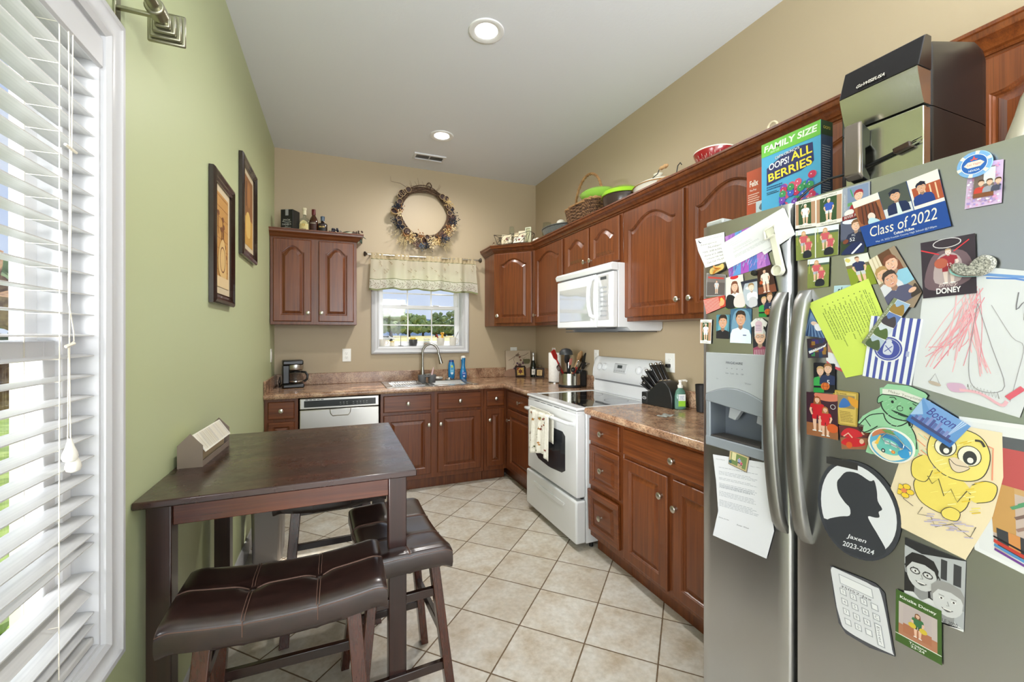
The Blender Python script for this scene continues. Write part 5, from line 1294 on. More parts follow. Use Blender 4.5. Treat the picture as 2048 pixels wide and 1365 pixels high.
# ------------------------------------------------------------------ valance over the sink window
def cloth_mat(name, c, tl=.45):
    if name in MATS: return MATS[name]
    q = NT(name); t = q.t; tr = q.n('BsdfTranslucent', {'Color': lin(c)}); q.set(Base_Color=lin(c), Roughness=.9)
    wv = q.n('TexNoise', {'Vector': q.obj((400,40,400)), 'Scale': 1.0, 'Detail': 2}); q.bump(wv.outputs['Fac'], .15, .001)
    ms = q.n('MixShader', {0: tl, 1: q.b.outputs[0], 2: tr.outputs[0]}); t.links.new(ms.outputs[0], t.nodes['Material Output'].inputs['Surface']); MATS[name] = q.m; return q.m
t = thing('window_valance', 'cream embroidered valance gathered on a rod over the sink window', 'valance', (1.355, D-.085, 1.806))
VW = 1.05
def val(s, v):      # s 0..1 across, v 0..1 from hem to top
    w_ = VW*(1.0+.04*(1-v)); x = (s-.5)*w_+.008*sin(s*31)*v
    am = .012+.022*(1-v)
    y = -am*(sin(s*26+.8*sin(s*7))+.45*sin(s*61+1))-.004*sin(v*9)
    if v > .84: y *= 1-(v-.84)*3; y += -.006*sin(s*150)
    z = .365*v + .016*sin(s*3.1+.4)*(1-v) - .010*sin(s*26)*(1-v) + .010*s
    return Vector((x, y, z))
CREAM = cloth_mat('cream_valance_cloth', (232,226,206), .55); CREAM2 = cloth_mat('pale_valance_band', (240,236,226), .55); SAGE = cloth_mat('sage_hem_cloth', (140,144,104), .25); HDRC = cloth_mat('beige_header_cloth', (196,180,146), .3)
m = MB()
for v0, v1, mi in ((0,.045,2),(.045,.285,1),(.285,.305,2),(.305,.83,0),(.83,.845,2),(.845,1.0,3)):
    m.grid(lambda a, b, v0=v0, v1=v1: val(a, v0+(v1-v0)*b), 150, max(1, int((v1-v0)*24)), mi)
m.build('cloth', [CREAM, CREAM2, SAGE, HDRC], t, fix=False, ang=80)
a = Art(lambda x, y: val(x, y)+Vector((0,-.0012,0)), (0,-1,0)); rr = random.Random(12)
for i in range(46):
    x = .012+i*.0213; y = .16+.04*sin(i*1.9)
    a.stroke([(x-.010,y-.03),(x,y+.01),(x+.011,y-.01)], .0022, (150,132,96)); a.ell(x-.004,y+.05,.0035,.024,(146,140,110),8,rot=.3); a.ell(x+.006,y-.05,.003,.022,(128,96,74),8,rot=-.4)
for i in range(30):
    x, y = rr.uniform(.02,.98), rr.uniform(.36,.80); a.stroke([(x,y-.035),(x+.002,y+.03)], .0018, (156,144,112)); a.ell(x-.005,y+.02,.0045,.010,(170,156,118),8); a.ell(x+.006,y-.01,.0045,.010,(150,120,88),8)
for i in range(36):
    x = rr.uniform(.02,.98); a.stroke([(x,.87),(x+.006,.91),(x-.003,.96)], .002, (132,112,80))
a.mb.build('embroidery', a.mats, t, fix=False)
t = thing('valance_rod', 'nickel curtain rod with knob finials carrying the kitchen valance', 'curtain rod', (1.355, D-.085, 2.160))
MB().tube([(-.555,.004,-.004),(.56,.004,.008)], .0085, 16).build('rod', NICKEL, t)
for sx, zz in ((-1,-.004),(1,.008)):
    MB().lathe([(.009,0),(.010,.008),(.022,.018),(.026,.026),(.022,.036),(.010,.040),(1e-4,.042)], (sx*.555,.004,zz), 20, axis='x').build('finial', M('dark_nickel', (120,114,106), .3, 1), t) if sx > 0 else MB().lathe([(1e-4,-.042),(.010,-.040),(.022,-.036),(.026,-.026),(.022,-.018),(.010,-.008),(.009,0)], (sx*.555,.004,zz), 20, axis='x').build('finial', M('dark_nickel', (120,114,106), .3, 1), t)
    MB().box(sx*.53-.004, sx*.53+.004, .004, .083, zz-.006, zz+.006).build('bracket', NICKEL, t)

# ------------------------------------------------------------------ dried flower wreath
t = thing('wreath', 'dried flower and grapevine wreath hanging on the back wall', 'wreath', (1.348, D-.05, 2.610))
rr = random.Random(31); TWG = noisy('grapevine_twig', (62,44,32), (104,80,58), 60, .85)
m = MB()
for i in range(20):
    ph, r0, a1, b1 = rr.uniform(0, 6.3), rr.uniform(.225, .275), rr.uniform(.004,.014), rr.uniform(.004,.018)
    m.tube([((r0+a1*sin(3*a+ph))*cos(a)*1.03, b1*sin(4*a+ph*2)+rr.uniform(-.003,.003), (r0+a1*sin(3*a+ph))*sin(a)) for a in [2*pi*k/40 for k in range(40)]], rr.uniform(.0028,.0055), 5, closed=True)
m.build('vine_ring', TWG, t)
m = MB()
for i in range(46):
    a = rr.uniform(0, 2*pi); a = a if rr.random() < .5 else rr.uniform(.35*pi, .75*pi); r0 = rr.uniform(.24,.28); d = a+rr.choice((-1,1))*rr.uniform(.3,1.2); l = rr.uniform(.03,.12)
    p = Vector((r0*cos(a), rr.uniform(-.02,.01), r0*sin(a))); m.tube([p, p+Vector((cos(d)*l*.5,-.008,sin(d)*l*.5)), p+Vector((cos(d+.3)*l,-.004,sin(d+.3)*l))], [.0016,.0013,.0007], 4)
m.tube([(-.16,-.01,.235),(-.24,-.012,.275),(-.33,-.01,.285),(-.335,-.01,.33)], [.0025,.002,.0015,.0008], 5)
m.build('loose_twigs', TWG, t)
m = MB().tube([(.045+.024*cos(a), -.02+.006*sin(3*a), .285+.028*sin(a)) for a in [2*pi*k/20 for k in range(20)]], .006, 6, closed=True); m.build('hanging_loop', TWG, t)
PODD = M('dark_seed_pod', (58,38,30), .7); PODL = M('pale_pod_shell', (198,170,124), .7); PODR = M('pod_rim_tan', (186,158,118), .7); BRN = M('brown_pod', (96,64,48), .7)
def pod(deg, rad_, r, mat, tilt=(0,0)):
    a = rad(deg); c = (rad_*cos(a), -.045, rad_*sin(a))
    o = MB().lathe([(r*.2,.9*r),(r*.8,.5*r),(r*.98,.1*r),(r,-.05*r),(r*.97,-.10*r),(r*.88,-.06*r),(r*.78,.3*r),(1e-4,.5*r)], (0,0,0), 20, axis='y', ms=[0,0,0,1,1,2,2]).build('pod', [mat, PODR, PODD], t, loc=c, rot=(rad(tilt[0]), 0, rad(tilt[1]))); return o
for d, r0, r, mt, tl in [(128,.27,.030,TWG,(0,0)),(137,.275,.024,TWG,(10,20)),(143,.285,.034,PODD,(0,10)),(150,.285,.026,BRN,(0,0)),(161,.265,.028,PODD,(10,0)),(183,.300,.040,PODL,(-35,10)),(197,.27,.024,BRN,(0,0)),(206,.275,.028,BRN,(0,0)),(217,.275,.026,PODD,(5,0)),
        (38,.275,.028,PODD,(0,-10)),(46,.255,.030,BRN,(0,0)),(20,.26,.030,BRN,(0,0)),(14,.28,.030,PODD,(0,0)),(6,.255,.028,BRN,(0,0)),(268,.285,.042,PODL,(0,40)),(281,.295,.032,PODD,(0,0)),(275,.245,.026,BRN,(0,0)),(248,.255,.028,BRN,(20,0)),(-2,.29,.026,PODD,(0,0))]:
    pod(d, r0, r, mt, tl)
o_ = pod(229, .275, .042, BRN); MB().lathe([(.030,-.006),(.024,-.012),(.008,-.012),(.006,-.018),(1e-4,-.018)], (0,0,0), 16, axis='y').build('pod_centre', PODD, o_)
fl = {'straw': M('straw_flower', (206,176,118), .8), 'navy': M('navy_dried_flower', (26,32,48), .8), 'rust': M('rust_dried_flower', (140,92,48), .8), 'cream': M('cream_dried_flower', (220,200,158), .8), 'slate': M('slate_dried_flower', (84,96,112), .8), 'mauve': M('mauve_dried_flower', (104,74,66), .8)}
def cluster(deg, rad_, sp, key, n=26, pr=.008):
    a = rad(deg); c = Vector((rad_*cos(a), -.040, rad_*sin(a))); m = MB()
    for i in range(n):
        q = Vector((rr.gauss(0,.5), rr.uniform(-.5,.3), rr.gauss(0,.5)))*sp; d = Vector((rr.uniform(-1,1), -1.2, rr.uniform(-1,1))).normalized()
        p = c+q; s1 = d.cross(Vector((0,0,1))).normalized()*pr*rr.uniform(.6,1.2); s2 = d.cross(s1).normalized()*pr*rr.uniform(.6,1.2)
        m.add([p-s1, p+d*pr*.5-s2, p+s1, p+d*pr*.5+s2, p+d*pr*1.1], [(0,1,4),(1,2,4),(2,3,4),(3,0,4)])
        m.tube([c+q*.3, p], .0008, 3)
    m.build('flower_cluster', fl[key], t)
for d, r0, s_, k_, n_ in [(172,.275,.05,'navy',46),(178,.25,.04,'rust',24),(188,.25,.035,'cream',22),(202,.30,.05,'navy',46),(213,.29,.045,'navy',40),(236,.30,.05,'rust',40),(243,.31,.05,'straw',40),(250,.30,.045,'cream',30),(255,.33,.045,'mauve',36),(262,.24,.035,'rust',24),(264,.335,.04,'slate',36),(273,.335,.04,'navy',30),(287,.285,.05,'cream',44),(294,.31,.05,'straw',44),(300,.285,.04,'rust',26),(306,.31,.05,'navy',50),(312,.275,.05,'mauve',40),(314,.33,.04,'slate',30),(322,.30,.05,'straw',40),(330,.285,.05,'rust',36),(336,.32,.045,'cream',40),(348,.30,.055,'navy',60),(354,.27,.04,'mauve',26),(28,.275,.045,'straw',44),(10,.29,.03,'navy',18),(239,.265,.03,'cream',16),(282,.335,.04,'cream',26)]:
    cluster(d, r0, s_, k_, n_)
OAT = M('oat_grass', (206,186,140), .8); m = MB()
for i in range(46):
    sd = -1 if i % 2 else 1; a0 = rad(232 if sd < 0 else 305)+rr.uniform(-.12,.2)*(1 if sd > 0 else -1); p = Vector((.29*cos(a0), -.03, .29*sin(a0)))
    dr = rad(rr.uniform(195, 262)) if sd < 0 else rad(rr.uniform(-75, -8)); l = rr.uniform(.07,.17); q = p+Vector((cos(dr)*l, rr.uniform(-.02,.015), sin(dr)*l-.02))
    m.tube([p, (p+q)/2+Vector((0,-.01,.012)), q], [.0009,.0008,.0005], 4)
    for k in range(5):
        w_ = p.lerp(q, .5+.1*k)+Vector((rr.uniform(-.008,.008), rr.uniform(-.006,.006), rr.uniform(-.01,.004))); e = Vector((cos(dr), 0, sin(dr)))*.013; m.tube([w_-e*.5, w_, w_+e*.5], [.0003,.0022,.0003], 5)
m.build('grass_spray', OAT, t)

# ------------------------------------------------------------------ bottles on the left wall cabinet
LZ = UT+.057; by = 4.150
t = thing('boxed_whiskey', 'square black whiskey carton at the left end of the wall cabinet top', 'box', (.150, by+.01, LZ), rad(-28))
MB().box(-.055,.055,-.05,.05,0,.178).build('carton', M('black_carton', (22,22,24), .45), t, bevel=.002)
a = Art(lambda x, y: Vector((x, -.0503, y)), (0,-1,0)); a.rect(-.012,.125,.016,.178,(150,150,150)); a.text('JACK', -.0,.085,.018,(222,220,214),.07,rot=-.05); a.stroke([(-.04,.075),(0,.066),(.04,.07)],.004,(190,188,182)); a.text("DANIEL'S", -.0,.050,.014,(222,220,214),.08); a.rect(-.04,.02,.04,.024,(150,148,142)); a.text('No.7', 0,.033,.01,(200,198,192)); a.mb.build('print', a.mats, t, fix=False)
AMB = M('amber_spirit', (120,62,18), .1, Transmission_Weight=.4); BRNG = M('brown_bottle_glass', (64,32,16), .08, Coat_Weight=.5)
def spirit(name, label, x, prof, mat, capprof, capmat, lw, l0, l1, lcol, art, sy=.6, y=by, r=.04):
    t = thing(name, label, 'bottle', (x, y, LZ), rad(-14)); MB().lathe(prof, n=28, sy=sy).build('bottle', mat, t); MB().lathe(capprof, n=24, sy=max(sy, .8)).build('cap', capmat, t)
    R_ = r+.0008; a = Art(lambda px, py: Vector((R_*sin(px/R_), -R_*sy*cos(px/R_), py)), (0,-1,0), lift=.0004, step=.00012); n = 10
    for i in range(n): a.rect(-lw/2+lw*i/n, l0, -lw/2+lw*(i+1)/n, l1, lcol, i == 0)
    art(a); a.mb.build('label', a.mats, t, fix=False); return t
spirit('tequila_bottle', 'clear round shouldered bottle with cream 1804 label and pale stopper', .262, [(.040,0),(.046,.004),(.047,.08),(.045,.10),(.036,.118),(.018,.126),(.014,.130),(.014,.160)], TGLASS, [(.015,.152),(.016,.158),(.014,.19),(.013,.192),(.017,.194),(.018,.212),(1e-4,.213)], M('cream_stopper', (222,212,180), .5), .085, .004, .070, (216,200,140), lambda a: (a.blob([(-.03,.07),(-.028,.085),(0,.10),(.028,.085),(.03,.07)], (226,212,156)), a.text('1804', 0, .022, .012, (70,56,36), .040), a.ell(0,.06,.014,.014,(206,176,100))), .62, r=.047)
spirit('whiskey_bottle', 'brown whiskey bottle with dark red wax cap, third from the left', .335, [(.034,0),(.038,.004),(.038,.09),(.030,.125),(.016,.15),(.014,.155),(.014,.165)], BRNG, [(.016,.158),(.017,.163),(.0165,.205),(.015,.208),(1e-4,.208)], M('dark_red_wax', (92,18,22), .4), .066, .02, .098, (58,28,20), lambda a: (a.rect(-.033,.03,.033,.06,(198,158,76)), a.text('WHISKEY', 0,.082,.010,(226,214,190),.05), a.text('BOURBON', 0,.045,.008,(90,40,24),.045), a.rect(-.033,.064,.033,.068,(150,40,34))), .7, r=.038)
spirit('rum_bottle', 'short dark labelled bottle with blue stopper, rightmost of the bottles', .408, [(.036,0),(.040,.004),(.040,.075),(.034,.085),(.018,.088),(.015,.092),(.014,.115)], M('dark_rum_glass', (30,16,14), .1), [(.016,.108),(.017,.112),(.017,.128),(.018,.13),(.018,.146),(.012,.15),(1e-4,.15)], M('blue_grey_stopper', (70,86,104), .35), .070, .008, .078, (26,22,22), lambda a: (a.text('SAILOR', -.0,.052,.014,(214,176,90),.05), a.blob([(-.02,.06),(0,.07),(.024,.06),(.02,.045),(-.018,.045)], (150,66,40)), a.text('SAILOR', -.0,.052,.013,(236,206,120),.052), a.rect(-.03,.02,.03,.028,(140,60,40))), .75, y=by-.02, r=.040)
t = thing('ivy_garland', 'dark artificial grape and leaf spray drooping over the right end of the cabinet top', 'garland', (.60, by-.03, LZ))
gm = [M('dark_leaf', (44,56,44), .6), M('pale_leaf', (176,186,160), .6), M('navy_grapes', (26,26,44), .35), M('brown_stem', (70,50,40), .7), M('cream_petal', (214,204,172), .7)]
m = MB()
for i in range(26): c = (-.085+rr.gauss(0,.018), rr.gauss(0,.015), .014+abs(rr.gauss(0,.014))); m.ball(c, .010, 8)
m.build('grape_cluster', gm[2], t)
m = MB()
for i in range(22): c = (.075+rr.gauss(0,.026), rr.gauss(0,.012), .012+abs(rr.gauss(0,.014))); m.ball(c, .0085, 7)
m.build('grape_cluster', gm[3], t)
def leaf(c, d, l, w_, mat):
    c, d = Vector(c), Vector(d).normalized(); s_ = d.cross(Vector((0,-.4,1))).normalized()
    MB().add([c, c+d*l*.3+s_*w_, c+d*l*.75+s_*w_*.6, c+d*l, c+d*l*.75-s_*w_*.6, c+d*l*.3-s_*w_, c+d*l*.5+Vector((0,0,.006))], [(0,1,6),(1,2,6),(2,3,6),(3,4,6),(4,5,6),(5,0,6)]).build('leaf', mat, t, fix=False, solid=.0008)
for c, d, l, w_, k_ in [((-.03,0,.02),(1,.1,.25),.075,.022,0),((-.02,-.02,.01),(1,-.2,.1),.085,.018,1),((.02,-.02,.012),(1,-.1,.0),.07,.018,0),((.10,-.02,.01),(.8,-.3,-.9),.06,.018,0),((.115,-.03,-.02),(.3,-.2,-1),.065,.016,0),((.11,-.02,-.03),(-.2,-.2,-1),.05,.012,1),((-.07,-.03,.006),(-.6,-.4,.3),.03,.014,4),((-.065,-.03,.008),(.6,-.5,.3),.03,.014,4),((-.05,-.03,.004),(.1,-.6,.1),.03,.012,4),((.13,-.01,.0),(1,0,-.6),.05,.02,0)]:
    leaf(c, d, l, w_, gm[k_])

# ------------------------------------------------------------------ things on the right wall cabinets
RZ = UT+.057
t = thing('wire_tray', 'black scrolled wire basket on top of the corner cabinet', 'basket', (2.165, 3.925, RZ), math.atan2(CY-(D-UD), (W-UD)-CX))
m = MB(); r_ = .0024; hw, hd = .185, .055
m.tube([(-hw-.01,-hd-.012,.10),(-.08,-hd-.014,.085),(0,-hd-.014,.092),(.08,-hd-.014,.085),(hw+.01,-hd-.012,.105)], r_, 6); m.tube([(-hw-.01,hd,.10),(0,hd,.085),(hw+.01,hd,.105)], r_, 6)
m.tube([(-hw+.03,-hd,.004),(hw-.02,-hd,.004),(hw-.02,hd,.004),(-hw+.03,hd,.004)], r_, 6, closed=True)
for sx in (-1, 1): m.tube([(sx*(hw+.01),-hd-.012,.10),(sx*(hw+.012),0,.103),(sx*(hw+.01),hd,.10)], r_, 6); m.tube([(sx*(hw-.025),-hd,.004),(sx*(hw+.01),-hd-.012,.102)], r_, 6); m.tube([(sx*(hw-.025),hd,.004),(sx*(hw+.01),hd,.102)], r_, 6)
for cx in (-.13,-.045,.045,.13):
    for sg in (-1, 1): m.tube([(cx+sg*.004+sg*.020*(1-k/14)*cos(k*.55)*1.0, -hd-.006, .045+.026*(1-k/16)*sin(k*.55)) for k in range(13)], .0018, 5)
    m.tube([(cx-.045,-hd-.002,.006),(cx,-hd-.008,.045),(cx+.045,-hd-.012,.086)], .0018, 5)
m.build('wires', M('black_wire', (30,26,24), .5, .5), t)
BT = M('beige_tile', (206,192,160), .6)
def inframe(label, x, y, w_, h_, lean, yaw, frm=None, col=(206,192,160), name='decor_tile'):
    R_ = Matrix.Rotation(math.atan2(CY-(D-UD), (W-UD)-CX), 4, 'Z'); p = Vector((2.165, 3.925, RZ+.006))+R_@Vector((x, y, 0))
    t = thing(name, label, 'decor', p, math.atan2(CY-(D-UD), (W-UD)-CX)+rad(yaw))
    if frm:
        m = MB()
        for x0, x1, z0, z1 in ((-w_/2,-w_/2+.010,0,h_),(w_/2-.010,w_/2,0,h_),(-w_/2+.01,w_/2-.01,0,.010),(-w_/2+.01,w_/2-.01,h_-.010,h_)): m.box(x0,x1,-.008,.008,z0,z1)
        m.build('frame', M(*frm), t, rot=(rad(-lean),0,0)); MB().box(-w_/2+.008,w_/2-.008,.0,.004,.008,h_-.008).build('panel', M('sage_panel', (168,166,130), .7), t, rot=(rad(-lean),0,0))
    else:
        b = MB().box(-w_/2,w_/2,-.006,.006,0,h_).build('tile', M('tile_%d_%d_%d' % col, col, .6), t, rot=(rad(-lean),0,0), bevel=.002)
        a = Art(lambda px, py: Vector((px, -.0063, py)), (0,-1,0)); a.stroke([(-w_*.3,h_*.2),(-w_*.05,h_*.6),(w_*.25,h_*.7)], .003, (120,84,56), 4); a.ell(w_*.05,h_*.55,.010,.012,(120,44,36)); a.ell(-w_*.2,h_*.4,.008,.010,(140,120,70)); a.mb.build('painting', a.mats, b, fix=False)
    return t
inframe('tilted beige floral tile at the left end of the wire basket', -.095, .012, .10, .115, 14, 12)
inframe('cream tile with red berries in the middle of the wire basket', .020, .022, .075, .120, 10, -4, None, (216,196,158))
inframe('pale tile with a red bird, right of the middle in the wire basket', .080, .006, .08, .130, 8, 4, None, (208,198,168))
inframe('upright pale green picture frame at the right end of the wire basket', .140, .018, .062, .160, 3, -2, ('pale_green_frame', (190,192,164), .5), name='picture_frame_stand')
inframe('white card lying in the front right of the wire basket', .055, -.030, .11, .065, 20, 0, None, (230,222,204))
R_ = Matrix.Rotation(math.atan2(CY-(D-UD), (W-UD)-CX), 4, 'Z')
t = thing('shell', 'small cream shell in the front of the wire basket', 'shell', Vector((2.165,3.925,RZ+.0065))+R_@Vector((-.035,-.035,0))); MB().ball((0,0,.022), .024, 14, 0, .9).build('shell', M('cream_shell', (226,218,196), .5), t)
def glass(label, x, y, r, h, name='glass_vase', z=RZ, stem=False):
    t = thing(name, label, 'glass', (x, y, z))
    prof = [(r*.8,0),(r*.8,.003),(.005,.006),(.004,h*.35),(r*.4,h*.42),(r*.95,h*.6),(r,h*.8),(r*.85,h),(r*.82,h)] if stem else [(r*.6,0),(r*.65,.003),(r*.45,h*.12),(r*.9,h*.35),(r,h*.55),(r*.85,h*.8),(r*.78,h),(r*.75,h)]
    MB().lathe(prof, n=28).build('glass', TGLASS, t); return t
glass('clear stemmed glass standing in the wire basket behind the tiles', 2.175, 4.02, .026, .20, stem=True)
glass('large clear glass hurricane to the right of the wire basket', 2.395, 3.66, .050, .175)
t = thing('porcelain_figurine', 'tiny white ornament with green leaves at the left corner of the cabinet top', 'ornament', (2.035, 4.17, RZ)); MB().lathe([(.012,0),(.016,.01),(.010,.03),(.014,.045),(.004,.06),(1e-4,.06)], n=14).build('body', GLASSM, t)
t = thing('rose_ornament', 'white porcelain roses with green leaves right of the wire basket', 'ornament', (2.335, 3.765, RZ))
for c in ((-.02,0,.022),(.02,.005,.024),(0,-.015,.030)): MB().ball(c, .024, 12, 0, .8).build('rose', M('white_porcelain', (226,222,208), .3), t)
MB().ball((.035,-.008,.022), .014, 8, 0, .6).build('leaf', M('sage_leaf', (120,128,84), .6), t)
t = thing('roasting_pan', 'grey speckled oval platter lying on the cabinet top left of the wicker basket', 'platter', (2.425, 3.42, RZ))
MB().lathe([(1e-4,.0),(.12,.0),(.15,.01),(.165,.06),(.172,.064),(.174,.070),(.166,.068),(.150,.02),(.12,.008),(1e-4,.008)], n=36, sy=1.35).build('platter', noisy('grey_enamel', (70,72,72), (104,108,106), 120, .3), t)
t = thing('porcelain_figurine', 'white porcelain flower figurine standing on the grey platter', 'figurine', (2.43, 3.48, RZ+.0085))
MB().ball((0,0,.065), .062, 16, 0, .9, .8, 1.1).build('body', M('white_porcelain', (226,222,208), .3), t); MB().ball((0,-.035,.115), .045, 14, 0, .8).build('bloom', M('white_porcelain', (226,222,208), .3), t)
for c in ((-.03,-.02,.12),(-.035,.02,.11)): MB().ball(c, .016, 8, 0, .5).build('leaf', M('sage_leaf', (120,128,84), .6), t)

# wicker basket with a tall hooped handle
t = thing('wicker_basket', 'brown wicker basket with a tall hooped handle on the cabinets', 'basket', (2.43, 2.99, RZ))
WK = noisy('brown_wicker', (74,50,34), (120,86,58), 40, .75); WKL = noisy('tan_wicker', (140,102,62), (172,132,86), 40, .75)
hx, hy, hh = .115, .235, .155
def rim(z, k): 
    n = 40; pts = []
    for i in range(n):
        a = 2*pi*i/n; c, s_ = cos(a), sin(a); e = .45; pts.append(((abs(c)**e)*(1 if c > 0 else -1)*hx*k, (abs(s_)**e)*(1 if s_ > 0 else -1)*hy*k, z))
    return pts
m = MB(); m.loops([rim(.004,.82), rim(hh,.97)], cap1=False); m.build('lining', M('wicker_shadow_brown', (50,34,24), .9), t)
m = MB()
nrow = 12
for r_ in range(nrow):
    z = .008+(hh-.012)*r_/(nrow-1); k = .82+.16*r_/(nrow-1)
    pts = rim(z, k); q = []
    for i in range(160):
        f = i/160*40; i0 = int(f); p = Vector(pts[i0 % 40]).lerp(Vector(pts[(i0+1) % 40]), f-i0); nn = Vector((p.x/hx, p.y/hy, 0)).normalized(); q.append(p+nn*(.0035*(1 if ((i//2)+r_) % 2 else -1)+.002))
    m.tube(q, .0062, 5, closed=True, m=r_ % 2)
m.build('weave', [WK, noisy('mid_wicker', (96,68,46), (146,108,74), 40, .75)], t)
m = MB(); 
for s_ in (0, pi): m.tube([Vector(p)*1.0+Vector((cos(i*1.1+s_)*.006, 0, sin(i*1.1+s_)*.006)) for i, p in enumerate(rim(hh, 1.0)+[]) ], .007, 6, closed=True)
m.build('braided_rim', WKL, t)
m = MB()
for s_ in (0, 2*pi/3, 4*pi/3):
    m.tube([(cos(i*.9+s_)*.007, -.20*cos(pi*i/48)*(1+.08*sin(pi*i/48)), hh-.02+.275*sin(pi*i/48)+sin(i*.9+s_)*.007) for i in range(49)], .0062, 6)
m.build('hoop_handle', WKL, t)
LIME = M('lime_green_plastic', (138,186,30), .22, Coat_Weight=.4)
t = thing('lime_bowl', 'wrapped lime green bowl lying inside the wicker basket', 'bowl', (2.49, 2.90, RZ+.010)); MB().lathe([(.03,.14),(.05,.135),(.13,.16),(.165,.21),(.168,.215),(.15,.235),(.08,.262),(1e-4,.268)], n=36).build('bowl', M('pale_lime_plastic', (150,200,80), .15, Coat_Weight=.6), t); MB().cyl((0,0,0.0),(0,0,.139),.055,n=20).build('foot', M('pale_lime_plastic', (150,200,80), .15), t)
t = thing('stock_pot', 'dark brown pot with lidded side handles under the lime green lid', 'pot', (2.44, 2.53, RZ))
MB().lathe([(.11,0),(.135,.006),(.150,.05),(.152,.085),(.146,.086),(.14,.05),(.11,.01),(1e-4,.01)], n=40).build('pot', M('dark_brown_enamel', (52,40,36), .25), t); MB().lathe([(.150,.084),(.158,.088),(.150,.092)], n=40).build('rim', CHROME, t)
for s_ in (-1, 1): MB().tube([(-.05, s_*.140,.075),(-.055,s_*.168,.080),(-.0,s_*.185,.084),(.04,s_*.168,.080),(.04,s_*.145,.075)], .006, 8).build('handle', M('bronze_handle', (110,94,70), .4, .6), t)
t = thing('lime_bowl', 'shiny lime green dome bowl upside down on the dark pot', 'bowl', (2.44, 2.54, RZ+.0925)); MB().lathe([(.155,0),(.158,.002),(.150,.03),(.10,.058),(.05,.07),(.02,.072),(1e-4,.072)], n=40).build('bowl', LIME, t)
t = thing('casserole', 'white covered casserole dish with knob lid and wire bail', 'casserole', (2.44, 2.18, RZ)); CC = M('cream_china', (224,220,206), .22, Coat_Weight=.4)
MB().lathe([(.10,0),(.13,.006),(.145,.045),(.15,.05),(.142,.05),(.1,.01),(1e-4,.01)], n=36, sy=1.15).build('dish', CC, t); MB().lathe([(.148,.0505),(.14,.062),(.09,.088),(.03,.098),(.012,.104),(.010,.118),(.026,.130),(.028,.136),(.016,.14),(1e-4,.14)], n=36, sy=1.15).build('lid', CC, t); MB().lathe([(.151,.048),(.1525,.050),(.151,.053)], n=36, sy=1.15).build('gold_line', M('gold_line', (170,120,50), .4, .6), t)
m = MB().tube([(-.10,-.06,.03),(-.11,-.08,.07),(-.10,-.11,.085),(-.10,-.125,.108)], .003, 6); m.build('wire_bail', BLACKM, t); MB().lathe([(1e-4,-.075),(.008,-.07),(.014,-.05),(.010,-.035),(.012,-.015),(.004,0)], (-.10,-.125,.108), 12, axis='y').build('wooden_grip', LW_, t, rot=None)
t = thing('wooden_rolling_pin', 'turned wooden handle end lying beside the white casserole', 'rolling pin', (2.37, 1.985, RZ+.030), rad(12)); MB().lathe([(1e-4,-.08),(.012,-.078),(.014,-.06),(.008,-.045),(.016,-.03),(.010,-.02),(.022,-.01),(.026,.03),(.022,.09),(1e-4,.092)], n=18, axis='y').build('pin', wood('honey_wood', (150,104,60), (180,134,84), (204,160,108), axis='y', rough=.45, coat=.1), t)
t = thing('red_bowl', 'red and white patterned mixing bowl on the cabinet top', 'bowl', (2.475, 1.765, RZ)); RB = M('red_glaze', (150,22,30), .22, Coat_Weight=.5)
MB().lathe([(.05,0),(.052,.008),(.082,.035),(.104,.088),(.112,.110),(.1125,.117),(.108,.119),(.098,.09),(.05,.018),(1e-4,.013)], n=44, ms=[0,0,0,0,1,1,1,1,1]).build('bowl', [RB, M('white_ceramic', (226,222,212), .25)], t)
a = Art(lambda x, y: (lambda r, th_: Vector((-r*cos(th_), -r*sin(th_), y)))(.083+(y-.035)/.053*.022, x), (-1,-.4,.2), lift=.0012); 
for i in range(22):
    x, y = -.7+i*.085, .062+.016*sin(i*2.3); a.stroke([(x-.03,y-.008),(x,y+.006),(x+.03,y-.004)], .003, (224,200,190), 3); a.ell(x,y+.008,.010,.004,(230,210,200),8); a.ell(x+.03,y-.012,.008,.004,(226,204,194),8)
a.mb.build('floral_print', a.mats, t, fix=False)
t = thing('gold_rim_platter', 'white platter with a gold rim behind the red bowl', 'platter', (2.46, 1.52, RZ)); MB().lathe([(.07,0),(.08,.003),(.115,.026),(.120,.030),(.115,.030),(.08,.009),(1e-4,.009)], n=40, ms=[0,0,0,1,1,0,0]).build('platter', [CC, M('gold_line', (170,120,50), .4, .6)], t)
t = thing('scroll_ornament', 'small cream scroll shaped ornament near the right of the cabinet tops', 'ornament', (2.38, 1.325, RZ)); MB().tube([(0,.05-.0,.012)]+[(0, .035-.028*cos(k*.5)*(1-k/18), .055+.030*sin(k*.5)*(1-k/18)) for k in range(14)], [.006]*15, 8).build('scroll', M('cream_porcelain', (216,204,174), .4), t); MB().box(-.02,.02,-.03,.06,0,.010).build('foot', M('cream_porcelain', (216,204,174), .4), t)
t = thing('scroll_ornament', 'dark curled wire ornament on the crown, just left of the red bowl', 'ornament', (2.37, 1.935, RZ+.0)); MB().tube([(0,0,.005),(0,.01,.05),(0,.0,.09),(0,-.02,.10),(0,-.03,.085)], .003, 6).build('wire', BLACKM, t)
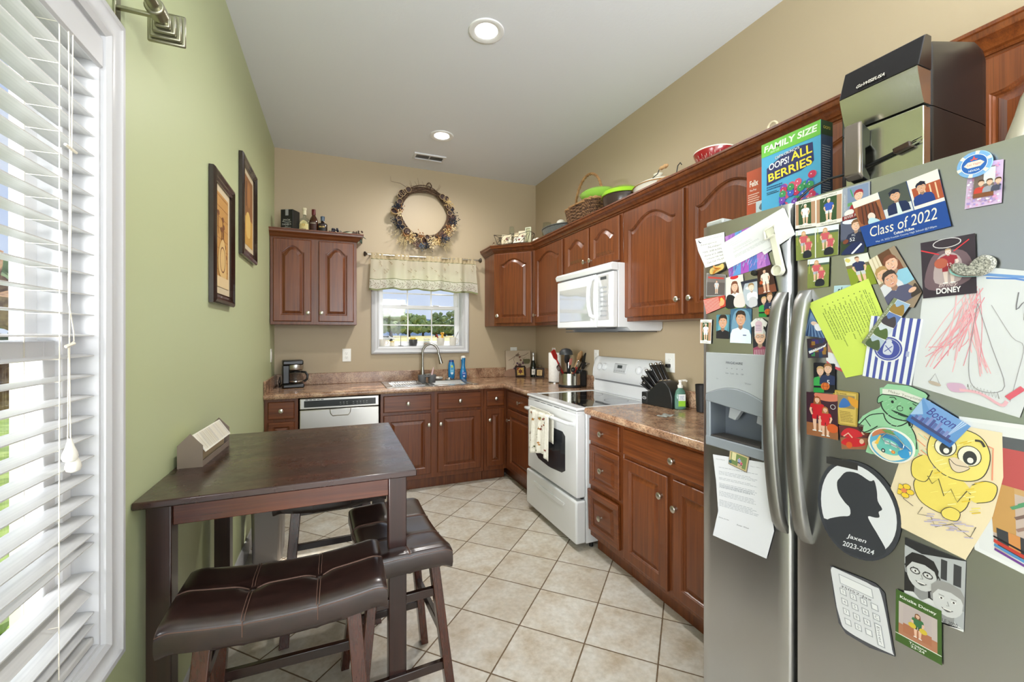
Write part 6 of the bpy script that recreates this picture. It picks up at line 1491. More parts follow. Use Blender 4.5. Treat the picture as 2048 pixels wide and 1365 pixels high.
# ------------------------------------------------------------------ papers, photos and magnets on the refrigerator doors
def door_pt(q): p = at(q[0], q[1], x=FX); return Vector((0, p.y, p.z))
GRPH = 'photos and papers on the refrigerator doors'
def sheet(name, label, cat, fr, k, col, fn=None, outline=None, rounded=0, th=.0004, rough=.5):
    TL, TR, BR, BL = [door_pt(q) for q in fr]; c = (TL+TR+BR+BL)/4; c.x = 0
    A = ((TR-TL).length+(BR-BL).length)/((TL-BL).length+(TR-BR).length)
    def P(x, y):
        s = x/A; p = (BL*(1-s)+BR*s)*(1-y)+(TL*(1-s)+TR*s)*y; return p-c
    if outline: pts = [door_pt(q)-c for q in outline]
    elif rounded:
        r = rounded; pts = []
        for cx, cy_, a0 in ((A-r, 1-r, 0), (r, 1-r, 90), (r, r, 180), (A-r, r, 270)):
            for i in range(5): a_ = rad(a0+22.5*i); pts.append(P(cx+r*cos(a_), cy_+r*sin(a_)))
    else: pts = [P(0,0), P(A,0), P(A,1), P(0,1)]
    base = -.0006-.0010*k; m = MB()
    m.prism([(p.y, p.z) for p in pts], base+th*.0, base-th, 'x')
    a = Art(P, (-1, 0, 0), m, [flat(col, rough)], lift=-base+th, step=.00002, clip=(0, 0, A, 1))
    a.A = A
    if fn: fn(a, A)
    o = m.build(name, a.mats, loc=(FX, c.y, c.z), fix=False); tag(o, label, cat); return o
def solid_on_door(name, label, cat, q, k): p = door_pt(q); t = thing(name, label, cat, (FX-.0006-.001*k, p.y, p.z)); return t
SKN, SK2 = (226,184,158), (206,158,128)
# --- freezer door
def f(a, A):
    a.text('Emergency', A*.42, .74, .07, (110,104,104), A*.62, shear=.2); a.text('Numbers', A*.62, .62, .07, (110,104,104), A*.52, shear=.2); a.ell(A*.13,.88,.05,.06,(50,54,66)); a.ell(A*.16,.90,.05,.05,(236,236,236)); a.text('SOUTHERN TENNESSEE', A*.58,.895,.045,(150,156,172),A*.7)
    for i, s_ in enumerate(('TMS 308-6354', 'Home 615-3886', 'CamKaylee 308-7664', 'Cam Cell 775-97')): a.text(s_, A*(.10+.02*i), .49-i*.12, .06, (96,92,92), A*.78, shear=.2, anchor='l')
sheet('note', 'white handwritten emergency number note at top left of freezer door', 'note', [(1391.7,478.6),(1449.2,464.5),(1451.5,524.3),(1411.7,536)], 1, (236,236,234), f, outline=[(1391.7,478.6),(1449.2,464.5),(1451.5,524.3),(1411.7,536),(1397,502)])
def f(a, A):
    rr = random.Random(2); cs = [(150,92,180),(96,150,208),(168,84,184),(90,120,196),(186,120,200)]
    for i in range(7): x = A*(-.1+i*.2); a.poly([(max(0,x),0),(min(A,x+A*.2),0),(min(A,x+A*.42),1),(min(A,max(0,x+A*.2)),1)], cs[i%5])
    for i in range(110): x, y = rr.uniform(.02,.95)*A, rr.uniform(.03,.9); a.stroke([(x,y),(min(A,x+.05),y+.08)], .012, rr.choice([(196,160,216),(110,70,160),(130,180,226),(210,150,210)]))
sheet('crayon_drawing', 'purple and blue crayon striped drawing behind the white letter on the freezer', 'drawing', [(1450.4,473.9),(1520,446),(1541.8,530.2),(1458.6,556)], 0, (176,120,190), f)
def f(a, A): a.rect(A*.86,.80,A*.93,.88,(176,178,182))
sheet('envelope', 'plain white sheet peeking out behind the clipped white letter', 'paper', [(1500,470),(1570,416.5),(1592,469),(1530,510)], 2, (228,229,232), f)
def f(a, A):
    a.text('To whom it may', A*.22,.86,.025,(170,172,176),A*.2)
    for y0, n, x0, x1 in ((.80,1,.14,.3),(.73,1,.18,.36),(.62,3,.18,.5),(.50,2,.16,.7),(.36,4,.16,.82)): a.lines(A*x0,A*x1,y0-.03*n,y0,n,(178,180,184),.3)
sheet('letter', 'white typed letter slanting up across the top of the freezer door', 'letter', [(1442.1,490.3),(1567.6,416),(1591,470.4),(1457.4,538.4)], 3, (226,227,230), f)
t = solid_on_door('magnetic_clip', 'cream plastic magnet hook with a round cup holding the white letter', 'magnet', (1556, 505), 4); WM = M('cream_magnet_plastic', (222,220,204), .35)
p0, p1 = door_pt((1547,462))-Vector((0,t.location.y,t.location.z)), door_pt((1566,546))-Vector((0,t.location.y,t.location.z))
d_ = (p1-p0).normalized(); s_ = Vector((0, d_.z, -d_.y))
def clipbar(a_, b_, w0, w1, x0, x1): return MB().loops([[Vector((x0,0,0))+q for q in (a_-s_*w0,a_+s_*w0,b_+s_*w1,b_-s_*w1)], [Vector((x1,0,0))+q for q in (a_-s_*w0*.85,a_+s_*w0*.85,b_+s_*w1*.85,b_-s_*w1*.85)]])
clipbar(p0, p1, .011, .013, 0, -.006).build('bar', WM, t, bevel=.002)
clipbar(p0-d_*.012, p0+d_*.022, .018, .014, -.004, -.012).build('hook_plate', WM, t, bevel=.003)
MB().tube([p0+s_*.014-d_*.008+Vector((-.012,0,0)), p0+s_*.016+d_*.02+Vector((-.018,0,0)), p0-s_*.014+d_*.024+Vector((-.018,0,0)), p0-s_*.016-d_*.004+Vector((-.012,0,0))], .003, 8, closed=True).build('loop', WM, t)
c_ = p1-d_*.006; MB().lathe([(.015,0),(.0155,-.004),(.0155,-.018),(.014,-.018),(.013,-.006),(1e-4,-.006)], (0,0,0), 28, axis='x').build('cup', WM, t, loc=tuple(c_+Vector((-.005,0,0))))
def f(a, A): a.rect(.04,.04,A-.04,.96,(92,84,82)); a.rect(.04,.62,A-.04,.96,(120,112,110)); a.rect(.1,.78,A-.1,.86,(190,70,60)); a.person(A*.55,.12,.6,SKN,(200,200,204),(120,90,60),cut='full')
sheet('photo', 'dim photo of a small figure below the sandal magnet', 'photo', [(1414,546.6),(1452.7,550),(1451.5,592.3),(1412.8,593.5)], 1, (150,150,152), f)
def f(a, A): a.rect(0,0,A,.3,(110,140,70)); a.ell(A*.5,.96,.16,.06,(190,30,40)); a.person(A*.5,.52,.115,SKN,(240,238,232),(120,70,50),long_hair=True); a.blob([(.02,.05),(.04,.4),(.2,.44),(.36,.3),(.34,.03)],(26,26,30)); a.blob([(A-.34,.05),(A-.36,.3),(A-.16,.44),(A-.02,.36),(A-.03,.03)],(220,210,206)); a.ell(A*.5,.97,.12,.05,(206,40,48))
sheet('photo', 'cheerleader photo with a red hair bow and black and white pom poms', 'photo', [(1453,556),(1487,549),(1493,614.6),(1452.7,620)], 2, (226,222,214), f)
def f(a, A): a.blob([(0,.6),(A*.4,1),(A,.9),(A,.3),(A*.5,0),(0,.2)],(180,190,200)); a.ell(A*.4,.72,.10,.05,(250,250,252)); a.person(A*.6,.6,.10,(240,216,196),(232,232,236),(160,130,90)); a.blob([(A*.3,.04),(A*.35,.3),(A*.6,.38),(A*.9,.3),(A*.9,.05)],(200,200,206)); a.rect(0,.9,A,1,(40,44,60))
sheet('photo', 'tilted pale cheer photo between the red bow photo and the basketball photo', 'photo', [(1483.2,564.2),(1516,557.1),(1518.4,613.4),(1494.9,618.1)], 3, (70,72,84), f)
def f(a, A): a.rect(0,0,A,1,(60,34,26)); a.rect(0,0,A,.28,(122,66,44)); a.person(A*.48,.04,.9,SKN,(238,234,226),(50,36,30),(238,234,226),'full'); a.ell(A*.22,.45,.07,.07,(180,80,40))
sheet('photo', 'basketball player in white on a dark court, under the cream clip', 'photo', [(1515.5,541),(1544,529),(1554.7,583),(1518.4,590)], 2, (60,34,26), f)
def twoball(a, A, n='5'):
    a.rect(.02,.02,A-.02,.98,(24,24,30)); a.person(A*.32,.58,.11,SKN,(60,160,80),(196,160,110)); a.person(A*.68,.66,.12,SKN,(40,50,84),(150,104,66)); a.text(n,A*.70,.36,.15,(238,238,240)); a.rect(.0,.0,A*.5,.16,(40,140,64)); a.ell(A*.56,.22,.14,.13,(206,106,46),20); a.ring(A*.56,.22,.07,.13,.012,(90,46,26)); a.stroke([(A*.4,.22),(A*.72,.22)],.01,(90,46,26))
sheet('photo', 'two ball players in green and navy on the freezer door, with basketball', 'photo', [(1517.9,591),(1551.2,583),(1551,634.5),(1518.8,634.5)], 1, (24,24,30), twoball)
def f(a, A):
    for i in range(10): a.stroke([(0,.05+i*.095),(A*.82,.07+i*.095)], .028, (226,216,210))
    a.rect(A*.72,0,A,1,(190,62,46)); a.blob([(A*.7,.2),(A*.8,.7),(A*.95,.6),(A*.9,.2)],(226,170,120)); a.ell(A*.84,.72,.12,.12,(236,196,90))
sheet('card', 'red and white fine striped card at the left edge of the freezer door', 'card', [(1408,599.3),(1450.4,591),(1453.9,612.2),(1414,628.7)], 2, (196,72,56), f)
def ballcard(a, A, shirt=(240,240,236), top='BASEBALL'):
    a.rect(.05,.12,A-.05,.88,(46,74,40)); a.rect(A-.16,.12,A-.02,.88,(176,136,108)); a.rect(.02,.12,.12,.88,(176,136,108)); a.person(A*.5,.12,.72,SKN,shirt,(230,226,220),(236,236,232),'full'); a.stroke([(A*.3,.75),(A*.45,.95)],.02,(200,196,190)); a.text(top,A*.5,.935,.05,(120,116,110),A*.6); a.text('FIELD GIANTS',A*.5,.055,.05,(110,106,100),A*.6); a.ell(A*.5,.13,.035,.035,(250,250,250))
sheet('photo', 'small cut baseball card at the far left edge of the freezer door', 'photo', [(1401.6,639.7),(1424.6,639.7),(1422.7,688),(1401.1,686.6)], 1, (236,234,228), ballcard)
def f(a, A): a.rect(.0,.0,A,1,(72,128,146)); a.blob([(.1,.3),(.2,.9),(A-.1,.95),(A-.1,.4),(A*.5,.2)],(104,160,176)); a.person(A*.5,.44,.20,SK2,(34,32,36),(52,38,30))
sheet('photo', 'small school portrait of a boy in a black shirt on teal', 'photo', [(1433.9,629.8),(1460.4,629.8),(1459,678.6),(1433,677.2)], 1, (72,128,146), f, rounded=.05)
def f(a, A): a.rect(0,0,A,1,(64,104,134)); a.blob([(.05,.3),(.15,.9),(A-.1,.9),(A-.05,.3),(A*.5,.1)],(110,150,176)); a.person(A*.5,.50,.155,SK2,(222,232,240),(56,42,34)); a.rect(A*.62,.22,A*.78,.25,(96,110,150))
sheet('photo', 'larger school portrait of a smiling boy in a white shirt', 'photo', [(1462,616.2),(1504.3,617.6),(1503.1,688),(1460.9,686.1)], 1, (64,104,134), f, rounded=.04)
def f(a, A): 
    a.rect(0,0,A,1,(40,40,48)); a.person(A*.5,.40,.19,(232,190,164),(150,70,96),(206,206,204),glasses=True)
    for i in range(7): a.stroke([(A*.1+i*A*.12,.02),(A*.14+i*A*.12,.22)],.02,(214,190,200))
sheet('photo', 'photo of a white haired woman with glasses beside the freezer handle', 'photo', [(1505.5,654.5),(1537,653),(1535,711.9),(1507.8,713)], 1, (40,40,48), f)
def f(a, A): a.ell(A*.5,.62,.24,.22,(206,176,190)); a.rect(A*.28,.1,A*.72,.5,(220,196,206)); a.lines(A*.3,A*.7,.2,.6,4,(150,130,160),.4); a.ring(A*.5,.95,.12,.07,.03,(170,170,170))
sheet('shirt_magnet', 'tee shirt shaped pale magnet on the freezer door', 'magnet', [(1503,637),(1536,637),(1535,669),(1504,669)], 3, (226,224,220), f, outline=[(1513,637),(1526,637),(1537,646),(1533,655),(1529,652),(1528,669),(1511,667),(1511,652),(1505,655),(1503,646)])
t = solid_on_door('round_magnet', 'small dark round magnet above the basketball photo', 'magnet', (1512.5, 546.6), 4); MB().lathe([(.0085,0),(.0090,-.004),(.0075,-.010),(1e-4,-.011)], n=20, axis='x').build('disc', M('dark_green_black', (34,36,32), .3), t)
t = solid_on_door('sandal_magnet', 'yellow flip flop shaped magnet on the freezer door', 'magnet', (1437.5, 539.5), 3)
sp = [(-.030,.0),(-.026,.010),(-.008,.013),(.010,.010),(.026,.013),(.032,.004),(.028,-.008),(.008,-.011),(-.012,-.013),(-.026,-.010)]
sp = [(-a_*cos(.18)*1.0, b_*1.0+a_*sin(.18)) for a_, b_ in smooth(sp, 3, True)]
m = MB().prism(sp, 0, -.006, 'x'); m.build('sole', M('dark_rubber', (58,50,36), .6), t); MB().prism([(a_*.93, b_*.9) for a_, b_ in sp], -.006, -.0075, 'x').build('footbed', M('straw_yellow', (214,186,110), .5), t)
MB().tube([(-.008,.010,.012),(-.013,.0,.004),(-.008,-.018,.002),(-.013,.0,-.004),(-.008,.012,-.012)], .0028, 8).build('strap', M('amber_strap', (200,130,46), .4), t)
a = Art(lambda x, y: Vector((-.0078, -x, y)), (-1,0,0), lift=0); a.text('FLORIDA', -.004,-.002,.005,(60,50,40),.022,rot=.15); a.mb.build('lettering', a.mats, t, fix=False)
def f(a, A):
    a.text('School District', A*.16,.95,.014,(150,152,158),A*.18); a.text('Mayor Office', A*.82,.93,.014,(150,152,158),A*.18)
    for y0, n in ((.86,1),(.81,3),(.73,2),(.66,4),(.56,4),(.45,5)): a.lines(A*.12,A*.90,y0-.017*n,y0,n,(168,172,180),.34)
    a.lines(A*.14,A*.9,.60,.64,2,(168,172,180),.3); a.text('Kate Jones', A*.2,.22,.016,(70,70,78),A*.2,shear=.4); a.text('Susan West', A*.55,.20,.016,(70,70,78),A*.22,shear=.4)
sheet('letter', 'long white typed letter hanging low on the freezer door', 'letter', [(1426.6,909.1),(1532,926),(1543,1108),(1429,1066)], 1, (222,223,228), f, outline=[(1426.6,909.1),(1532,926),(1540,990),(1549,1063),(1533.8,1118),(1426.6,1071),(1437.2,1022.8),(1433,963)])
def f(a, A): a.rect(.04,.05,A-.04,.95,(196,176,130)); a.rect(.14,.12,A-.12,.88,(110,130,80)); a.rect(.2,.4,.5,.88,(214,206,160)); a.person(A*.55,.12,.62,SKN,(150,160,206),(90,60,40),(60,60,90),'full'); a.person(A*.68,.12,.42,SKN,(200,80,110),(90,60,40),(60,60,90),'full'); a.ell(.14,.22,.1,.12,(60,96,96))
sheet('photo_magnet', 'small gold framed photo magnet holding the long letter', 'magnet', [(1462,898.5),(1501.2,914.4),(1495.8,945.7),(1459.2,928)], 3, (120,112,98), f, th=.002)
# --- fridge door, top
sheet('photo', 'baseball card of a white shirted batter next to the door gap', 'photo', [(1591.5,404.6),(1632.3,394.6),(1633,453),(1591.5,458.5)], 1, (232,228,220), ballcard)
sheet('photo', 'baseball card of a batter in a blue shirt', 'photo', [(1632.8,394),(1686,379.2),(1685,444),(1633,455)], 1, (232,228,220), lambda a, A: ballcard(a, A, (52,84,176), 'CAMEL UPPERCUT'))
def f(a, A): a.rect(.14,.2,A-.04,.96,(120,136,166)); a.rect(.14,.4,A,.5,(96,150,96)); a.person(A*.6,.5,.12,SKN,(176,40,50),(150,40,50)); a.stroke([(A*.3,.9),(A*.4,.65)],.03,(60,150,90)); a.ell(A*.25,.2,.14,.10,(226,224,222)); a.rect(0,0,A,.14,(120,30,34)); a.text('RIVER R',A*.3,.08,.08,(232,226,224),A*.45); a.text('JAXEN DONEY',.07,.55,.06,(206,208,214),.5,rot=pi/2)
sheet('photo', 'grey and blue baseball card with a red capped player holding a green bat', 'photo', [(1686.2,377.7),(1740.8,362.3),(1741,425),(1686.2,443.8)], 1, (150,156,170), f)
NVY = (22,66,140)
def f(a, A):
    a.rect(0,.44,A*.335,1,(150,90,56)); a.blob([(A*.03,.5),(A*.06,.9),(A*.2,.98),(A*.3,.7),(A*.24,.46)],(110,56,34)); a.rect(0,.86,A*.335,1,(230,224,214))
    for i in range(5): a.stroke([(A*.06+i*A*.055,.46),(A*.1+i*A*.045,.84)],.018,(60,32,24))
    a.ell(A*.18,.58,.06,.08,(226,206,196)); a.blob([(A*.12,.44),(A*.15,.56),(A*.22,.52),(A*.26,.44)],(176,206,220))
    a.rect(A*.34,.42,A*.665,1,(70,76,70)); a.rect(A*.34,.42,A*.665,.62,(206,208,212)); a.person(A*.51,.72,.075,SK2,(20,36,76),(20,26,52)); a.poly([(A*.485,.42),(A*.50,.68),(A*.53,.68),(A*.545,.42)],(206,220,220)); a.poly([(A*.44,.90),(A*.51,.95),(A*.58,.90),(A*.51,.86)],(16,22,46))
    a.rect(A*.675,.42,A,1,(232,226,214)); a.rect(A*.70,.50,A,.82,(160,74,44))
    for i in range(4): a.rect(A*(.76+i*.06),.52,A*(.775+i*.06),.80,(222,186,150))
    a.person(A*.80,.71,.065,SK2,(24,54,120),(20,26,52)); a.poly([(A*.755,.87),(A*.81,.91),(A*.86,.87),(A*.81,.83)],(16,22,46)); a.rect(0,0,A,.44,NVY)
    a.text('Class of 2022', A*.5,.275,.20,(232,222,206),A*.80,shear=.35); a.text('Colton McBee', A*.5,.125,.05,(236,232,226),A*.24,bold=.02); a.text('May 19, 2022 Franklin County High School @7:00pm', A*.5,.055,.042,(214,218,226),A*.72)
sheet('graduation_card', 'large navy Class of 2022 graduation card with three photos', 'card', [(1705.8,405.8),(1877.5,338.5),(1904.4,452.9),(1735.5,494.8)], 3, NVY, f)
def cheer(a, A, x0=0, w=None):
    w = w or A; X = lambda s_: x0+w*s_
    a.rect(X(0),0,X(1),.78,(122,132,64)); a.rect(X(0),.78,X(1),1,(222,228,234)); a.rect(X(0),.76,X(1),.83,(70,90,80)); a.person(X(.42),.22,.72,SKN,(196,86,96),(196,150,100),(180,180,196),'full',long_hair=True); a.person(X(.66),.10,.60,SKN,(196,86,96),(206,160,110),(196,86,96),'full',long_hair=True); a.blob([(X(.40),.06),(X(.42),.24),(X(.62),.30),(X(.80),.22),(X(.78),.06)],(26,30,40)); a.rect(X(.08),.5,X(.10),.95,(196,196,80))
def f(a, A): cheer(a, A, 0, A*.48); cheer(a, A, A*.5, A*.5); a.rect(A*.48,0,A*.5,1,(236,236,232))
sheet('photo', 'double print of two kneeling cheerleaders on grass, side by side', 'photo', [(1592.3,462.3),(1679.2,448.5),(1677.7,510),(1593.8,522.3)], 2, (232,232,228), f)
sheet('photo', 'single rounded print of the two cheerleaders, below the double one', 'photo', [(1616.4,520),(1659.9,514.2),(1658,573.5),(1615.6,577.5)], 1, (122,132,64), cheer, rounded=.04)
def f(a, A): a.rect(0,.45,A,1,(84,88,110)); a.ell(A*.5,.95,.3,.08,(220,226,240)); a.rect(0,0,A,.4,(46,62,36)); a.person(A*.58,.66,.115,SKN,(30,38,66),(120,84,54)); a.text('52',A*.45,.42,.10,(236,236,240)); a.text('FC',A*.5,.54,.06,(220,222,230)); a.blob([(.02,.0),(.3,.3),(.6,.3),(A*.9,.1),(A*.8,0)],(28,40,84)); a.stroke([(.3,.0),(.55,.26)],.05,(230,232,240)); a.ell(A*.2,.38,.08,.06,(120,60,40),rot=.5)
sheet('photo', 'young football player kneeling in a navy 52 jersey', 'photo', [(1682.8,443.8),(1737.7,433),(1735.4,504.6),(1682.8,511.5)], 2, (60,66,84), f)
def f(a, A): a.rect(0,0,A,.62,(130,146,40)); a.rect(0,.62,A,.72,(120,110,80)); a.rect(0,.72,A,1,(226,226,222)); a.blob([(A*.02,.9),(A*.1,.98),(A*.25,.9),(A*.15,.82)],(210,196,110)); a.person(A*.52,.06,.9,SKN,(44,50,88),(120,80,50),(200,202,206),'full'); a.ell(A*.38,.10,.07,.06,(30,30,40))
sheet('photo', 'tilted photo of a standing football player on a green field', 'photo', [(1688.8,517.3),(1736.3,505.5),(1755,568),(1704,575)], 1, (130,146,40), f)
def f(a, A):
    a.rect(0,.5,A*.42,1,(222,210,186)); a.rect(A*.36,.5,A*.8,1,(96,62,40)); a.stroke([(A*.1,.5),(A*.14,1)],.02,(196,180,150)); a.stroke([(A*.25,.5),(A*.27,1)],.02,(196,180,150))
    a.person(A*.64,.60,.105,(226,180,156),(140,190,214),(120,70,50),long_hair=True); a.person(A*.24,.50,.10,(224,178,150),(214,214,222),(176,140,90)); a.person(A*.40,.34,.11,(216,164,140),(84,84,112),(60,50,46)); a.blob([(A*.70,.02),(A*.95,.2),(A,.1),(A,0)],(60,50,46)); a.ell(A*.82,.12,.06,.04,(226,180,156))
sheet('photo', 'tilted family photo of three smiling people overlapping the yellow note', 'photo', [(1738.2,521.3),(1790.4,491.6),(1845.8,584.6),(1783,622)], 3, (150,130,110), f, outline=[(1738.2,521.3),(1790.4,491.6),(1845.8,584.6),(1829,616),(1776,608)])
def f(a, A):
    a.rect(0,0,A,1,(52,42,52)); a.blob([(A*.05,.2),(A*.2,.7),(A*.5,.8),(A*.85,.7),(A*.95,.3),(A*.5,.12)],(110,88,96)); a.blob([(A*.25,.25),(A*.3,.65),(A*.55,.75),(A*.75,.6),(A*.72,.25)],(178,160,162)); a.ring(A*.5,.92,.18,.08,.014,(206,200,204)); a.stroke([(0,.86),(A*.35,.74)],.02,(206,50,60)); a.stroke([(A*.62,.76),(A*.9,.92)],.016,(206,50,60))
    a.person(A*.52,.22,.60,(226,206,200),(150,40,56),(180,150,120),(150,40,56),'full'); a.ell(A*.38,.58,.09,.09,(176,90,70)); a.text('12',A*.54,.54,.05,(240,236,236)); a.text('Briley', A*.5,.19,.09,(214,196,196),A*.36,shear=.3); a.text('DONEY', A*.5,.10,.10,(238,234,236),A*.46,bold=.03)
sheet('sports_poster', 'dark square basketball poster of a player in red with bold lettering', 'photo', [(1843,486.9),(1951.8,467.1),(1955.8,586.6),(1848.2,597.6)], 3, (52,42,52), f)
t = solid_on_door('stone_heart_magnet', 'speckled grey and teal heart shaped stone magnet', 'magnet', (1951, 536), 6)
hs = smooth([(.036,-.002),(.034,.012),(.018,.012),(.006,.004),(-.002,.016),(-.018,.024),(-.034,.014),(-.034,-.004),(-.018,-.018),(.004,-.018),(.022,-.014)], 3, True); hs = [(a_*.9, b_*.95) for a_, b_ in hs]
m = MB().loops([[(0,a_,b_) for a_, b_ in hs], [(-.005,a_,b_) for a_, b_ in hs], [(-.009,a_*.85,b_*.85) for a_, b_ in hs]]); m.build('heart', noisy('speckled_stone', (84,86,80), (196,192,180), 400, .3), t)
MB().prism([(a_*.95+.004, b_*.8-.004) for a_, b_ in hs], .001, -.003, 'x').build('enamel', M('teal_enamel', (150,206,204), .25), t)
t = solid_on_door('poker_chip_magnet', 'round blue poker chip magnet near the top right of the refrigerator', 'magnet', (1953.6, 330.4), 6)
MB().lathe([(.0255,0),(.0262,-.002),(.0255,-.004),(1e-4,-.004)], n=36, axis='x').build('chip', M('chip_light_blue', (120,166,214), .4), t)
a = Art(lambda x, y: Vector((-.0041, -x, y)), (-1,0,0), lift=0, step=.00003); 
for i in range(6): th_ = i*pi/3+.3; a.poly([(.026*cos(th_-.13),.026*sin(th_-.13)),(.026*cos(th_+.13),.026*sin(th_+.13)),(.020*cos(th_+.13),.020*sin(th_+.13)),(.020*cos(th_-.13),.020*sin(th_-.13))], (232,226,206))
a.ell(0,0,.0195,.0195,(236,240,244),30); a.ell(0,0,.0185,.0185,(34,92,170),30); a.poly([(-.015,0),(-.009,.006),(.009,.006),(.015,0),(.009,-.006),(-.009,-.006)],(226,206,196)); a.text('Las Vegas',0,0,.005,(206,96,80),.020,shear=.2); a.poly([(0,.017),(.002,.011),(.006,.010),(.003,.0075),(.0,.0095),(-.003,.0075),(-.006,.010),(-.002,.011)],(206,80,70)); a.text('NEVADA',0,-.012,.004,(232,236,240),.016); a.mb.build('print', a.mats, t, fix=False)
def f(a, A):
    rr = random.Random(6)
    for i in range(160): a.ell(rr.uniform(.03,A-.03), rr.uniform(.03,.97), .022, .022, rr.choice([(226,206,232),(190,160,206),(246,240,250),(214,150,190),(160,140,200)]), 6)
    a.rect(.14,.2,A-.12,.88,(110,96,90)); a.rect(A*.5,.5,A*.82,.86,(214,214,216)); a.rect(.14,.2,A-.12,.36,(120,72,44))
    for i, c in enumerate(((190,60,50),(150,150,160),(70,70,90),(130,130,170))): a.person(.26+i*.14,.46,.05,SKN,c,(80,56,44))
sheet('photo', 'glitter framed group photo under the poker chip magnet', 'photo', [(1938.6,329.5),(2008.6,319),(2004.6,406),(1930.7,419.2)], 2, (206,180,214), f)
sheet('sticky_note', 'small pale blue note with black script, mostly behind the yellow note', 'note', [(1669,572),(1708,570),(1708,595),(1667,597)], 0, (176,206,216), lambda a, A: a.text('the', A*.45,.62,.5,(30,34,40),A*.5,shear=.3))
def f(a, A):
    G_ = (96,120,60); a.text('Kindergarten Important Dates', A*.40,.93,.035,G_,A*.5,shear=.15); a.lines(A*.10,A*.8,.86,.91,2,G_,.35)
    for i, s_ in enumerate(('March 1: NO SCHOOL for students', 'March 25-29: April Fools Week', 'April 23: Kindergarten Field Trip Fun Day', 'May 10: Field Trip for kindergarten to come', 'May 14: Fun field day', 'May 17: DJ Wedding', 'May 22: NO SCHOOL for Kindergarten', 'May 23: 8:30-9:30 day')): y = .82-i*.088; a.ell(A*.10,y,.010,.010,G_,8); a.text(s_, A*.14,y,.032,G_,None,anchor='l') if False else a.text(s_, A*.14,y,.034,G_,A*(.36+.05*((i*3)%5)),anchor='l'); a.lines(A*.18,A*.6,y-.056,y-.032,1,G_,.4)
sheet('yellow_note', 'bright lime yellow dates sheet rotated sideways on the refrigerator', 'note', [(1738,557.6),(1811,733),(1693,756),(1617.6,607.7)], 2, (204,222,98), f)
def f(a, A): 
    for i in range(6): a.stroke([(A*.5,.9),(A*(.05+i*.18),0)],.03,(120,150,186))
    a.ell(A*.6,.5,.12,.08,(226,196,176)); a.blob([(A*.6,.45),(A*.9,.5),(A*.95,.3),(A*.65,.25)],(232,230,236))
sheet('photo', 'blue starburst photo half hidden by the refrigerator handle', 'photo', [(1609,618),(1637,622),(1651,677),(1609,672)], 1, (60,84,124), f)
def f(a, A):
    rr = random.Random(9)
    for i in range(16): x, y = rr.uniform(0,.8)*A, rr.uniform(0,.8); a.rect(x,y,x+.18,y+.2,rr.choice([(60,50,110),(150,110,50),(90,44,36),(40,60,90),(60,130,80)]))
    a.poly([(.06,.35),(A*.85,.62),(A*.95,.72),(A*.9,.56),(.1,.22)],(232,232,236)); a.text('TOPPS', A*.5,.48,.12,(60,60,80),A*.6,rot=.25)
sheet('photo', 'colourful store sign photo on the refrigerator left of the yellow note', 'photo', [(1614.6,678),(1655.4,675.9),(1657,715.7),(1616.7,716.6)], 1, (60,50,60), f)
def f(a, A): a.rect(0,0,A,.3,(206,80,96)); a.ell(A*.5,.2,.2,.14,(226,226,232)); a.ell(A*.3,.6,.1,.1,(226,196,176))
sheet('photo', 'pink and tan photo edge showing below the yellow note', 'photo', [(1640,640),(1662,650),(1694,748),(1655,732)], 0, (186,140,116), f)
sheet('photo', 'two ball players in green and navy on the right door, rounded card', 'photo', [(1628.1,725.4),(1671.2,728),(1671,787),(1628.4,785)], 1, (24,24,30), twoball, rounded=.04)
def f(a, A): a.rect(.0,.0,A,.3,(150,96,60)); a.rect(0,.3,A,1,(60,30,44)); a.ell(A*.7,.95,.3,.12,(206,120,96)); a.person(A*.36,.12,.80,SKN,(196,30,40),(150,80,40),(196,30,40),'full',long_hair=True); a.person(A*.62,.04,.66,SKN,(200,34,44),(170,110,60),(200,34,44),'full',long_hair=True); a.ell(A*.84,.24,.12,.10,(206,90,40)); a.ring(A*.86,.72,.05,.05,.01,(226,226,230))
sheet('photo', 'two girls in red uniforms standing with a basketball', 'photo', [(1614.2,783.8),(1676.6,790.3),(1677.7,881),(1614.9,869)], 2, (60,30,44), f, rounded=.04)
def f(a, A): a.rect(.05,.04,A-.05,.96,(206,176,90)); a.rect(.08,.5,A-.08,.88,(150,130,90)); a.blob([(.1,.5),(.25,.8),(.4,.6)],(60,110,180)); a.blob([(.35,.85),(.6,.75),(.66,.55),(.45,.6)],(214,150,50)); a.lines(.1,A-.1,.1,.42,7,(110,90,40),.35); a.text('Breeze', A*.35,.92,.05,(90,70,30),A*.4)
sheet('gold_card', 'gold foil collectible card beside the red uniform photo', 'card', [(1665.6,779.4),(1718,786),(1715.5,854.9),(1677.7,849.4)], 1, (176,148,70), f, rounded=.04, rough=.25)
def f(a, A): a.rect(0,0,A,.5,(150,100,70)); a.rect(0,.5,A,1,(96,50,50)); a.blob([(.05,.6),(.3,.9),(.7,.85),(.9,.6),(.5,.5)],(200,40,50)); a.blob([(.02,.25),(.3,.5),(.8,.45),(1.0,.2),(.5,.1)],(196,34,44)); a.ell(A*.30,.18,.13,.14,(206,90,40)); a.ell(A*.75,.35,.09,.11,SKN); a.ell(A*.82,.75,.09,.11,SKN); a.blob([(A*.78,.8),(A*.95,.95),(A*.98,.7),(A*.9,.6)],(120,60,40)); a.stroke([(.15,.55),(.35,.7),(.5,.5)],.05,SKN)
sheet('photo', 'girls in red lying on the court, photo under the gold card', 'photo', [(1677.7,851.6),(1740,855),(1738,899.7),(1684,898.6)], 0, (120,60,50), f)
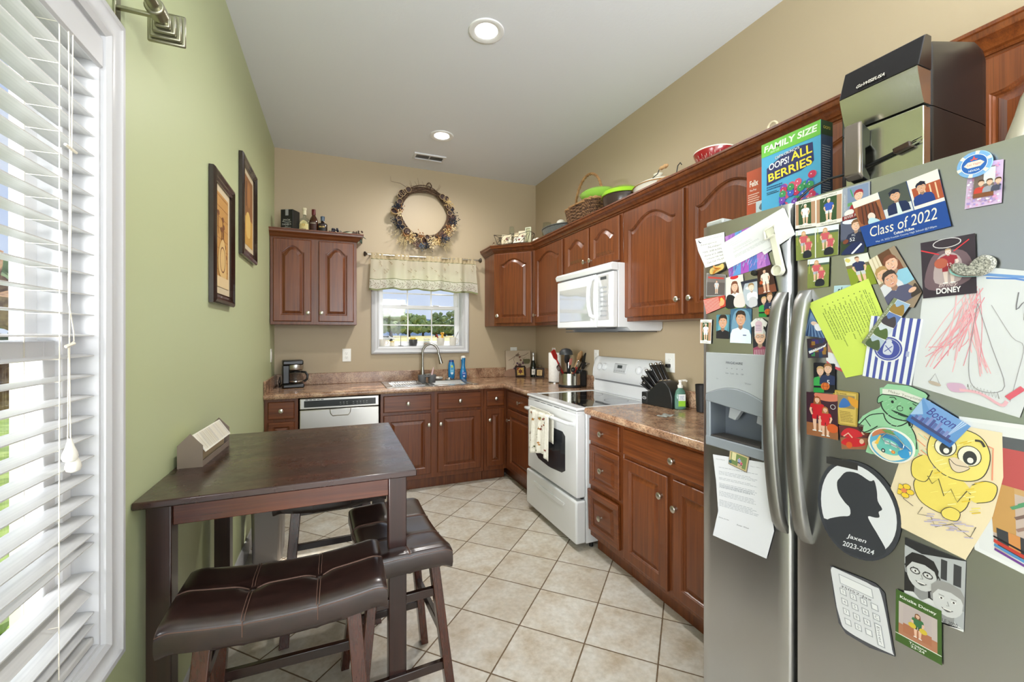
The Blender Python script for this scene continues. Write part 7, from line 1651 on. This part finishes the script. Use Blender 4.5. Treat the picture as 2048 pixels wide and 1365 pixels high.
def f(a, A):
    for i in range(7): a.rect(A*(.07+i*.138),0,A*(.07+i*.138)+A*.062,1,(74,84,158))
    a.ell(A*.44,.50,.205,.205,(232,234,238),30); a.ell(A*.44,.50,.185,.185,(70,80,156),30)
    a.blob([(A*.36,.42),(A*.36,.56),(A*.44,.62),(A*.54,.56),(A*.52,.42)],(206,210,226)); a.stroke([(A*.38,.55),(A*.52,.45)],.012,(70,80,156)); a.stroke([(A*.38,.45),(A*.52,.55)],.012,(70,80,156)); a.ring(A*.44,.5,.16,.16,.008,(206,210,226)); a.ell(A*.44,.62,.04,.03,(206,210,226)); a.rect(A*.80,.42,A*.86,.50,(170,176,206))
sheet('striped_card', 'blue and white vertically striped card with round crest', 'card', [(1745,632),(1849,638.8),(1825.3,771.7),(1727.5,751.9)], 4, (232,234,240), f)
def f(a, A):
    a.rect(0,0,A*.22,1,(126,134,100))
    for i, (c1, c2) in enumerate((((150,176,206),(150,120,60)),((96,120,176),(70,64,70)),((206,214,224),(84,104,60)),((176,190,206),(76,92,60)))):
        y0 = 1-.25*(i+1); a.rect(A*.24,y0+.008,A,y0+.242,c1); a.blob([(A*.24,y0+.01),(A*.24,y0+.16),(A*.45,y0+.12),(A*.7,y0+.2),(A,y0+.07),(A,y0+.01)],c2)
    a.text('YELLOWSTONE', A*.11,.5,.14,(206,206,190),.8,rot=pi/2) if False else a.text('YELLOWSTONE', A*.11,.5,A*.10,(206,206,190),.8,rot=pi/2)
sheet('bookmark', 'long landscape photo strip magnet lying across the striped card', 'bookmark', [(1791.6,596.2),(1824.1,609.4),(1759,703.4),(1726.5,685.9)], 6, (236,236,232), f)
def f(a, A):
    rr = random.Random(15); a.rect(A*.52,.955,A,.975,(110,150,206)); a.stroke([(A*.55,.94),(A*.75,.95),(A*.98,.93)],.012,(90,130,196))
    for i in range(34): x = A*.47+rr.gauss(0,.05); y = .88-rr.random()*.2; x2 = A*rr.uniform(.10,.62); a.stroke([(x,y),((x+x2)/2+rr.uniform(-.03,.03),y-.25),(x2,rr.uniform(.18,.42))], rr.uniform(.003,.008), rr.choice([(226,158,168),(216,136,150),(232,182,190),(222,174,180)]), 3)
    a.stroke([(A*.5,.75),(A*.62,.45),(A*.72,.2),(A*.6,.12),(A*.48,.16),(A*.46,.4),(A*.5,.75)],.004,(150,146,150),4); a.stroke([(A*.6,.75),(A*.75,.55),(A*.83,.5),(A*.8,.3),(A*.76,.1)],.003,(160,156,160),4)
    a.stroke([(A*.78,.86),(A*.77,.74),(A*.82,.80),(A*.83,.72)],.006,(120,118,124),3); a.stroke([(A*.90,.84),(A*.87,.78),(A*.93,.76),(A*.90,.72)],.006,(120,118,124),3); a.text('ho', A*.86,.70,.05,(130,128,134),A*.08)
    a.blob([(A*.30,.10),(A*.42,.13),(A*.45,.08),(A*.34,.05)],(206,170,196)); a.stroke([(A*.4,.08),(A*.55,.1),(A*.7,.06),(A*.74,.10)],.02,(226,176,186),4); a.stroke([(A*.74,.12),(A*.84,.22)],.03,(214,96,112)); a.stroke([(A*.46,.12)]+[(A*(.46+.012*i),.12+.02*(-1)**i) for i in range(20)],.004,(120,118,110)); a.stroke([(A*.16,.08),(A*.2,.15),(A*.24,.08)],.004,(150,146,150)); a.ell(A*.2,.07,.04,.015,(186,170,156))
sheet('crayon_drawing', 'large white crayon drawing with pink strokes on the refrigerator', 'drawing', [(1838,532),(2112,548),(2096,858),(1824,770)], 1, (216,217,221), f, outline=[(1846,594),(1900,570),(1965,534),(2112,548),(2092,700),(2040,836),(1826,771)])
# framed drawing at the right edge, behind the chick
def f(a, A):
    a.rect(.03,.03,A,.97,(226,226,228)); a.rect(.05,.80,A,.90,(90,92,96)); a.rect(.12,.08,A*.98,.82,(196,176,166)); rr = random.Random(20)
    a.rect(.18,.56,.30,.82,(186,84,84)); a.rect(.31,.56,.46,.82,(120,110,180)); a.rect(.47,.56,.62,.82,(206,196,196)); a.rect(.14,.52,A,.56,(200,160,110)); a.rect(.12,.2,.24,.56,(196,150,90))
    for i in range(26): x, y = rr.uniform(.22,.9), rr.uniform(.25,.5); a.stroke([(x,y),(x+.06,y+.05)],.018,rr.choice([(120,96,90),(150,120,110),(90,150,110),(170,150,150)]))
    a.rect(.14,.10,.40,.24,(60,60,64)); a.rect(.2,.12,.26,.24,(206,140,80)); a.rect(.42,.12,.5,.26,(214,160,110)); a.stroke([(.12,.14),(.4,.10),(.9,.05)],.025,(190,60,50)); a.stroke([(.12,.11),(.4,.07),(.9,.03)],.02,(80,140,190)); a.stroke([(.12,.08),(.5,.03)],.018,(110,60,140)); a.stroke([(.12,.17),(.4,.13),(.9,.08)],.014,(30,30,34))
sheet('crayon_drawing', 'big bordered marker drawing at the right edge of the refrigerator', 'drawing', [(1918,833),(2180,868),(2160,1205),(1950,1100)], 0, (232,232,234), f)
YL = (234,212,104); LN = (70,66,60)
def f(a, A):
    rr = random.Random(30); X = lambda s_: A*s_
    for i in range(26): x, y = rr.uniform(.1,.35)*A, rr.uniform(.55,.95); a.stroke([(x,y),(x+.07,y-.05)],.008,rr.choice([(232,150,110),(240,190,130),(190,214,180)]))
    a.stroke([(X(.50),.95),(X(.92),.86),(X(.94),.6)],.010,(230,150,120)); 
    a.blob([(X(.20),.50),(X(.16),.38),(X(.28),.24),(X(.55),.20),(X(.72),.30),(X(.76),.46),(X(.6),.56),(X(.35),.58)], YL)
    a.stroke([(X(.20),.50),(X(.16),.38),(X(.28),.24),(X(.55),.20),(X(.72),.30),(X(.76),.46)],.006,LN,5)
    a.blob([(X(.20),.68),(X(.10),.60),(X(.13),.46),(X(.28),.44),(X(.34),.56),(X(.30),.66)], YL); a.stroke([(X(.20),.68),(X(.10),.60),(X(.13),.46),(X(.28),.44),(X(.34),.56)],.006,LN,5)
    a.blob([(X(.76),.52),(X(.88),.58),(X(.99),.56),(X(.96),.44),(X(.82),.38),(X(.74),.42)], YL); a.stroke([(X(.76),.52),(X(.88),.58),(X(.99),.56),(X(.96),.44),(X(.82),.38)],.006,LN,5)
    a.blob([(X(.24),.80),(X(.30),.92),(X(.52),.98),(X(.78),.94),(X(.90),.80),(X(.86),.62),(X(.70),.54),(X(.46),.55),(X(.28),.66)], (238,220,122)); a.stroke([(X(.24),.80),(X(.30),.92),(X(.52),.98),(X(.78),.94),(X(.90),.80),(X(.86),.62),(X(.70),.54),(X(.46),.55),(X(.28),.66)],.007,LN,5,closed=True)
    for i in range(40): x, y = rr.uniform(.28,.8)*A, rr.uniform(.28,.9); a.stroke([(x,y),(x+.05,y+.03)],.008,rr.choice([(244,226,120),(230,196,60),(246,236,160)]))
    for ex, ey in ((.44,.80),(.70,.76)): a.ell(X(ex),ey,.075,.085,(244,238,214)); a.ring(X(ex),ey,.075,.085,.006,LN); a.ell(X(ex)+.005,ey-.015,.045,.060,(60,62,62)); a.ell(X(ex)+.010,ey-.035,.020,.024,(240,238,230))
    a.stroke([(X(.36),.92),(X(.42),.95),(X(.48),.93)],.018,LN,3); a.stroke([(X(.74),.90),(X(.80),.90),(X(.84),.86)],.018,LN,3)
    a.blob([(X(.50),.70),(X(.58),.72),(X(.72),.66),(X(.62),.60),(X(.54),.62)],(226,206,180)); a.stroke([(X(.50),.70),(X(.58),.66),(X(.72),.66),(X(.62),.60),(X(.54),.62)],.005,LN,4,closed=True)
    a.stroke([(X(.30),.50),(X(.36),.44),(X(.42),.50),(X(.50),.36),(X(.56),.44),(X(.64),.34),(X(.72),.46),(X(.76),.44)],.006,LN); a.stroke([(X(.14),.34),(X(.04),.32),(X(.10),.28),(X(.08),.22),(X(.20),.18)],.005,LN); a.stroke([(X(.30),.20),(X(.26),.12),(X(.40),.14),(X(.46),.06),(X(.62),.14),(X(.80),.08),(X(.84),.18)],.005,LN)
    for i in range(24): x, y = rr.uniform(.34,.75)*A, rr.uniform(.06,.17); a.stroke([(x,y),(x+.05,y+.02)],.008,(190,180,206))
    for i in range(5): th_ = i*1.256; a.ell(X(.07)+.045*cos(th_),.30+.045*sin(th_),.030,.026,(236,200,60),10); a.ring(X(.07)+.045*cos(th_),.30+.045*sin(th_),.030,.026,.004,LN,10)
    a.ell(X(.07),.30,.022,.022,(220,130,80)); a.blob([(X(.50),.22),(X(.58),.28),(X(.68),.26),(X(.66),.18),(X(.54),.17)],YL); a.stroke([(X(.50),.22),(X(.58),.28),(X(.68),.26),(X(.66),.18),(X(.54),.17)],.005,LN,4,closed=True)
sheet('chick_drawing', 'coloured in yellow chick hatching, on cream paper on the refrigerator', 'drawing', [(1826,838),(2008,866),(1986,1110),(1788,1035)], 2, (236,218,184), f, outline=[(1830,845),(1905,848),(2005.8,866),(2008,955),(1987,1033),(1932.6,1120),(1804.4,1056),(1783,975.8),(1800,925)])
def f(a, A):
    a.poly([(0,.0),(0,.25),(A,.25),(A,0)],(60,110,180)); a.poly([(0,.25),(A*.2,.5),(0,.9)],(160,190,226))
    for i in range(7): a.poly([(A*.8,.15),(A*(.95-.02*i),1-i*.0),(A*(.88-.13*i) if i < 6 else 0,1)],(196,214,238) if i % 2 else (120,160,214))
    for i, h_ in enumerate((.30,.42,.36,.52,.70,.60,.48,.66,.40,.34,.46,.30)): a.rect(A*(.10+i*.065),.18,A*(.155+i*.065),.18+h_*.62,((96,110,170),(130,140,196),(84,90,150))[i%3])
    a.rect(A*.06,.14,A*.95,.24,(70,76,120)); a.text('Boston', A*.52,.74,.30,(70,72,150),A*.58,shear=.3)
sheet('postcard', 'tilted blue Boston skyline postcard magnet', 'postcard', [(1850.5,795.8),(1944.6,852.7),(1903,895.3),(1815.5,839.5)], 5, (104,150,206), f, th=.0015)
GN = (130,186,142); BK = (38,46,44)
def f(a, A):
    a.blob([(A*.10,.30),(A*.14,.46),(A*.40,.60),(A*.60,.58),(A*.78,.40),(A*.82,.06),(A*.4,.02),(A*.30,.3)],(150,200,160))
    a.stroke([(A*.03,.40),(A*.18,.56),(A*.38,.62)],.014,BK,4); a.stroke([(A*.02,.36),(A*.10,.30),(A*.22,.36),(A*.30,.42)],.014,BK,4); a.stroke([(A*.12,.50),(A*.20,.40)],.012,BK)
    a.stroke([(A*.38,.62),(A*.42,.52),(A*.52,.46),(A*.62,.48),(A*.72,.56)],.016,BK,4); a.stroke([(A*.72,.52),(A*.80,.36),(A*.82,.16)],.014,BK,4)
    a.blob([(A*.34,.88),(A*.36,.70),(A*.50,.58),(A*.72,.56),(A*.86,.62),(A*.92,.74),(A*.80,.90),(A*.55,.98)],GN)
    a.stroke([(A*.34,.88),(A*.36,.70),(A*.50,.58),(A*.72,.56),(A*.86,.62)],.018,BK,5)
    a.blob([(A*.36,.90),(A*.30,.84),(A*.30,.76),(A*.36,.80)],GN); a.stroke([(A*.36,.90),(A*.30,.84),(A*.30,.76),(A*.37,.80)],.012,BK,4); a.blob([(A*.86,.64),(A*.98,.68),(A*.97,.76),(A*.88,.78)],GN); a.stroke([(A*.86,.62),(A*.98,.66),(A*.99,.76),(A*.90,.80)],.012,BK,4)
    a.poly([(A*.36,.98),(A*.36,.90),(A*.62,.90),(A*.96,.82),(A*.98,.90),(A*.60,1.0)],(222,222,214)); a.stroke([(A*.36,.90),(A*.62,.90),(A*.92,.80)],.014,BK,4); a.text('Maker Templates', A*.66,.925,.045,(130,126,120),A*.44,rot=-.16)
    a.ell(A*.50,.81,.018,.022,BK); a.ell(A*.74,.75,.018,.022,BK); a.ring(A*.60,.73,.035,.038,.009,BK,14); a.stroke([(A*.46,.87),(A*.52,.88),(A*.55,.85)],.012,BK,3); a.stroke([(A*.76,.83),(A*.81,.80)],.012,BK); a.blob([(A*.48,.69),(A*.62,.62),(A*.74,.62),(A*.62,.66)],(40,60,50))
    rr = random.Random(40)
    for i in range(50): x, y = rr.uniform(.38,.80)*A, rr.uniform(.15,.86); a.stroke([(x,y),(x+.03,y+.025)],.005,(170,210,180))
sheet('paper_doll', 'green coloured paper elf cutout with dark outlines on the refrigerator', 'paper cutout', [(1718,768),(1868,790),(1866,925),(1716,903)], 4, (150,200,160), f, outline=[(1778,768),(1820,772),(1852,786),(1858,792),(1852,802),(1856,806),(1850,822),(1838,832),(1815,835),(1822,860),(1832,895),(1790,915),(1745,908),(1734,904),(1738,890),(1755,862),(1741,856),(1718,846),(1728,832),(1745,822),(1762,816),(1770,803),(1763,795),(1762,776),(1770,775)])
t = None
def f(a, A):
    E_ = lambda x, y, rx, ry, c: a.ell(x,y,rx,ry,c,30)
    a.ell(A*.5,.5,A*.47,.47,(96,170,206),36); a.poly([(A*.08,.62),(A*.3,.78),(A*.6,.93),(A*.30,.95),(A*.1,.8)],(196,120,84)); a.blob([(A*.08,.45),(A*.3,.62),(A*.6,.7),(A*.92,.5),(A*.85,.25),(A*.5,.05),(A*.2,.2)],(232,224,196)); a.blob([(A*.25,.75),(A*.5,.78),(A*.8,.6),(A*.93,.45),(A*.7,.5),(A*.4,.66)],(60,130,190)); a.poly([(A*.3,.90),(A*.5,.95),(A*.62,.84),(A*.45,.80)],(110,150,90))
    a.blob([(A*.20,.55),(A*.34,.68),(A*.60,.62),(A*.70,.46),(A*.66,.26),(A*.44,.22),(A*.22,.32)],(110,190,180)); a.poly([(A*.36,.60),(A*.46,.62),(A*.48,.52),(A*.38,.50)],(222,236,236)); a.poly([(A*.50,.62),(A*.62,.56),(A*.64,.46),(A*.52,.50)],(222,236,236)); a.ell(A*.34,.30,.05,.06,(30,36,40)); a.ell(A*.34,.30,.025,.03,(210,210,206)); a.ell(A*.50,.36,.03,.03,(236,236,220)); a.ell(A*.56,.32,.05,.05,(226,120,60)); a.ell(A*.56,.32,.02,.02,(240,200,90)); a.poly([(A*.14,.45),(A*.26,.72),(A*.30,.74),(A*.22,.44)],(240,190,80)); a.ring(A*.5,.5,A*.48,.48,.03,(236,234,226),36); a.blob([(A*.66,.36),(A*.85,.5),(A*.9,.3),(A*.75,.2)],(60,150,206))
sheet('round_sticker', 'round beach van magnet with surfboards and waves', 'magnet', [(1741,846),(1833,868),(1833,936),(1741,914)], 6, (236,234,226), f, outline=[(1787+47*cos(2*pi*i/32), 891+34*sin(2*pi*i/32)+10*cos(2*pi*i/32)) for i in range(32)], th=.0015)
sv = solid_on_door('carabiner_clip', 'small silver loop clip on the round beach magnet', 'clip', (1792, 882), 8)
MB().tube([(-.002,.022,.006),(-.002,.012,.016),(-.002,-.006,.012),(-.002,-.020,-.004),(-.002,-.018,-.014),(-.002,.016,-.004)], .0014, 8, closed=True).build('wire', CHROME, sv)
def f(a, A):
    a.ell(A*.5,.5,A*.5,.5,(58,60,66),40); a.ell(A*.5,.5,A*.455,.462,(226,227,232),40); K_ = (52,54,60)
    a.blob([(A*.30,.78),(A*.26,.72),(A*.28,.62),(A*.36,.54),(A*.42,.50),(A*.42,.42),(A*.30,.38),(A*.12,.30),(A*.14,.22),(A*.34,.06),(A*.5,.02),(A*.70,.06),(A*.84,.16),(A*.76,.30),(A*.68,.40),(A*.64,.47),(A*.72,.48),(A*.77,.50),(A*.76,.55),(A*.80,.59),(A*.75,.66),(A*.74,.76),(A*.71,.86),(A*.66,.84),(A*.52,.88),(A*.38,.86)],K_,3)
    a.poly([(A*.08,.31),(A*.16,.16),(A*.36,.035),(A*.5,.02),(A*.5,.3)],K_); a.text('Jaxen', A*.50,.20,.055,(232,234,238),A*.24,shear=.25,bold=.01); a.text('2023-2024', A*.52,.115,.052,(232,234,238),A*.38,shear=.2,bold=.01)
    a.poly([(A*.12,.955),(A*.52,.985),(A*.52,.91),(A*.12,.885)],(50,48,48))
sheet('silhouette_portrait', 'oval black and white head silhouette with a name and years', 'portrait', [(1637,899),(1804,951),(1804,1145),(1637,1093)], 2, (58,60,66), f, outline=[(1720.5+83.5*cos(2*pi*i/40), 1022+97*sin(2*pi*i/40)+26*cos(2*pi*i/40)) for i in range(40)])
def f(a, A):
    C_ = (160,162,168); a.rect(A*.16,.78,A*.80,.93,C_); a.rect(A*.175,.79,A*.785,.92,(234,234,236)); a.text('35052-Jax', A*.46,.735,.055,(76,76,80),A*.60,shear=.15)
    ks = ['1','2','3','','4','5','6','C','7','8','9','','','0','','']
    for i in range(4):
        for j in range(4):
            if i == 3 and j > 1: continue
            x, y = A*(.13+i*.20), .655-j*.155; a.rect(x,y-.05,x+A*.13,y+.05,C_); a.rect(x+.012,y-.038,x+A*.13-.012,y+.040,(236,236,238))
            s_ = [['1','4','7',''],['2','5','8','0'],['3','6','9',''],['','C']][i][j] if not (i == 3 and j > 1) else ''
            if s_: a.text(s_, x+A*.065, y+.002, .045, (120,120,126))
    x = A*.73; a.rect(x,.06,x+A*.13,.40,C_); a.rect(x+.012,.072,x+A*.13-.012,.388,(236,236,238)); a.text('Enter', x+A*.065,.23,.04,(130,130,136),.26,rot=-pi/2)
sheet('paper_calculator', 'drawn paper calculator cutout low on the refrigerator door', 'paper cutout', [(1661,1131.7),(1766,1180),(1790,1314),(1682,1260)], 1, (78,78,84), lambda a, A: (a.blob([(.02,.98),(A*.8,.99),(A*.96,.9),(A*.98,.1),(A*.95,.02),(A*.2,.03),(.02,.2)],(222,222,226),6), f(a, A)), outline=[(1661,1131.7),(1730,1158),(1752,1168),(1770,1186),(1778,1240),(1791,1314),(1740,1296),(1693,1268),(1678,1246),(1668,1190)])
def f(a, A):
    a.rect(0,0,A,1,(176,178,180)); a.rect(A*.62,.62,A*.72,.9,(60,60,62)); a.rect(A*.82,.60,A*.94,.9,(60,60,62)); a.poly([(0,1),(A,1),(A*.3,.86),(0,.9)],(40,40,42))
    a.person(A*.30,.34,.18,(200,200,200),(214,214,214),(40,38,38),long_hair=True,glasses=True,grey=True); a.person(A*.74,.12,.17,(204,204,204),(226,226,226),(150,148,146),grey=True); a.text('TRACKLE 2020', A*.66,.05,.05,(70,70,72),A*.5)
sheet('photo', 'black and white photo of a woman in glasses with a child', 'photo', [(1810.8,1075.5),(1932.8,1123.2),(1928.3,1264.6),(1809,1215)], 1, (176,178,180), f)
def f(a, A): a.rect(.05,.16,A-.06,.80,(190,176,172)); a.rect(.05,.16,A-.06,.38,(176,120,90)); a.rect(0,.155,A,.17,(226,230,220)); a.rect(.12,.24,A-.14,.78,(186,172,170)); a.rect(.12,.24,A-.14,.42,(170,110,80)); a.person(A*.5,.26,.46,SKN,(60,110,70),(120,80,50),(40,80,50),'full',long_hair=True); a.ell(A*.38,.46,.06,.05,(206,180,60)); a.ell(A*.62,.44,.06,.05,(206,180,60)); a.text('Kinzlie Doney', A*.5,.89,.07,(232,236,226),A*.8,bold=.02); a.text('Trojans', A*.5,.105,.05,(226,230,220),A*.38,bold=.02); a.text('23-24', A*.5,.055,.045,(226,230,220),A*.3,bold=.02)
sheet('sports_card', 'green bordered cheerleader card low on the refrigerator', 'card', [(1793.8,1177.7),(1885,1222),(1885.8,1331),(1792.7,1279.9)], 3, (66,96,40), f)

# ------------------------------------------------------------------ things standing on the refrigerator
FT = 1.7355
t = thing('air_fryer', 'black and steel air fryer standing on top of the refrigerator', 'air fryer', (1.795, .555, FT))
w_ = .165; AB = M('glossy_black_plastic', (6,6,7), .32, Specular_IOR_Level=.3)
def body_sec(z, k=1, fx=0):
    x0, x1, y0, y1 = .02+fx, .345, -.002, w_+.028; r = .05; pts = []
    for cx, cy_, a0 in ((x1-r*1.6, y1-r, 0), (x0+.02, y1-.02, 90), (x0+.02, y0+.02, 180), (x1-r*1.6, y0+r, 270)):
        rr_ = r if a0 in (0, 270) else .02; rx_ = rr_*1.6 if a0 in (0, 270) else rr_
        for i in range(6): a_ = rad(a0+18*i); pts.append((cx+rx_*cos(a_)*k, cy_+rr_*sin(a_)*k, z))
    return pts
m = MB().loops([body_sec(.0), body_sec(.185)]); m.build('lower_body', AB, t, ang=50)
def tops(dz, sh): return [(.17+(x-.17)*sh, w_/2+(y-w_/2)*sh, z+dz+ .060*min(1, max(0, (x-.02)/.12))*(1 if dz > .1 else 0)) for x, y, z in body_sec(0)]
m = MB().loops([[(x,y,.187) for x, y, z in body_sec(0)], tops(.300, 1.0), tops(.322, .965), tops(.340, .88), tops(.346, .5)]); m.build('upper_body', AB, t, ang=50)
m = MB().prism([(.0,.028),(.0,.182),(.03,.182),(.03,.028)], 0.0, w_, 'y'); m.v = [(x, y, z) for x, y, z in m.v]; m.build('drawer_front', steel('fryer_steel', (196,196,182), .2, 'z'), t, bevel=.002)
m = MB().prism([(.002,.188),(-.006,.205),(-.016,.232),(-.024,.258),(-.026,.268),(.03,.268),(.03,.188)], 0.0, w_, 'y'); m.build('steel_lip', steel('fryer_steel', (196,196,182), .2, 'z'), t, ang=50)
m = MB().prism([(-.026,.269),(.0,.345),(.010,.350),(.03,.350),(.03,.269)], -.002, w_+.002, 'y'); m.build('control_panel', M('smudged_dark_glass', (14,10,9), .22, Specular_IOR_Level=.3), t, bevel=.002)
U_ = Vector((0,-1,0)); V_ = Vector((.026,0,.076)).normalized(); O_ = Vector((-.0262, w_-.035, .279)); a = Art(lambda x, y: O_+U_*x+V_*y, (-.076,0,.026), lift=.0006); a.text('GoWISEUSA', .035,.006,.010,(214,206,196),.062,shear=.25,bold=.02); a.mb.build('lettering', a.mats, t, fix=False)
m = MB().prism([(-.050,.052),(-.050,.178),(-.044,.186),(-.036,.186),(-.036,.060),(-.030,.040)], .105, .142, 'y'); m.build('handle', M('handle_taupe_metal', (122,112,102), .3, .6), t, bevel=.004)
m = MB().prism([(-.036,.046),(-.036,.184),(.0,.170),(.0,.130),(-.020,.120),(-.020,.070),(.0,.050),(.0,.036)], .107, .140, 'y'); m.build('handle_arm', BLACKP, t, bevel=.003)
PX = .795*0
cd_ = MB().tube([(-.006,.010,.098),(-.008,.06,.088),(-.008,.10,.080),(-.014,.145,.070),(-.030,.19,.068),(-.05,.225,.052),(-.062,.250,.028),(-.060,.262,.003)], .0035, 8); cd_.build('power_cord', BLACKP, t)
MB().bar((-.009,.052,.090), (-.009,.018,.097), .014, .018, (1,0,0)).build('plug', M('brown_plug', (50,32,22), .35), t, bevel=.003)
for dz in (-.004, .005): MB().bar((-.009,.018,.097+dz), (-.009,.000,.101+dz), .0015, .006, (1,0,0)).build('prong', CHROME, t)

t = thing('cereal_box', 'blue and green family size berry cereal box on the refrigerator', 'cereal box', (1.872, .928, FT), rad(0))
BX = M('cereal_blue', (84,172,216), .35); bw, bh, bd = .193, .292, .055
MB().box(0, bd, -bw/2, bw/2, 0, bh).build('carton', BX, t)
a = Art(lambda x, y: Vector((-.0002, bw/2-x, y)), (-1,0,0), step=.00003)
GR_ = (112,190,72); a.poly([(0,bh*.845),(bw,bh*.845),(bw,bh),(0,bh)],GR_); a.text('FAMILY SIZE', bw*.5,bh*.93,bh*.072,(240,244,238),bw*.90,bold=.03,shear=.1); a.text('18.8 OZ', bw*.25,bh*.875,bh*.02,(226,240,220),bw*.16)
def shadow_text(s_, x, y, h, c, sc, w=None, rot=0, sh=0, b=.02): a.text(s_, x, y, h*1.0, sc, (w or 0)*1.03 or None, rot, sh, b+.05); a.text(s_, x, y, h, c, w, rot, sh, b)
NV = (36,42,96)
a.poly([(bw*.10,bh*.50),(bw*.10,bh*.70),(bw*.36,bh*.78),(bw*.60,bh*.82),(bw*.88,bh*.80),(bw*.90,bh*.60),(bw*.70,bh*.545),(bw*.40,bh*.53)],NV)
shadow_text("CAP'N CRUNCH'S", bw*.46,bh*.795,bh*.030,(240,242,246),NV,bw*.42,.06); shadow_text('OOPS!', bw*.32,bh*.71,bh*.075,(240,242,246),NV,bw*.36,.05,.1); shadow_text('ALL', bw*.70,bh*.735,bh*.095,(246,222,60),NV,bw*.34,.06); shadow_text('BERRIES', bw*.50,bh*.60,bh*.095,(246,222,60),NV,bw*.74,.07)
a.lines(bw*.10,bw*.42,bh*.44,bh*.49,2,(30,70,120),.5); a.lines(bw*.10,bw*.34,bh*.39,bh*.425,2,(30,40,60),.5)
rr = random.Random(50)
for i in range(46): x, y = bw*rr.uniform(.38,.93), bh*(.14+.34*rr.random()**1.3); a.ell(x,y,.0115,.0115,rr.choice([(200,50,90),(120,70,180),(60,150,90),(60,96,200),(220,90,120)]),12); a.ell(x-.002,y+.002,.002,.002,(244,230,236),6)
a.blob([(bw*.38,bh*.02),(bw*.42,bh*.16),(bw*.66,bh*.19),(bw*.90,bh*.16),(bw*.95,bh*.02)],(44,84,160)); a.ell(bw*.66,bh*.165,bw*.27,bh*.03,(236,232,226)); a.text('CRUNCH-A-TIZE', bw*.30,bh*.115,bh*.038,(246,222,60),bw*.44,.14,0,.02); a.text('ME, CAPN!', bw*.26,bh*.06,bh*.036,(246,222,60),bw*.34,.12,0,.02)
a.mb.build('front_print', a.mats, t, fix=False)
a = Art(lambda x, y: Vector((x, -bw/2-.0002, y)), (0,-1,0)); a.rect(0,0,bd,bh,(66,84,110)); a.rect(0,bh*.85,bd,bh,(44,66,40)); a.text('OOPS!', bd/2,bh*.93,bh*.03,(214,190,70),bd*.6); a.lines(.006,bd-.006,bh*.1,bh*.75,26,(206,206,206),.3); a.mb.build('side_print', a.mats, t, fix=False)
t = thing('cat_food_box', 'rust red box with white lettering, behind the cereal box', 'box', (1.932, 1.045, FT))
MB().box(0, .06, -.085, .085, 0, .245).build('carton', M('rust_red_carton', (182,78,44), .5), t)
a = Art(lambda x, y: Vector((-.0002, .085-x, y)), (-1,0,0)); a.text('Felix', .030,.196,.022,(244,236,228),.034,bold=.02); a.text('Five Free', .027,.172,.008,(244,236,228),.026); a.lines(.006,.055,.12,.16,5,(232,206,190),.4); a.rect(.038,0,.17,.125,(206,220,226)); a.blob([(.05,.10),(.06,.115),(.07,.10),(.06,.09)],(110,120,130)); a.lines(.045,.07,.03,.08,3,(150,80,60),.3); a.rect(.038,.028,.17,.03,(150,80,60)); a.mb.build('front_print', a.mats, t, fix=False)
t = thing('white_appliance', 'white tapered appliance with a chrome ring at the right end of the refrigerator top', 'appliance', (1.870, .352, FT))
MB().lathe([(.105,0),(.100,.03),(.080,.10),(.072,.135),(.060,.160),(.035,.172),(1e-4,.174)], n=40).build('housing', M('warm_white_plastic', (228,220,200), .3), t)
MB().lathe([(.050,-.0),(.052,.004),(.044,.010),(.040,.010)], (0,0,0), 28, axis='x').build('chrome_ring', CHROME, t, loc=(-.088,-.02,.045))

# ------------------------------------------------------------------ phrases shared by things of a kind
GR_ = {'outlet': 'wall outlets', 'utensil': 'kitchen tools in the crock', 'mug': 'mugs on the window sill', 'photo': 'snapshots on the refrigerator doors', 'magnet': 'magnets on the refrigerator doors',
       'drawing': 'drawings on the refrigerator doors', 'letter': 'letters on the freezer door', 'note': 'notes on the refrigerator doors', 'decor': 'tiles and frames in the wire basket'}
for o in SC.objects:
    if o.parent is None and 'category' in o.keys() and 'group' not in o.keys():
        if o['category'] in GR_: o['group'] = GR_[o['category']]
        elif o['category'] == 'cabinet': o['group'] = 'cherry wall cabinets' if 'wall cabinet' in o['label'] else 'cherry base cabinets'
        elif o.name.startswith('framed_picture'): o['group'] = 'framed prints on the green wall'
        elif o.name.split('_')[0] in ('tequila', 'whiskey', 'rum'): o['group'] = 'spirit bottles on the left wall cabinet'
